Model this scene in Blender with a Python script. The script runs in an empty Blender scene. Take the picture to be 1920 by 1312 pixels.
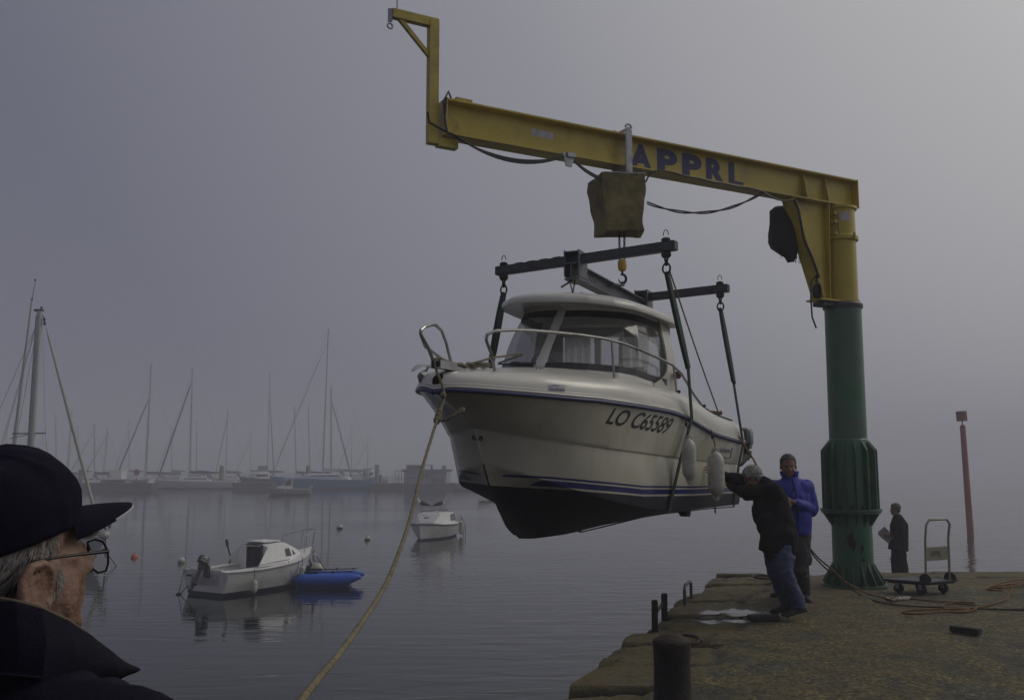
import bpy, bmesh, math, random
import numpy as np
from mathutils import Vector, Matrix, noise
from mathutils.bvhtree import BVHTree
R = math.radians
rnd = random.Random(7)
S = bpy.context.scene
COL = S.collection

# ---------------------------------------------------------------- camera
FPX, CX, CY, ZC = 1800.0, 960.0, 656.0, 1.65
PITCH = math.atan((870 - 656) / FPX)
cd = bpy.data.cameras.new('camera')
cam = bpy.data.objects.new('camera', cd)
COL.objects.link(cam)
cam.location = (0, 0, ZC)
cam.rotation_euler = (math.pi / 2 + PITCH, 0, 0)
cd.sensor_width = 36
cd.lens = 36 * FPX / 1920
cd.clip_start = 0.05
cd.clip_end = 5000
S.camera = cam

# ---------------------------------------------------------------- sky, sun, exposure
SUN_EL, SUN_AZ = R(38), R(68)      # azimuth measured from +Y towards +X (the sun stands to the right, behind the fog)
w = bpy.data.worlds.new('World')
S.world = w
w.use_nodes = True
nt = w.node_tree
nt.nodes.clear()
sky = nt.nodes.new('ShaderNodeTexSky')
sky.sky_type = 'NISHITA'
sky.sun_disc = False
sky.sun_elevation = SUN_EL
sky.sun_rotation = SUN_AZ
sky.dust_density = 4
sky.air_density = 1.0
sky.ozone_density = 1.0
hs = nt.nodes.new('ShaderNodeHueSaturation')
hs.inputs['Saturation'].default_value = 0.0
sdir = Vector((math.sin(SUN_AZ) * math.cos(SUN_EL), math.cos(SUN_AZ) * math.cos(SUN_EL), math.sin(SUN_EL)))
# an overcast sky: even cloud, brighter and more neutral towards the veiled sun, bluer away from it
tcw = nt.nodes.new('ShaderNodeTexCoord')
dt = nt.nodes.new('ShaderNodeVectorMath'); dt.operation = 'DOT_PRODUCT'
dt.inputs[1].default_value = sdir
nt.links.new(tcw.outputs['Generated'], dt.inputs[0])
mrw = nt.nodes.new('ShaderNodeMapRange')
mrw.inputs[1].default_value = -0.6; mrw.inputs[2].default_value = 1.0
nt.links.new(dt.outputs['Value'], mrw.inputs[0])
crw = nt.nodes.new('ShaderNodeValToRGB')
CL = [(0.0, (1.15, 1.20, 1.75)), (0.45, (1.34, 1.42, 2.05)), (0.70, (2.98, 3.02, 3.50)), (0.86, (5.3, 5.28, 5.4)), (1.0, (8.6, 8.4, 8.1))]
for i, (p_, c_) in enumerate(CL):
    e_ = crw.color_ramp.elements[i] if i < 2 else crw.color_ramp.elements.new(p_)
    e_.position = p_; e_.color = tuple(x / 10 for x in c_) + (1,)
nt.links.new(mrw.outputs[0], crw.inputs[0])
vm = nt.nodes.new('ShaderNodeVectorMath'); vm.operation = 'SCALE'; vm.inputs['Scale'].default_value = 10
nt.links.new(crw.outputs[0], vm.inputs[0])
mixo = nt.nodes.new('ShaderNodeMix')
mixo.data_type = 'RGBA'
mixo.inputs['Factor'].default_value = 0.90
bg = nt.nodes.new('ShaderNodeBackground')
bg.inputs['Strength'].default_value = 0.10
wo = nt.nodes.new('ShaderNodeOutputWorld')
nt.links.new(sky.outputs[0], hs.inputs['Color'])
nt.links.new(hs.outputs[0], mixo.inputs['A'])
nt.links.new(vm.outputs[0], mixo.inputs['B'])
nt.links.new(mixo.outputs['Result'], bg.inputs['Color'])
nt.links.new(bg.outputs[0], wo.inputs['Surface'])
sd = bpy.data.lights.new('sun', 'SUN')
sd.energy = 0.6
sd.angle = R(25)
sd.color = (1.0, 0.93, 0.80)
sun = bpy.data.objects.new('sun', sd)
COL.objects.link(sun)
sun.rotation_euler = sdir.to_track_quat('Z', 'Y').to_euler()
S.view_settings.view_transform = 'Standard'
S.view_settings.look = 'None'
S.view_settings.gamma = 1
S.view_settings.exposure = -0.25
S.cycles.use_denoising = True
S.cycles.max_bounces = 8
S.cycles.volume_bounces = 2
S.cycles.caustics_reflective = False
S.cycles.caustics_refractive = False
S.cycles.sample_clamp_indirect = 4

# ---------------------------------------------------------------- helpers
def ray(px, py):
    u, v = (px - CX) / FPX, (CY - py) / FPX
    return Vector((u, math.cos(PITCH) - v * math.sin(PITCH), math.sin(PITCH) + v * math.cos(PITCH)))
def at(px, py, D):
    d = ray(px, py)
    return Vector((0, 0, ZC)) + d * (D / d.y)
def onz(px, py, z):
    d = ray(px, py)
    return Vector((0, 0, ZC)) + d * ((z - ZC) / d.z)
ZW = -2.65      # water level (the quay top is 0)

def V(*a):
    return Vector(a)

class MB:
    def __init__(s):
        s.v, s.f, s.m = [], [], []
    def add(s, vs, fs, mi=0):
        b = len(s.v)
        s.v += [Vector(p) for p in vs]
        s.f += [tuple(b + i for i in q) for q in fs]
        s.m += [mi] * len(fs)
        return s
    def box(s, c, size, rot=None, mi=0, bev=0):
        hx, hy, hz = [q / 2 for q in size]
        if bev:
            bm = bmesh.new()
            bmesh.ops.create_cube(bm, size=1)
            bmesh.ops.scale(bm, vec=size, verts=bm.verts)
            bmesh.ops.bevel(bm, geom=bm.edges[:], offset=bev, segments=2, affect='EDGES')
            vs = [v.co.copy() for v in bm.verts]
            fs = [tuple(v.index for v in f.verts) for f in bm.faces]
            bm.free()
        else:
            vs = [V(x, y, z) for x in (-hx, hx) for y in (-hy, hy) for z in (-hz, hz)]
            fs = [(0, 1, 3, 2), (4, 6, 7, 5), (0, 4, 5, 1), (2, 3, 7, 6), (0, 2, 6, 4), (1, 5, 7, 3)]
        if rot is not None:
            vs = [rot @ p for p in vs]
        return s.add([p + Vector(c) for p in vs], fs, mi)
    def beam(s, p0, p1, w, h, up=(0, 0, 1), mi=0, bev=0):
        p0, p1 = Vector(p0), Vector(p1)
        d = p1 - p0
        x = d.normalized()
        z = Vector(up) - x * x.dot(Vector(up))
        if z.length < 1e-6:
            z = V(1, 0, 0)
        z.normalize()
        y = z.cross(x)
        rot = Matrix((x, y, z)).transposed()
        return s.box((p0 + p1) / 2, (d.length, w, h), rot, mi, bev)
    def ring(s, c, x, y, rx, ry, n):
        return [c + x * (rx * math.cos(2 * math.pi * i / n)) + y * (ry * math.sin(2 * math.pi * i / n)) for i in range(n)]
    def loft(s, rings, caps=True, closed=True, mi=0):
        n = len(rings[0])
        vs = [p for r in rings for p in r]
        fs = []
        k = n if closed else n - 1
        for j in range(len(rings) - 1):
            for i in range(k):
                a, b = j * n + i, j * n + (i + 1) % n
                fs.append((a, b, b + n, a + n))
        if caps:
            fs.append(tuple(reversed(range(n))))
            fs.append(tuple((len(rings) - 1) * n + i for i in range(n)))
        return s.add(vs, fs, mi)
    def tube(s, pts, r, n=8, mi=0, flat=None, twist=0):
        pts = [Vector(p) for p in pts]
        if not isinstance(r, (list, tuple)):
            r = [r] * len(pts)
        rings = []
        up = None
        for i, p in enumerate(pts):
            t = (pts[min(i + 1, len(pts) - 1)] - pts[max(i - 1, 0)])
            if t.length < 1e-9:
                t = V(0, 0, 1)
            t.normalize()
            if up is None:
                up = V(0, 0, 1) if abs(t.z) < .9 else V(1, 0, 0)
            x = up - t * t.dot(up)
            if x.length < 1e-6:
                x = t.orthogonal()
            x.normalize()
            up = x
            y = t.cross(x)
            if twist:
                q = twist * i
                x, y = x * math.cos(q) + y * math.sin(q), y * math.cos(q) - x * math.sin(q)
            ry = r[i] * (flat if flat else 1)
            rings.append(s.ring(p, x, y, r[i], ry, n))
        return s.loft(rings, mi=mi)
    def lathe(s, prof, c=(0, 0, 0), n=24, rot=None, mi=0, sx=1, sy=1):
        rings = []
        for r, z in prof:
            rr = [V(r * sx * math.cos(2 * math.pi * i / n), r * sy * math.sin(2 * math.pi * i / n), z) for i in range(n)]
            if rot is not None:
                rr = [rot @ p for p in rr]
            rings.append([p + Vector(c) for p in rr])
        return s.loft(rings, mi=mi)
    def prism(s, poly, o, ux, uy, th, mi=0):
        o, ux, uy = Vector(o), Vector(ux), Vector(uy)
        n = ux.cross(uy).normalized()
        A = [o + ux * a + uy * b + n * (th / 2) for a, b in poly]
        B = [p - n * th for p in A]
        k = len(poly)
        fs = [tuple(range(k)), tuple(reversed(range(k, 2 * k)))]
        fs += [(i, i + k, (i + 1) % k + k, (i + 1) % k) for i in range(k)]
        return s.add(A + B, fs, mi)
    def torus(s, c, x, y, Rr, r, n=16, m=6, a0=0, a1=2 * math.pi, mi=0, sy=1):
        c, x, y = Vector(c), Vector(x), Vector(y)
        pts = [c + x * (Rr * math.cos(a0 + (a1 - a0) * i / n)) + y * (Rr * sy * math.sin(a0 + (a1 - a0) * i / n)) for i in range(n + 1)]
        return s.tube(pts, r, m, mi)
    def ell(s, c, rad, rot=None, n=14, m=9, mi=0):
        rings = []
        for j in range(1, m):
            t = math.pi * j / m
            rr = [V(rad[0] * math.sin(t) * math.cos(2 * math.pi * i / n), rad[1] * math.sin(t) * math.sin(2 * math.pi * i / n), -rad[2] * math.cos(t)) for i in range(n)]
            if rot is not None:
                rr = [rot @ p for p in rr]
            rings.append([p + Vector(c) for p in rr])
        return s.loft(rings, mi=mi)
    def cone(s, p0, p1, r0, r1, n=14):
        s.tube([p0, p1], [r0, r1], n)
        s.ell(p0, (r0,) * 3, n=n)
        s.ell(p1, (r1,) * 3, n=n)
        return s
    def chain(s, p0, p1, link=0.05, wire=0.006, wd=.5):
        p0, p1 = Vector(p0), Vector(p1)
        d = p1 - p0
        n = max(1, round(d.length / (link * .78)))
        t = d.normalized()
        a = t.orthogonal().normalized()
        b = t.cross(a)
        for i in range(n):
            c = p0 + d * ((i + .5) / n)
            u = a if i % 2 else b
            s.torus(c, t, u, link / 2, wire, 10, 5, sy=wd)
        return s

def tag(o, label=None, cat=None, group=None, kind=None):
    if label: o['label'] = label
    if cat: o['category'] = cat
    if group: o['group'] = group
    if kind: o['kind'] = kind
    return o
WM = {}     # world matrix of every thing or part that may get children
def thing(name, label, cat, loc=(0, 0, 0), rotz=0, group=None):
    o = bpy.data.objects.new(name, None)
    COL.objects.link(o)
    o.empty_display_size = .2
    o.location = loc
    o.rotation_euler = (0, 0, rotz)
    tag(o, label, cat, group)
    WM[o.name] = Matrix.Translation(Vector(loc)) @ Matrix.Rotation(rotz, 4, 'Z')
    return o
def mesh_obj(name, me, parent=None):
    o = bpy.data.objects.new(name, me)
    COL.objects.link(o)
    if parent is not None:
        o.parent = parent
        WM[o.name] = WM[parent.name]
    return o
def build(name, mb, mat, parent=None, local=False, smooth=True, angle=35, origin=None):
    """one mesh object; coordinates are world ones unless local"""
    vs = [p.copy() for p in mb.v]
    if parent is not None and not local:
        inv = WM[parent.name].inverted()
        vs = [inv @ p for p in vs]
    loc = V(0, 0, 0)
    if parent is None:
        if origin is None:
            xs = [p.x for p in vs]; ys = [p.y for p in vs]
            origin = V((min(xs) + max(xs)) / 2, (min(ys) + max(ys)) / 2, min(p.z for p in vs))
        loc = Vector(origin)
        vs = [p - loc for p in vs]
    me = bpy.data.meshes.new(name)
    me.from_pydata(vs, [], mb.f)
    mats = mat if isinstance(mat, (list, tuple)) else [mat]
    for m in mats:
        me.materials.append(m)
    if len(mats) > 1:
        me.polygons.foreach_set('material_index', mb.m)
    bm = bmesh.new()
    bm.from_mesh(me)
    bmesh.ops.recalc_face_normals(bm, faces=bm.faces)
    bm.to_mesh(me)
    bm.free()
    if smooth:
        me.polygons.foreach_set('use_smooth', [True] * len(me.polygons))
        me.set_sharp_from_angle(angle=R(angle))
    me.update()
    o = mesh_obj(name, me, parent)
    if parent is None:
        o.location = loc
        WM[o.name] = Matrix.Translation(loc)
    return o
def copy_tree(o, parent=None):
    c = o.copy()
    COL.objects.link(c)
    if parent is not None:
        c.parent = parent
    for ch in list(o.children):
        copy_tree(ch, c)
    return c

# ---------------------------------------------------------------- materials
def nodes(name):
    m = bpy.data.materials.new(name)
    m.use_nodes = True
    n = m.node_tree
    return m, n, n.nodes['Principled BSDF'], n.links.new
def N(n, t, **kw):
    q = n.nodes.new(t)
    for k, v in kw.items():
        if k in q.inputs: q.inputs[k].default_value = v
        else: setattr(q, k, v)
    return q
def ramp(n, fac, stops):
    r = n.nodes.new('ShaderNodeValToRGB')
    e = r.color_ramp.elements
    while len(e) < len(stops): e.new(.5)
    for i, (p, c) in enumerate(stops):
        e[i].position = p
        e[i].color = c if len(c) == 4 else (*c, 1)
    n.links.new(fac, r.inputs[0])
    return r.outputs[0]
def mixc(n, fac, a, b, mode='MIX'):
    q = n.nodes.new('ShaderNodeMix')
    q.data_type = 'RGBA'
    q.blend_type = mode
    for k, x in (('Factor', fac), ('A', a), ('B', b)):
        if isinstance(x, bpy.types.NodeSocket): n.links.new(x, q.inputs[k])
        elif k == 'Factor': q.inputs[k].default_value = x
        else: q.inputs[k].default_value = (*x, 1) if len(x) == 3 else x
    return q.outputs['Result']
def c4(c): return (*c, 1)
MATS = {}
def M(name, col, rough=.5, metal=0, var=.12, vs=6, bump=0, bs=60, dirt=None, da=.5, ds=3, coat=0, spec=.5, stretch=None, trans=0):
    if name in MATS: return MATS[name]
    m, n, b, L = nodes(name)
    tc = N(n, 'ShaderNodeTexCoord')
    mp = N(n, 'ShaderNodeMapping')
    L(tc.outputs['Object'], mp.inputs[0])
    if stretch: mp.inputs['Scale'].default_value = stretch
    nz = N(n, 'ShaderNodeTexNoise', Scale=vs, Detail=6, Roughness=.6)
    L(mp.outputs[0], nz.inputs['Vector'])
    dark = tuple(c * (1 - var) for c in col)
    lite = tuple(min(1, c * (1 + var)) for c in col)
    cc = ramp(n, nz.outputs[0], [(.3, dark), (.7, lite)])
    if dirt:
        n2 = N(n, 'ShaderNodeTexNoise', Scale=ds, Detail=8, Roughness=.7)
        L(mp.outputs[0], n2.inputs['Vector'])
        fa = ramp(n, n2.outputs[0], [(1 - da - .12 if da < .88 else 0, (0, 0, 0)), (min(1, 1 - da + .15), (1, 1, 1))])
        cc = mixc(n, fa, cc, dirt)
    L(cc, b.inputs['Base Color'])
    r2 = N(n, 'ShaderNodeMapRange')
    L(nz.outputs[0], r2.inputs[0])
    r2.inputs[3].default_value = max(0, rough - .08)
    r2.inputs[4].default_value = min(1, rough + .1)
    L(r2.outputs[0], b.inputs['Roughness'])
    b.inputs['Metallic'].default_value = metal
    b.inputs['Specular IOR Level'].default_value = spec
    b.inputs['Coat Weight'].default_value = coat
    b.inputs['Coat Roughness'].default_value = .12
    if trans: b.inputs['Transmission Weight'].default_value = trans
    if bump:
        n3 = N(n, 'ShaderNodeTexNoise', Scale=bs, Detail=4)
        L(mp.outputs[0], n3.inputs['Vector'])
        bp = N(n, 'ShaderNodeBump', Strength=bump, Distance=.02)
        L(n3.outputs[0], bp.inputs['Height'])
        L(bp.outputs[0], b.inputs['Normal'])
    MATS[name] = m
    return m
white_gel = M('white_gelcoat', (.62, .60, .53), .32, var=.05, vs=2.5, coat=.3, dirt=(.42, .39, .30), da=.30, ds=1.6)
white_far = M('white_hull_paint', (.74, .74, .72), .45, var=.08)
cream = M('cream_gelcoat', (.60, .57, .48), .4, var=.06, dirt=(.38, .34, .25), da=.33, ds=2.5)
steel = M('stainless_steel', (.36, .355, .34), .28, 1, var=.1)
galv = M('galvanised_steel', (.34, .35, .36), .45, .8, var=.2, vs=14, dirt=(.16, .15, .14), da=.35, ds=5)
dark_steel = M('dark_painted_steel', (.050, .054, .060), .45, .2, var=.3, vs=9, dirt=(.09, .06, .04), da=.28, ds=6)
grey_steel = M('grey_painted_steel', (.12, .13, .14), .5, .3, var=.2, vs=9, dirt=(.10, .07, .05), da=.3, ds=6)
yellow = M('yellow_crane_paint', (.50, .38, .030), .42, var=.14, vs=1.6, dirt=(.20, .15, .03), da=.36, ds=2.2, bump=.08, bs=25, coat=.15)
green = M('green_column_paint', (.028, .135, .062), .45, var=.28, vs=2.2, dirt=(.085, .12, .09), da=.47, ds=1.6, bump=.08, bs=30, coat=.2)
rust = M('rust', (.035, .020, .013), .9, var=.4, vs=10, bump=.3)
black_iron = M('black_iron', (.022, .019, .018), .6, .3, var=.5, vs=8, dirt=(.07, .035, .018), da=.42, ds=5, bump=.35, bs=35)
black_rub = M('black_rubber', (.015, .015, .016), .6, var=.3)
cable_black = M('black_cable', (.02, .02, .022), .5, var=.2)
green_web = M('green_sling_webbing', (.006, .030, .018), .85, var=.3, vs=30, bump=.3, bs=200)
rope_nat = M('worn_rope', (.23, .20, .125), .95, var=.35, vs=40, bump=.6, bs=180, dirt=(.12, .09, .045), da=.4, ds=12)
rope_or = M('orange_rope', (.20, .105, .045), .95, var=.3, vs=40, bump=.5, bs=180)
rope_dk = M('dark_rope', (.035, .03, .028), .95, var=.3, vs=40, bump=.5, bs=180)
canvas = M('brown_canvas', (.27, .225, .085), .95, var=.2, vs=5, bump=.3, bs=9, dirt=(.085, .068, .030), da=.47, ds=3.0)
blk_cloth = M('black_tarpaulin', (.013, .013, .015), .8, var=.4, vs=8, bump=.4, bs=18)
fender_m = M('scuffed_white_fender', (.50, .49, .43), .45, var=.1, vs=6, dirt=(.22, .20, .14), da=.42, ds=7)
blue_rub = M('blue_rub_strip', (.022, .026, .12), .45, var=.15)
ink = M('black_lettering', (.012, .012, .012), .5, var=.05)
ink_blue = M('blue_lettering', (.030, .030, .17), .5, var=.15)
label_m = M('pale_metal_plate', (.50, .50, .52), .5, .0, var=.15, vs=20, dirt=(.25, .24, .24), da=.4, ds=12)
blue_boat = M('blue_plastic', (.015, .105, .55), .4, var=.1, coat=.2)
navy_bottom = M('navy_antifoul', (.008, .014, .045), .6, var=.3)
orange_buoy = M('orange_buoy', (.50, .09, .018), .5, var=.15)
red_paint = M('faded_red_paint', (.26, .035, .022), .6, var=.15, vs=3, dirt=(.14, .02, .015), da=.35, ds=2)
alu = M('mast_aluminium', (.42, .42, .40), .4, .5, var=.1)
sailcover = M('dark_sail_cover', (.05, .055, .065), .85, var=.2)
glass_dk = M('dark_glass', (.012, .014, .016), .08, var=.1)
wood_dk = M('tarred_wood', (.022, .018, .014), .8, var=.4, vs=12, bump=.4, bs=30)
wood_pile = M('weathered_timber', (.11, .10, .08), .9, var=.3, vs=4, bump=.4, bs=20)
plank = M('grey_decking', (.12, .115, .11), .9, var=.25)

# ---------------------------------------------------------------- water
def water_mat():
    m, n, b, L = nodes('harbour_water')
    tc = N(n, 'ShaderNodeTexCoord')
    b.inputs['Base Color'].default_value = (.006, .009, .009, 1)
    b.inputs['Roughness'].default_value = .04
    b.inputs['IOR'].default_value = 1.33
    b.inputs['Specular IOR Level'].default_value = .36
    mp = N(n, 'ShaderNodeMapping'); mp.inputs['Scale'].default_value = (.55, 1.9, 1); mp.inputs['Rotation'].default_value = (0, 0, R(4))
    L(tc.outputs['Object'], mp.inputs[0])
    n1 = N(n, 'ShaderNodeTexNoise', Scale=1.0, Detail=3, Roughness=.45, Distortion=.5); L(mp.outputs[0], n1.inputs['Vector'])
    mp2 = N(n, 'ShaderNodeMapping'); mp2.inputs['Scale'].default_value = (.05, .10, 1)
    L(tc.outputs['Object'], mp2.inputs[0])
    n2 = N(n, 'ShaderNodeTexNoise', Scale=1.0, Detail=2); L(mp2.outputs[0], n2.inputs['Vector'])
    # calm lanes and ruffled patches; the open side to the right is more ruffled than the harbour
    sx = N(n, 'ShaderNodeSeparateXYZ'); L(tc.outputs['Object'], sx.inputs[0])
    dv = N(n, 'ShaderNodeMath', operation='DIVIDE'); L(sx.outputs[0], dv.inputs[0])
    ab = N(n, 'ShaderNodeMath', operation='MAXIMUM'); L(sx.outputs[1], ab.inputs[0]); ab.inputs[1].default_value = 5
    L(ab.outputs[0], dv.inputs[1])
    mr = N(n, 'ShaderNodeMapRange'); L(dv.outputs[0], mr.inputs[0])
    mr.inputs[1].default_value = -.2; mr.inputs[2].default_value = .35; mr.inputs[3].default_value = .45; mr.inputs[4].default_value = 1.9
    pa = N(n, 'ShaderNodeMapRange'); L(n2.outputs[0], pa.inputs[0])
    pa.inputs[1].default_value = .35; pa.inputs[2].default_value = .65; pa.inputs[3].default_value = .35; pa.inputs[4].default_value = 1.0
    mu = N(n, 'ShaderNodeMath', operation='MULTIPLY'); L(mr.outputs[0], mu.inputs[0]); L(pa.outputs[0], mu.inputs[1])
    mu2 = N(n, 'ShaderNodeMath', operation='MULTIPLY'); L(mu.outputs[0], mu2.inputs[0]); L(n1.outputs[0], mu2.inputs[1])
    bp = N(n, 'ShaderNodeBump', Strength=1.0, Distance=.055)
    L(mu2.outputs[0], bp.inputs['Height'])
    L(bp.outputs[0], b.inputs['Normal'])
    return m
mb = MB()
xs = [-900, -300, -100, -40, -15, 0, 15, 40, 100, 300, 900]
ys = [-60, 0, 20, 50, 100, 200, 400, 900]
mb.add([V(x, y, ZW) for y in ys for x in xs], [(j * 11 + i, j * 11 + i + 1, (j + 1) * 11 + i + 1, (j + 1) * 11 + i) for j in range(7) for i in range(10)])
wat = build('water', mb, water_mat(), smooth=False, origin=(0, 0, ZW))
tag(wat, 'calm grey harbour water fading into fog', 'water', kind='structure')

# ---------------------------------------------------------------- quay
def quay_mat():
    m, n, b, L = nodes('quay_stone')
    tc = N(n, 'ShaderNodeTexCoord'); P = tc.outputs['Object']
    big = N(n, 'ShaderNodeTexNoise', Scale=.75, Detail=6, Roughness=.65, Distortion=.9); L(P, big.inputs['Vector'])
    mid = N(n, 'ShaderNodeTexNoise', Scale=3.2, Detail=6, Roughness=.65); L(P, mid.inputs['Vector'])
    fine = N(n, 'ShaderNodeTexVoronoi', Scale=36); L(P, fine.inputs['Vector'])
    fine2 = N(n, 'ShaderNodeTexNoise', Scale=70, Detail=4, Roughness=.8); L(P, fine2.inputs['Vector'])
    base = ramp(n, big.outputs[0], [(.28, (.040, .042, .034)), (.40, (.092, .084, .042)), (.50, (.145, .115, .045)), (.60, (.082, .080, .054)), (.74, (.20, .19, .15))])
    base = mixc(n, .65, base, ramp(n, mid.outputs[0], [(.30, (.18, .18, .18)), (.5, (.85, .84, .82)), (.72, (1.5, 1.45, 1.3))]), 'MULTIPLY')
    peb = mixc(n, .85, base, ramp(n, fine.outputs['Color'], [(.15, (.22, .21, .19)), (.5, (.85, .84, .78)), (.8, (1.5, 1.45, 1.25)), (1, (3.2, 3.1, 2.7))]), 'MULTIPLY')
    # worn limestone kerb blocks (vertex attribute kerb = 1): paler, lichen-stained, no pebbles
    at_ = N(n, 'ShaderNodeAttribute', attribute_name='kerb')
    kn = N(n, 'ShaderNodeTexNoise', Scale=2.6, Detail=9, Roughness=.78, Distortion=.7); L(P, kn.inputs['Vector'])
    kerb = ramp(n, kn.outputs[0], [(.34, (.018, .017, .012)), (.43, (.075, .064, .026)), (.50, (.15, .12, .045)), (.57, (.085, .075, .045)), (.68, (.26, .235, .165))])
    kerb = mixc(n, .8, kerb, ramp(n, fine2.outputs[0], [(.3, (.3, .3, .3)), (.7, (1.5, 1.5, 1.4))]), 'MULTIPLY')
    # orange lichen streak
    ln = N(n, 'ShaderNodeTexNoise', Scale=.8, Detail=4); 
    mpl = N(n, 'ShaderNodeMapping'); mpl.inputs['Location'].default_value = (5.3, 2.1, 0); L(P, mpl.inputs[0]); L(mpl.outputs[0], ln.inputs['Vector'])
    lf = ramp(n, ln.outputs[0], [(.56, (0, 0, 0)), (.70, (.7, .7, .7))])
    col = mixc(n, at_.outputs['Fac'], peb, kerb)
    col = mixc(n, lf, col, (.14, .082, .028))
    aj = N(n, 'ShaderNodeAttribute', attribute_name='joint')
    col = mixc(n, aj.outputs['Fac'], col, (.008, .008, .005))
    # puddles and wet ground: attribute wet
    aw = N(n, 'ShaderNodeAttribute', attribute_name='wet')
    wn = N(n, 'ShaderNodeTexNoise', Scale=7, Detail=9, Roughness=.82); L(P, wn.inputs['Vector'])
    ws = N(n, 'ShaderNodeMath', operation='MULTIPLY_ADD'); L(wn.outputs[0], ws.inputs[0]); ws.inputs[1].default_value = .9; L(aw.outputs['Fac'], ws.inputs[2])
    pud = ramp(n, ws.outputs[0], [(.99, (0, 0, 0)), (1.0, (1, 1, 1))])   # placeholder positions, scaled below
    sc = N(n, 'ShaderNodeMapRange'); L(ws.outputs[0], sc.inputs[0]); sc.inputs[1].default_value = 1.02; sc.inputs[2].default_value = 1.12
    sc2 = N(n, 'ShaderNodeMapRange'); L(ws.outputs[0], sc2.inputs[0]); sc2.inputs[1].default_value = .72; sc2.inputs[2].default_value = 1.05
    dk = mixc(n, sc2.outputs[0], (1, 1, 1), (.5, .5, .5))
    col = mixc(n, 1.0, col, dk, 'MULTIPLY')
    L(col, b.inputs['Base Color'])
    r1 = N(n, 'ShaderNodeMapRange'); L(sc.outputs[0], r1.inputs[0]); r1.inputs[3].default_value = .82; r1.inputs[4].default_value = .10
    r0 = N(n, 'ShaderNodeMath', operation='MULTIPLY_ADD'); L(sc2.outputs[0], r0.inputs[0]); r0.inputs[1].default_value = -.30; L(r1.outputs[0], r0.inputs[2]); r0.use_clamp = True
    mx = N(n, 'ShaderNodeMath', operation='MAXIMUM'); L(r0.outputs[0], mx.inputs[0]); mx.inputs[1].default_value = .05
    L(mx.outputs[0], b.inputs['Roughness'])
    hs_ = N(n, 'ShaderNodeMath', operation='MULTIPLY_ADD'); L(fine.outputs['Distance'], hs_.inputs[0]); hs_.inputs[1].default_value = -.6; L(fine2.outputs[0], hs_.inputs[2])
    st = N(n, 'ShaderNodeMath', operation='SUBTRACT'); st.inputs[0].default_value = 1.0; L(sc.outputs[0], st.inputs[1])
    st2 = N(n, 'ShaderNodeMath', operation='MULTIPLY'); L(st.outputs[0], st2.inputs[0]); st2.inputs[1].default_value = .9
    bp = N(n, 'ShaderNodeBump', Distance=.02); L(st2.outputs[0], bp.inputs['Strength']); L(hs_.outputs[0], bp.inputs['Height'])
    bp2 = N(n, 'ShaderNodeBump', Strength=.5, Distance=.05); L(mid.outputs[0], bp2.inputs['Height']); L(bp.outputs[0], bp2.inputs['Normal'])
    bpm = N(n, 'ShaderNodeMix', data_type='VECTOR')
    L(sc.outputs[0], bpm.inputs['Factor']); L(bp2.outputs[0], bpm.inputs[4])
    ge = N(n, 'ShaderNodeNewGeometry'); L(ge.outputs['Normal'], bpm.inputs[5])
    L(bpm.outputs[1], b.inputs['Normal'])
    return m
# edge line of the quay: the harbour side runs away from the camera, then the head turns right
EP = [V(-3.2, -4, 0), V(-1.9, .4, 0), V(-.55, 4.4, 0)] + [onz(x, y, 0) for x, y in [(1030, 1312), (1090, 1268), (1130, 1240), (1172, 1195), (1230, 1165), (1262, 1128), (1305, 1108), (1325, 1088), (1352, 1070)]]
FP = [onz(x, y, 0) for x, y in [(1378, 1068), (1640, 1074), (1920, 1081)]] + [V(16, 12.2, 0), V(30, 9.5, 0)]
def seglen(P): return [0] + list(np.cumsum([(P[i + 1] - P[i]).length for i in range(len(P) - 1)]))
def resample(P, step):
    L_ = seglen(P); n = max(2, int(L_[-1] / step)); out = []
    for k in range(n + 1):
        s_ = L_[-1] * k / n
        i = min(len(P) - 2, max(0, int(np.searchsorted(L_, s_, side='right') - 1)))
        t = (s_ - L_[i]) / max(1e-9, L_[i + 1] - L_[i])
        out.append(P[i].lerp(P[i + 1], t))
    return out
def block_seams(total, lo, hi, rr):
    s_, o = 0, [0]
    while s_ < total:
        s_ += rr.uniform(lo, hi); o.append(s_)
    return o
seamsE = block_seams(40, .62, 1.25, random.Random(3))
seamsF = block_seams(40, .8, 1.5, random.Random(5))
def hfun(p, de, se, seams, kw):
    """height, kerb weight: de = distance from the edge, se = distance along it"""
    i = int(np.searchsorted(seams, se, side='right') - 1)
    i = max(0, min(i, len(seams) - 2))
    c = (seams[i] + seams[i + 1]) / 2; hw = (seams[i + 1] - seams[i]) / 2
    rr = random.Random(i * 7 + int(kw * 10))
    kwid = kw * rr.uniform(.75, 1.25)
    lift = rr.uniform(-.04, .045)
    dseam = hw - abs(se - c)
    wob = noise.noise(p * 1.7) * .05 + noise.noise(p * 7) * .03
    g = math.exp(-(max(0, dseam + wob * .8) / .050) ** 2)
    din = kwid - de + wob
    k = 1 / (1 + math.exp(-max(-30, min(30, din / .02))))
    gi = math.exp(-(din / .04) ** 2)
    h = k * (lift - .10 * g) - .02 * gi
    # rounded worn outer arris and rounded block corners
    e = max(0, .11 - de + .12 * math.exp(-(dseam / .12) ** 2) + .03 * noise.noise(p * 4))
    h -= 1.9 * e * e
    h += k * (.026 * noise.noise(p * 4.5) + .014 * noise.noise(p * 12)) + (1 - k) * .008 * noise.noise(p * 2.2) + .012 * noise.noise(p * .7)
    return h, k, min(1, max(k * g * 1.3, gi * .9 if de < 1.6 * kw else 0) * max(0, min(1, .95 + 1.1 * noise.noise(p * 3))))
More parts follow.
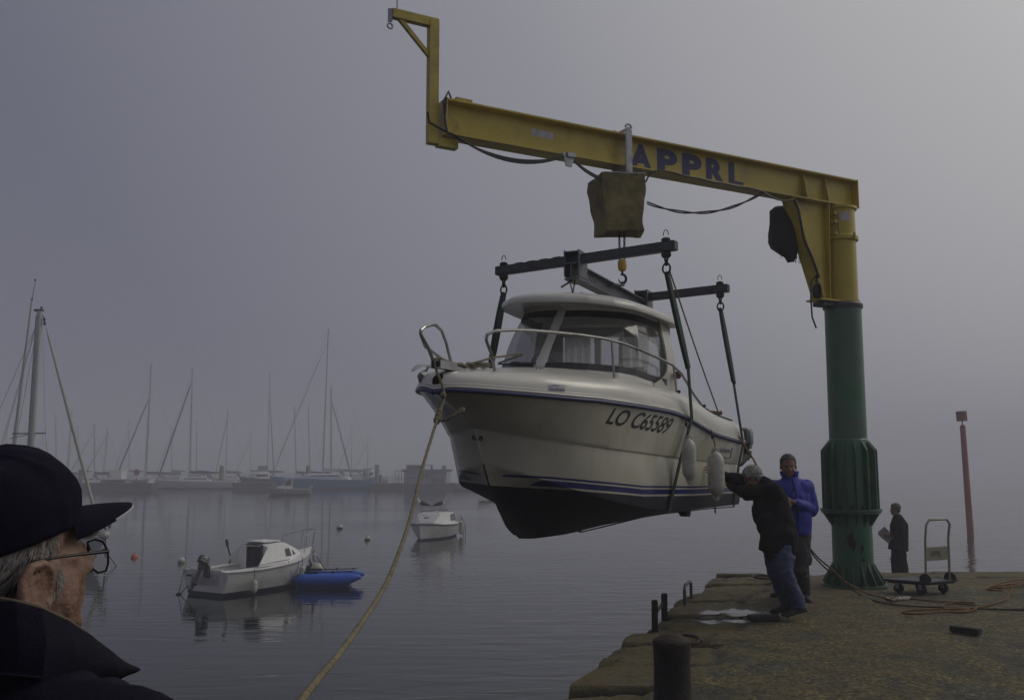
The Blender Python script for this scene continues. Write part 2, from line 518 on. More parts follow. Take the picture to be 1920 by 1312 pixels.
PUD = [(onz(1362, 1152, 0), .40, .95), (onz(1330, 1160, 0), .22, .75), (onz(1390, 1146, 0), .3, .75), (onz(1430, 1150, 0), .30, .6), (onz(1545, 1158, 0), .26, .46), (onz(1700, 1125, 0), .25, .42), (onz(1480, 1190, 0), .5, .36), (onz(1400, 1290, 0), .5, .3), (onz(1280, 1140, 0), .35, .3), (onz(1700, 1100, 0), 1.0, .3), (onz(1450, 1105, 0), .7, .28)]
mb = MB(); kerb = []; wet = []; joint = []
def qv(p, h, k, jn=0):
    joint.append(jn)
    q = V(p.x, p.y, h); wv = 0
    for c, r_, a_ in PUD:
        d = (V(p.x, p.y, 0) - c); d.y *= .75
        wv = max(wv, a_ * math.exp(-(d.length / r_) ** 2))
    kerb.append(max(0, min(1, k))); wet.append(wv)
    return q
# strip A: along the harbour edge, running inland to x = 30
EA = resample(EP, .03); LA = seglen(EA)
tt = [0, .02, .05, .09, .13, .18, .24, .3, .36, .42, .46, .5, .54, .58, .62, .66, .70, .74, .78, .82, .87, .93, 1.0, 1.1, 1.2, 1.35, 1.5, 1.7, 1.9, 2.15, 2.4, 2.8, 3.2, 3.7, 4.2, 5, 6, 7.5, 9, 14, 22]
FPl = resample(FP, .25)
def fary(x):      # far edge y at x
    for i in range(len(FP) - 1):
        if FP[i].x <= x <= FP[i + 1].x:
            return FP[i].y + (FP[i + 1].y - FP[i].y) * (x - FP[i].x) / (FP[i + 1].x - FP[i].x)
    return FP[0].y if x < FP[0].x else FP[-1].y
def fars(x):
    return max(0, x - FP[0].x) * 1.01
rows = []
for i, p in enumerate(EA):
    if i % 1: continue
    wb = .05 * noise.noise(p * 1.3) + .018 * noise.noise(p * 6)
    ii = int(np.searchsorted(seamsE, LA[i], side='right') - 1)
    rr = random.Random(ii * 13 + 1)
    wb += rr.uniform(-.05, .05)
    r_ = []
    for t in tt:
        q = V(p.x + t * 1.04 + wb * math.exp(-t * 2), p.y - .0 * t, 0)
        dF = fary(q.x) - q.y
        hA, kA, jA = hfun(q, t * .94, LA[i], seamsE, .72)
        hF, kF, jF = hfun(q, max(0, dF), fars(q.x), seamsF, .45)
        h = min(hA, hF) if min(t, dF) < .6 else (hA if t < dF else hF)
        r_.append(qv(q, h, max(kA, kF), max(jA if t < dF else 0, jF if dF <= t else 0)))
    rows.append(r_)
# close up to the far edge (rows follow y, so add rows up to the far edge line)
last = EA[-1]
for s_ in [x * .05 for x in range(1, 12)]:
    r_ = []
    for t in tt:
        x = last.x + t * 1.04
        yt = fary(x)
        y = last.y + (yt - last.y) * (s_ / .55)
        if t < .35: x += (s_ / .55) ** 2 * (.18 - .5 * t)
        q = V(x, y, 0)
        dF = yt - y
        hA, kA, jA = hfun(q, t * .94 + .02, LA[-1] + s_, seamsE, .72)
        hF, kF, jF = hfun(q, max(0, dF), fars(x), seamsF, .45)
        r_.append(qv(q, min(hA, hF), max(kA, kF), jF if dF < t else jA))
    rows.append(r_)
nt_ = len(tt); nr = len(rows)
vs = [p for r_ in rows for p in r_]
fs = [(j * nt_ + i, j * nt_ + i + 1, (j + 1) * nt_ + i + 1, (j + 1) * nt_ + i) for j in range(nr - 1) for i in range(nt_ - 1)]
# side walls down into the water
def skirt(idx):
    b = len(vs)
    for lv, off in ((-.18, .03), (-.5, 0.0), (-.95, .05), (-1.5, 0.0), (-2.1, .04), (-3.4, .0)):
        for k_ in idx:
            p = vs[k_]
            vs.append(V(p.x - off * .6 + .05 * noise.noise(V(p.x * 2, p.y * 2, lv * 3)), p.y + off * .2, lv)); kerb.append(.8); joint.append(0); wet.append(.0 if lv > -1.2 else .3)
    m_ = len(idx)
    prev = list(idx)
    for l_ in range(6):
        cur = [b + l_ * m_ + i for i in range(m_)]
        for i in range(m_ - 1):
            fs.append((prev[i], prev[i + 1], cur[i + 1], cur[i]))
        prev = cur
skirt([j * nt_ for j in range(nr)])
skirt([(nr - 1) * nt_ + i for i in range(nt_)])
mb.add(vs, fs)
quay = build('ground', mb, quay_mat(), angle=70, origin=(3, 8, 0))
for nm, dat in (('kerb', kerb), ('wet', wet), ('joint', joint)):
    a_ = quay.data.attributes.new(nm, 'FLOAT', 'POINT')
    a_.data.foreach_set('value', dat)
tag(quay, 'old stone quay head with worn edge blocks and puddles', 'quay', kind='structure')
# lower landing beyond the quay head, where the far man stands
mb = MB()
mb.box((9.5, 18.9, -1.55), (9, 7.0, 1.1), bev=.05)
mb.box((9.5, 18.9, -2.9), (9.3, 7.2, 1.6))
land = build('lower_ground', mb, MATS.get('landing') or M('landing_stone', (.11, .10, .08), .85, var=.3, bump=.4, bs=15), angle=40)
tag(land, 'low stone landing behind the quay head', 'landing', kind='structure')
# ---------------------------------------------------------------- lettering
def text_mesh(body, shear=0, bold=0, spacing=1.0):
    c = bpy.data.curves.new('t', 'FONT')
    c.body = body; c.shear = shear; c.offset = bold; c.space_character = spacing
    c.resolution_u = 4
    o = bpy.data.objects.new('t', c); COL.objects.link(o)
    dg = bpy.context.evaluated_depsgraph_get()
    me = bpy.data.meshes.new_from_object(o.evaluated_get(dg))
    bm = bmesh.new(); bm.from_mesh(me)
    bmesh.ops.triangulate(bm, faces=bm.faces)
    vs = [v.co.copy() for v in bm.verts]; fs = [tuple(v.index for v in f.verts) for f in bm.faces]
    bm.free(); bpy.data.objects.remove(o); bpy.data.curves.remove(c); bpy.data.meshes.remove(me)
    x0, x1 = min(v.x for v in vs), max(v.x for v in vs); y0, y1 = min(v.y for v in vs), max(v.y for v in vs)
    return [((v.x - x0) / (x1 - x0), (v.y - y0) / (y1 - y0)) for v in vs], fs
def lettering(name, body, fn, mat, parent, shear=0, bold=0, spacing=1.0):
    uv, fs = text_mesh(body, shear, bold, spacing)
    mb = MB(); mb.add([fn(u, v) for u, v in uv], fs)
    return build(name, mb, mat, parent, smooth=False)

# ---------------------------------------------------------------- crane
CC = V(4.68, 13.42, 0)
BU = V(-.876, -.482, 0)            # along the boom, towards its tip
BN = V(.482, -.876, 0)             # the boom's camera side
ZB, ZT = 5.30, 5.71
LB = 6.23
def bm_(s, n, z): return CC + BU * s + BN * n + V(0, 0, z)
crane = thing('jib_crane', 'yellow slewing jib crane lettered APPRL on a green ribbed column', 'crane', (CC.x, CC.y, 0))
mb = MB()
mb.beam(bm_(-.27, 0, ZB + .01), bm_(LB, 0, ZB + .01), .24, .02)
mb.beam(bm_(-.27, 0, ZT - .01), bm_(LB, 0, ZT - .01), .24, .02)
mb.beam(bm_(-.27, 0, (ZB + ZT) / 2), bm_(LB, 0, (ZB + ZT) / 2), .014, ZT - ZB - .04)
for s in (-.275, LB + .007):
    mb.beam(bm_(s - .008, 0, (ZB + ZT) / 2), bm_(s + .008, 0, (ZB + ZT) / 2), .25, ZT - ZB + .01)
for s, wd_ in ((.30, .2), (.72, .2)):
    for q in (-1, 1):
        mb.prism([(q * .007, ZB + .02), (q * .112, ZB + .02), (q * .112, ZB + .06), (q * .05, ZT - .02), (q * .007, ZT - .02)][::q], CC + BU * s, BN, V(0, 0, 1), .012)
mb.box(bm_(LB - .22, 0, ZT + .02), (.2, .2, .04), Matrix.Rotation(math.atan2(BU.y, BU.x), 3, 'Z'))
build('boom', mb, yellow, crane, smooth=False)
mb = MB()   # slewing sleeve with collar rings
mb.lathe([(.217, 3.93), (.217, 5.24)], CC, 36)
mb.lathe([(.235, 5.24), (.245, 5.245), (.245, 5.285), (.235, 5.29)], CC, 36)
mb.lathe([(.224, 4.78), (.25, 4.80), (.25, 4.85), (.224, 4.87)], CC, 36)
mb.lathe([(.22, 3.90), (.235, 3.905), (.235, 3.935), (.22, 3.94)], CC, 36)
build('slewing_sleeve', mb, yellow, crane, angle=30)
mb = MB()   # tapered bracket under the boom
top0, top1, bot0, bot1 = .98, .20, .46, .20
mb.prism([(top0, ZB - .002), (top1, ZB - .002), (bot1, 3.92), (bot0, 3.92)], CC, BU, V(0, 0, 1), .016)
mb.beam(bm_(top0 + .005, 0, ZB - .006), bm_(bot0 + .005, 0, 3.92), .22, .016, up=BU)
mb.prism([(-.11, ZB - .004), (.11, ZB - .004), (.06, 3.92), (-.06, 3.92)], CC + BU * .30, BN, V(0, 0, 1), .012)
mb.prism([(-.14, 3.90), (.14, 3.90), (.14, 3.925), (-.14, 3.925)], CC + BU * .36, BN, V(0, 0, 1), .40)
build('bracket', mb, yellow, crane, smooth=False)
mb = MB()
for z in (4.87, 5.04, 5.16):
    mb.box(CC + BU * .22 + BN * .10 + V(0, 0, z), (.06, .10, .05), Matrix.Rotation(math.atan2(BU.y, BU.x), 3, 'Z'), bev=.008)
mb.beam(CC + BU * .17 + BN * .155 + V(0, 0, 4.80), CC + BU * .17 + BN * .155 + V(0, 0, 5.2), .02, .02)
mb.beam(CC + BN * .262 + V(0, 0, 4.78), CC + BN * .262 + V(0, 0, 4.88), .02, .03)
build('hinge_lug', mb, yellow, crane)
mb = MB()
a0 = math.atan2(-.95, .05)
mb.add([CC + V(.221 * math.cos(a0 + t), .221 * math.sin(a0 + t), z) for z in (5.06, 5.18) for t in np.linspace(-.3, .34, 8)], [(i, i + 1, i + 9, i + 8) for i in range(7)])
build('data_plate', mb, label_m, crane)
mb = MB()
mb.lathe([(.22, 3.82), (.268, 3.825), (.272, 3.85), (.272, 3.88), (.255, 3.90)], CC, 36)
mb.box(CC + BU * .38 + V(0, 0, 3.86), (.22, .2, .055), Matrix.Rotation(math.atan2(BU.y, BU.x), 3, 'Z'), bev=.01)
build('slewing_ring', mb, dark_steel, crane)
mb = MB()
mb.lathe([(.253, 1.75), (.250, 3.83)], CC, 40)
mb.lathe([(.302, 1.05), (.302, 1.78), (.262, 1.99), (.252, 2.0)], CC, 40)
mb.lathe([(.27, .03), (.265, 1.0)], CC, 40)
mb.lathe([(.395, .985), (.395, 1.01)], CC, 32)
mb.lathe([(.41, 1.018), (.41, 1.045)], CC, 32)
mb.lathe([(.40, .0), (.43, .004), (.43, .035), (.40, .038)], CC, 12)
for i in range(14):
    t = 2 * math.pi * (i + .3) / 14
    d = V(math.cos(t), math.sin(t), 0)
    mb.prism([(.28, 1.046), (.376, 1.046), (.372, 1.84), (.262, 1.98), (.25, 1.98)], CC, d, V(0, 0, 1), .014)
    mb.prism([(.25, .984), (.375, .984), (.26, .80), (.25, .80)], CC, d, V(0, 0, 1), .014)
for i in range(16):
    t = 2 * math.pi * (i + .1) / 16
    d = V(math.cos(t), math.sin(t), 0)
    mb.prism([(.25, .037), (.405, .037), (.405, .07), (.272, .31), (.25, .31)], CC, d, V(0, 0, 1), .014)
build('column', mb, green, crane, angle=30)
for nm, r_, z, n_ in (('flange_bolt', .345, 1.046, 14), ('anchor_bolt', .385, .037, 16)):
    for i in range(n_):
        t = 2 * math.pi * (i + .8) / n_
        if math.sin(t) > .35: continue       # only the bolts on the side one can see
        mb = MB()
        p = CC + V(r_ * math.cos(t), r_ * math.sin(t), z)
        mb.lathe([(.02, 0), (.02, .022)], p, 6); mb.lathe([(.011, .022), (.011, .05)], p, 8)
        build(nm, mb, black_iron, crane, smooth=False)
mb = MB()
for t, z, hh, ww in ((-1.95, .62, .14, .11), (-1.42, .52, .05, .06), (-1.40, .37, .035, .05), (-1.5, .46, .02, .03), (-.35, .55, .09, .05), (-.75, .30, .03, .12)):
    rr = random.Random(int(z * 100))
    k = 11
    ps = []
    for i in range(k):
        q = 2 * math.pi * i / k; e = rr.uniform(.55, 1.1)
        tt_ = t + ww / .27 * e * math.cos(q) * .5; zz = z + hh * e * math.sin(q)
        ps.append(CC + V(.269 * math.cos(tt_), .269 * math.sin(tt_), zz))
    mb.add(ps, [tuple(range(k))])
build('chipped_rust_patch', mb, rust, crane, smooth=False)
mb = MB()
mb.add([CC + V(.304 * math.cos(t), .304 * math.sin(t), z) for z in (1.38, 1.60) for t in np.linspace(-1.10, -.90, 4)], [(i, i + 1, i + 5, i + 4) for i in range(3)])
build('warning_sticker', mb, M('yellow_sticker', (.30, .25, .03), .5, dirt=(.12, .1, .04), da=.4, ds=8), crane)
# davit post at the boom tip
mb = MB()
s0 = LB + .13
mb.beam(bm_(s0, 0, 5.19), bm_(s0, 0, 6.62), .10, .11, up=BU)
mb.beam(bm_(s0 - .055, 0, 6.60), bm_(s0 + .50, 0, 6.60), .08, .10)
mb.beam(bm_(s0 + .02, 0, 6.18), bm_(s0 + .42, 0, 6.57), .045, .045)
mb.beam(bm_(s0 - .06, 0, 5.22), bm_(s0 - .30, 0, 5.22), .10, .10)
build('davit_post', mb, yellow, crane, smooth=False)
mb = MB()
p = bm_(s0 + .52, 0, 6.6)
mb.beam(p + V(0, 0, .05), p - V(0, 0, .10), .02, .05)
mb.torus(p - V(0, 0, .15), BU, V(0, 0, 1), .03, .010, 12, 6)
build('davit_hook', mb, galv, crane)
mb = MB(); mb.tube([bm_(s0 + .44, 0, 6.66), bm_(s0 + .45, 0, 8.4)], .006, 6)
build('whip_aerial', mb, rope_nat, crane)
# boom lettering and plates
def s_at(px):   # distance along the boom of an image column, on the web's camera side
    best = min((abs(600 * 0 + (CX + FPX * q.x / (q.y * math.cos(PITCH) + (q.z - ZC) * math.sin(PITCH))) - px), s) for s in np.linspace(-.3, 6.4, 900) for q in [bm_(s, .008, 5.5)])
    return best[1]
uvs, fss = [], []
for ch, x0_, x1_ in (('A', 1180, 1223), ('P', 1232, 1270), ('P', 1279, 1316), ('R', 1323, 1359), ('L', 1366, 1394)):
    uv_, f_ = text_mesh(ch, bold=.055)
    q0_, q1_ = s_at(x0_), s_at(x1_)
    n0_ = len(uvs)
    uvs += [bm_(q0_ + (q1_ - q0_) * u, .0088, ZB + .024 + .33 * v) for u, v in uv_]
    fss += [tuple(n0_ + i for i in t_) for t_ in f_]
mb = MB(); mb.add(uvs, fss)
build('boom_lettering', mb, M('faded_blue_lettering', (.022, .020, .11), .5, var=.2, vs=5, dirt=(.05, .045, .08), da=.3, ds=4), crane, smooth=False)
mb = MB(); s1, s2 = s_at(996), s_at(1037)
mb.add([bm_(s1, .009, 5.50), bm_(s2, .009, 5.50), bm_(s2, .009, 5.59), bm_(s1, .009, 5.59)], [(0, 1, 2, 3)])
build('maker_plate', mb, label_m, crane, smooth=False)
mb = MB(); s1 = s_at(1060)
mb.beam(bm_(s1 - .06, .13, ZB - .0), bm_(s1 + .06, .13, ZB - .0), .05, .05)
mb.prism([(-.09, .02), (.09, .02), (.03, -.14), (-.04, -.14)], bm_(s1 + .03, .12, ZB), BU, V(0, 0, 1), .02)
build('cable_clamp', mb, galv, crane)
# cables
def cat(p, q, sag, n=14, wob=0):
    p, q = Vector(p), Vector(q)
    return [p.lerp(q, i / n) - V(0, 0, sag * 4 * (i / n) * (1 - i / n)) + V(0, 0, wob * math.sin(i * 1.9)) for i in range(n + 1)]
sT = s_at(1167)
TR = bm_(sT, 0, 0)
mb = MB()
for k in range(3):
    mb.tube(cat(bm_(LB - .1, .10 + .02 * k, ZB - .02), bm_(s1 + .1, .10 + .015 * k, ZB - .03), .13 + .025 * k), .011, 6)
    mb.tube(cat(bm_(s1 - .02, .10, ZB - .02), bm_(sT + .22, .05, ZB - .20), .04 + .015 * k), .011, 6)
mb.tube([bm_(LB + .03, .14, 5.42), bm_(LB + .05, .12, 5.66), bm_(LB - .03, .08, 5.80), bm_(LB - .10, 0, 5.76)], .012, 6)
mb.tube([bm_(LB + .22, .07, 5.52), bm_(LB + .20, .08, 5.40), bm_(LB + .08, .13, 5.33), bm_(LB - .1, .12, 5.29)], .013, 6)
mb.tube([bm_(LB + .02, .14, 5.7), bm_(LB + .04, .14, 5.45), bm_(LB - .0, .13, 5.30)], .012, 6)
build('boom_tip_cable', mb, cable_black, crane)
mb = MB()
mb.tube([bm_(sT - .28, .10, ZB - .16), bm_(sT - .34, .13, ZB - .03), bm_(sT - .5, .14, ZB + .02)] + cat(bm_(sT - .6, .135, ZB + .018), bm_(sT - 2.1, .135, ZB - .005), .015, 12, .006) + cat(bm_(sT - 2.2, .135, ZB - .02), bm_(1.0, .13, ZB - .05), .06, 10), .011, 6)
a_, b_ = bm_(sT - .30, .10, ZB - .42), bm_(1.55, .12, ZB - .02)
for k in range(2):
    pts = [p + BN * (.012 * math.sin(i * .6 + k * math.pi)) + V(0, 0, .012 * math.cos(i * .6 + k * math.pi)) for i, p in enumerate(cat(a_, b_, .20, 22))]
    mb.tube(pts, .010, 6)
mb.tube([bm_(1.0, .13, ZB - .04), bm_(.93, .14, ZB - .20), bm_(.86, .15, ZB - .6), bm_(.70, .14, 4.45), bm_(.58, .13, 4.2)], .018, 6)
build('power_cable', mb, cable_black, crane)
mb = MB()
mb.tube([bm_(.62, .10, 4.22), bm_(.70, .10, 4.15), bm_(.72, .1, 3.9), bm_(.71, .1, 3.65), bm_(.64, .1, 3.5)], .012, 6)
for k in range(6):
    mb.torus(bm_(.58 - .01 * (k % 2), .05 + .012 * k, 4.02), BU, V(0, 0, 1), .045, .009, 12, 5, sy=1.9 + .1 * k)
mb.chain(bm_(.60, .1, 4.24), bm_(.60, .1, 4.10), .04, .007)
build('coiled_cable', mb, cable_black, crane)
# hoist trolley and its canvas cover
hoist = thing('chain_hoist', 'chain hoist under a brown canvas cover hanging from the yellow boom', 'hoist', (TR.x, TR.y, ZB - .9))
mb = MB()
RB = Matrix.Rotation(math.atan2(BU.y, BU.x), 3, 'Z')
for q in (-1, 1):
    mb.box(bm_(sT, q * .145, 5.44), (.10, .022, .66), RB, bev=.008)
    mb.torus(bm_(sT, q * .145, 5.78), BU, V(0, 0, 1), .045, .014, 12, 6, 0, math.pi)
    mb.lathe([(.05, -.012), (.05, .012)], bm_(sT, q * .145, 5.12), 16, RB @ Matrix.Rotation(math.pi / 2, 3, 'X'))
mb.beam(bm_(sT, -.16, 5.77), bm_(sT, .16, 5.77), .03, .03)
build('beam_clamp', mb, label_m, hoist)
mb = MB()
for q in (-1, 1):
    for k in (-.028, .028):
        mb.lathe([(.013, -.012), (.013, .012)], bm_(sT + k, q * .158, 5.20), 10, RB @ Matrix.Rotation(math.pi / 2, 3, 'X'))
mb.box(bm_(sT + .06, 0, 5.19), (.16, .14, .10), RB, bev=.02)
mb.beam(bm_(sT, -.16, 5.12), bm_(sT, .16, 5.12), .03, .03)
build('trolley_wheel', mb, black_iron, hoist)
# canvas bag: four-sided, open below, creased
mb = MB()
HC = bm_(sT + .02, 0, 0)
yawb = R(2)
def bagring(z, wx, wy, sd, ox=0):
    pts = []
    cs = [(-wx, -wy), (wx, -wy), (wx * 1.12, wy), (-wx * 1.45, wy * 1.2)]
    for k in range(4):
        a0_, b0_ = cs[k], cs[(k + 1) % 4]
        for i in range(12):
            t = i / 12
            x, y = a0_[0] + (b0_[0] - a0_[0]) * t, a0_[1] + (b0_[1] - a0_[1]) * t
            p = V(x * math.cos(yawb) - y * math.sin(yawb) + ox, x * math.sin(yawb) + y * math.cos(yawb), z)
            bul = .016 * noise.noise(p * 6 + V(sd, 0, 0)) + .012 * (1 - 2.5 * abs(noise.noise(V(p.x * 13, p.y * 13, p.z * 5)))) + .006 * noise.noise(p * 28)
            p += V(p.x, p.y, 0).normalized() * bul
            p.z += .012 * noise.noise(V(p.x * 9, p.y * 9, z * 3))
            pts.append(V(HC.x, HC.y, 0) + p)
    return pts
rg = []
for i in range(15):
    t = i / 14
    rg.append(bagring(5.17 - .70 * t, .262 - .055 * t + .02 * t * t + .012 * math.sin(t * 6), .225 - .035 * t, 3, .012 * t))
rg.append(bagring(4.465, .19, .16, 3)); rg.append(bagring(4.50, .17, .14, 3)); rg.append(bagring(4.72, .16, .13, 3))
mb.loft(rg, caps=False)
mb.add(rg[0], [tuple(range(48))])
build('canvas_cover', mb, canvas, hoist, angle=60)
mb = MB()
mb.tube([p + V(0, 0, .006) for p in rg[0]] + [rg[0][0] + V(0, 0, .006)], .008, 5)
build('cover_rim', mb, label_m, hoist)
mb = MB()
HK = V(HC.x, HC.y, 0)
for q in (-.035, .035):
    mb.chain(HK + V(q, 0, 4.75), HK + V(q * .8, 0, 4.12), .045, .0065)
build('load_chain', mb, black_iron, hoist)
mb = MB()
mb.lathe([(.02, 4.00), (.045, 4.01), (.055, 4.05), (.055, 4.11), (.045, 4.14), (.02, 4.145)], HK, 18)
build('hook_block', mb, M('yellow_block_paint', (.50, .33, .02), .45, dirt=(.12, .07, .02), da=.35, ds=9), hoist)
mb = MB()
mb.tube([HK + V(0, 0, 4.01), HK + V(0, 0, 3.965)], .014, 8)
hp = [HK + V(.045 * math.cos(t), 0, 3.905 + .055 * math.sin(t)) for t in np.linspace(math.pi * .6, -math.pi * 1.02, 16)]
mb.tube([HK + V(0, 0, 3.97)] + hp, [.014] + [.016] * 10 + [.014, .012, .010, .008, .006, .004], 8)
build('lifting_hook', mb, black_iron, hoist)
# black tarpaulin bag hung on the bracket
mb = MB()
BC = at(1470, 435, 13.2)
rg = []
for i, (z, w_, d_) in enumerate([(.36, .05, .05), (.355, .12, .10), (.30, .165, .14), (.15, .19, .16), (-.05, .195, .16), (-.2, .195, .16), (-.30, .17, .13), (-.36, .12, .09), (-.375, .03, .03)]):
    r_ = []
    for k in range(28):
        t = 2 * math.pi * k / 28
        p = V(w_ * math.cos(t), d_ * math.sin(t), z + (.10 * math.cos(t + .4) * (-1) if z < -.1 else 0) * .7)
        p += V(p.x, p.y, 0) * (.35 * noise.noise(p * 8))
        r_.append(BC + p)
    rg.append(r_)
mb.loft(rg)
for k in range(14):
    p = BC + V(-.06 + .018 * k, -.12, -.30 - .10 * (k / 14))
    mb.tube([p, p + V(rnd.uniform(-.02, .02), 0, -.04), p + V(rnd.uniform(-.04, .04), 0, -.07 - .05 * rnd.random())], .004, 4)
mb.tube([BC + V(.10, 0, .34), BC + V(.12, .05, .55)], .012, 6)
bag = build('tarpaulin_bag', mb, blk_cloth, angle=60)
tag(bag, 'torn black tarpaulin bag hanging beside the yellow crane bracket', 'bag')

# ---------------------------------------------------------------- spreader frame and slings
ZF = 3.95
a1_, b1_ = onz(932, 509, ZF), onz(1268, 460, ZF)
bd = (b1_ - a1_).normalized(); blen = (b1_ - a1_).length
b2_ = onz(1366, 540, ZF); a2_ = b2_ - bd * blen
m1_, m2_ = a1_.lerp(b1_, .47), a2_.lerp(b2_, .47)
bpd = V(-bd.y, bd.x, 0)
frame = thing('spreader_frame', 'dark steel H-shaped lifting frame hanging above the white boat', 'lifting frame', ((m1_ + m2_) / 2))
def beam_hook_assembly(P):
    """suspension eye on a cross bar: returns the lowest point"""
    mb = MB()
    mb.lathe([(.035, .055), (.05, .06), (.05, .085), (.03, .10)], P, 14)
    mb.torus(P + V(0, 0, .13), bd, V(0, 0, 1), .03, .005, 10, 5, -.1, math.pi + .1, sy=1.8)
    mb.lathe([(.035, -.12), (.052, -.10), (.055, -.075), (.045, -.056)], P, 14)
    build('suspension_eye', mb, black_iron, frame)
    mb = MB()
    mb.chain(P - V(0, 0, .11), P - V(0, 0, .19), .065, .010, wd=.55)
    mb.torus(P - V(0, 0, .235), bd, V(0, 0, 1), .045, .011, 12, 6, sy=1.25)
    build('sling_shackle', mb, black_iron, frame)
    return P - V(0, 0, .27)
for p, q in ((a1_, b1_), (a2_, b2_)):
    mb = MB(); mb.beam(p, q, .10, .105, bev=.008)
    for k in range(4):
        c = p.lerp(q, .12 + .075 * k)
        mb.beam(c + V(0, 0, .058), c + bd * .10 + V(0, 0, .058), .06, .012)
    build('cross_bar', mb, dark_steel, frame)
mb = MB()
e1, e2 = m1_ - (m2_ - m1_).normalized() * .16, m2_ + (m2_ - m1_).normalized() * .14
dz = V(0, 0, -.145)
ld = (e2 - e1).normalized(); sd_ = V(-ld.y, ld.x, 0)
mb.beam(e1 + dz, e2 + dz, .012, .17)
mb.beam(e1 + dz + V(0, 0, .082), e2 + dz + V(0, 0, .082), .13, .014)
mb.beam(e1 + dz - V(0, 0, .085), e2 + dz - V(0, 0, .085), .13, .014)
for k in list(range(3, 12)) + [18, 25] + list(range(28, 36)):
    c = e1.lerp(e2, k / 40) + dz - sd_ * .0075 * -1
    for q in (-1, 1):
        mb.lathe([(.011, -.001), (.011, .001)], e1.lerp(e2, k / 40) + dz + sd_ * (.0078 * q), 8, Matrix((ld, V(0, 0, 1), sd_)).transposed(), mi=1)
build('main_beam', mb, [grey_steel, black_rub], frame, smooth=False)
for m_ in (m1_, m2_):
    mb = MB()
    for q in (-1, 1):
        mb.beam(m_ + sd_ * (.085 * q) - ld * .14 + V(0, 0, -.06), m_ + sd_ * (.085 * q) + ld * .14 + V(0, 0, -.06), .012, .30)
    mb.beam(m_ - ld * .14 + V(0, 0, .072), m_ + ld * .14 + V(0, 0, .072), .18, .012)
    mb.beam(m_ - ld * .14 + V(0, 0, -.24), m_ + ld * .20 + V(0, 0, -.24), .18, .012)
    build('clamp_box', mb, grey_steel, frame, smooth=False)
    mb = MB()
    c = m_ - ld * .10 + V(0, 0, -.24)
    mb.chain(c + sd_ * .04, c + V(0, 0, -.16), .035, .004); mb.chain(c - sd_ * .03, c + V(0, 0, -.16), .035, .004)
    mb.tube([c + sd_ * .14 + V(0, 0, -.08), c - V(0, 0, .01)], .012, 8)
    build('locking_pin', mb, black_iron, frame)
mb = MB()
c = (m1_ + m2_) / 2
c = V(HK.x, HK.y, ZF)
for q in (-1, 1):
    for t in (-1, 1):
        mb.tube([V(HK.x, HK.y, 3.875), V(HK.x, HK.y, 3.82) + sd_ * .02 * q, m1_.lerp(m2_, .47) + dz + ld * .05 * t + sd_ * .05 * q + V(0, 0, .08)], .011, 6)
build('lifting_eye', mb, galv, frame)
hA1 = beam_hook_assembly(a1_ + bd * .10)
hB1 = beam_hook_assembly(b1_ - bd * .12)
hB2 = beam_hook_assembly(b2_ - bd * .12)
hA2 = beam_hook_assembly(a2_ + bd * .10)
# ---------------------------------------------------------------- the hoisted motor boat
PSI = R(28)
AFT = V(math.sin(PSI), math.cos(PSI), 0)
PORT = V(math.cos(PSI), -math.sin(PSI), 0)
OB = at(820, 737, 8.0)
LH = 5.60
def hb(a, p, z): return OB + AFT * a + PORT * p + V(0, 0, z + .06 * (math.sqrt(p * p + .03) - p) - .006)      # she hangs slightly heeled to port
def line(tab, sm=.05):
    t = np.array(tab, float)
    def f(a, k):
        # light smoothing so that the fairing reads as moulded, not faceted
        return float(np.mean([np.interp(a + d, t[:, 0], t[:, k]) for d in np.linspace(-sm * (1 + a), sm * (1 + a), 9)]) if a > t[0, 0] + sm * (1 + a) else np.interp(a, t[:, 0], t[:, k]))
    return f
L_keel = line([(1.47, 0, -1.295), (1.77, 0, -1.318), (2.56, 0, -1.323), (3.5, 0, -1.283), (5.0, 0, -1.237), (5.6, 0, -1.22), (6.2, 0, -1.2)])
L_chine = line([(.80, 0, -.612), (.88, .127, -.64), (.98, .268, -.674), (1.15, .44, -.747), (1.46, .64, -.848), (1.8, .78, -.93), (2.44, .905, -1.028), (3.0, .96, -1.065), (4, .985, -1.08), (5.3, .99, -1.094), (6.2, .99, -1.103)])
L_seam = line([(.61, 0, -.278), (.70, .15, -.296), (.93, .43, -.346), (1.2, .64, -.38), (1.41, .74, -.407), (1.8, .87, -.44), (2.225, .952, -.463), (3.2, 1.04, -.514), (4.9, 1.054, -.562), (6.2, 1.06, -.588)])
L_rail = line([(-.05, 0, 0), (.0, .10, .024), (.106, .22, .022), (.204, .31, .018), (.395, .455, .01), (.68, .625, 0), (1, .77, -.009), (1.35, .876, -.011), (2.07, 1.018, -.031), (2.7, 1.085, -.05), (3.08, 1.11, -.076), (3.58, 1.13, -.161), (4.22, 1.13, -.249), (5.42, 1.115, -.312), (6.2, 1.10, -.335)], .03)
L_deck = line([(.06, 0, .17), (.12, .09, .185), (.25, .20, .19), (.457, .34, .201), (.81, .545, .218), (1.24, .70, .222), (1.85, .86, .23), (2.8, .96, .217), (3.39, .995, .188), (3.8, 1.0, .145), (4.19, 1.0, .088), (4.49, 1.0, .035), (5.0, 1.0, -.01), (5.96, .975, -.05)], .03)
stem = lambda z: float(np.interp(z, [-1.32, -1.295, -1.18, -.99, -.78, -.62, -.45, -.283, -.111, 0], [1.6, 1.47, 1.24, 1.06, .89, .80, .70, .61, .27, -.05]))
zpaint = lambda a: float(np.interp(a, [.8, 1.1, 1.56, 2.32, 3.7, 5.7], [-.775, -.795, -.84, -.898, -.929, -.945]))
NU = 64
def us(u): return u ** 1.7
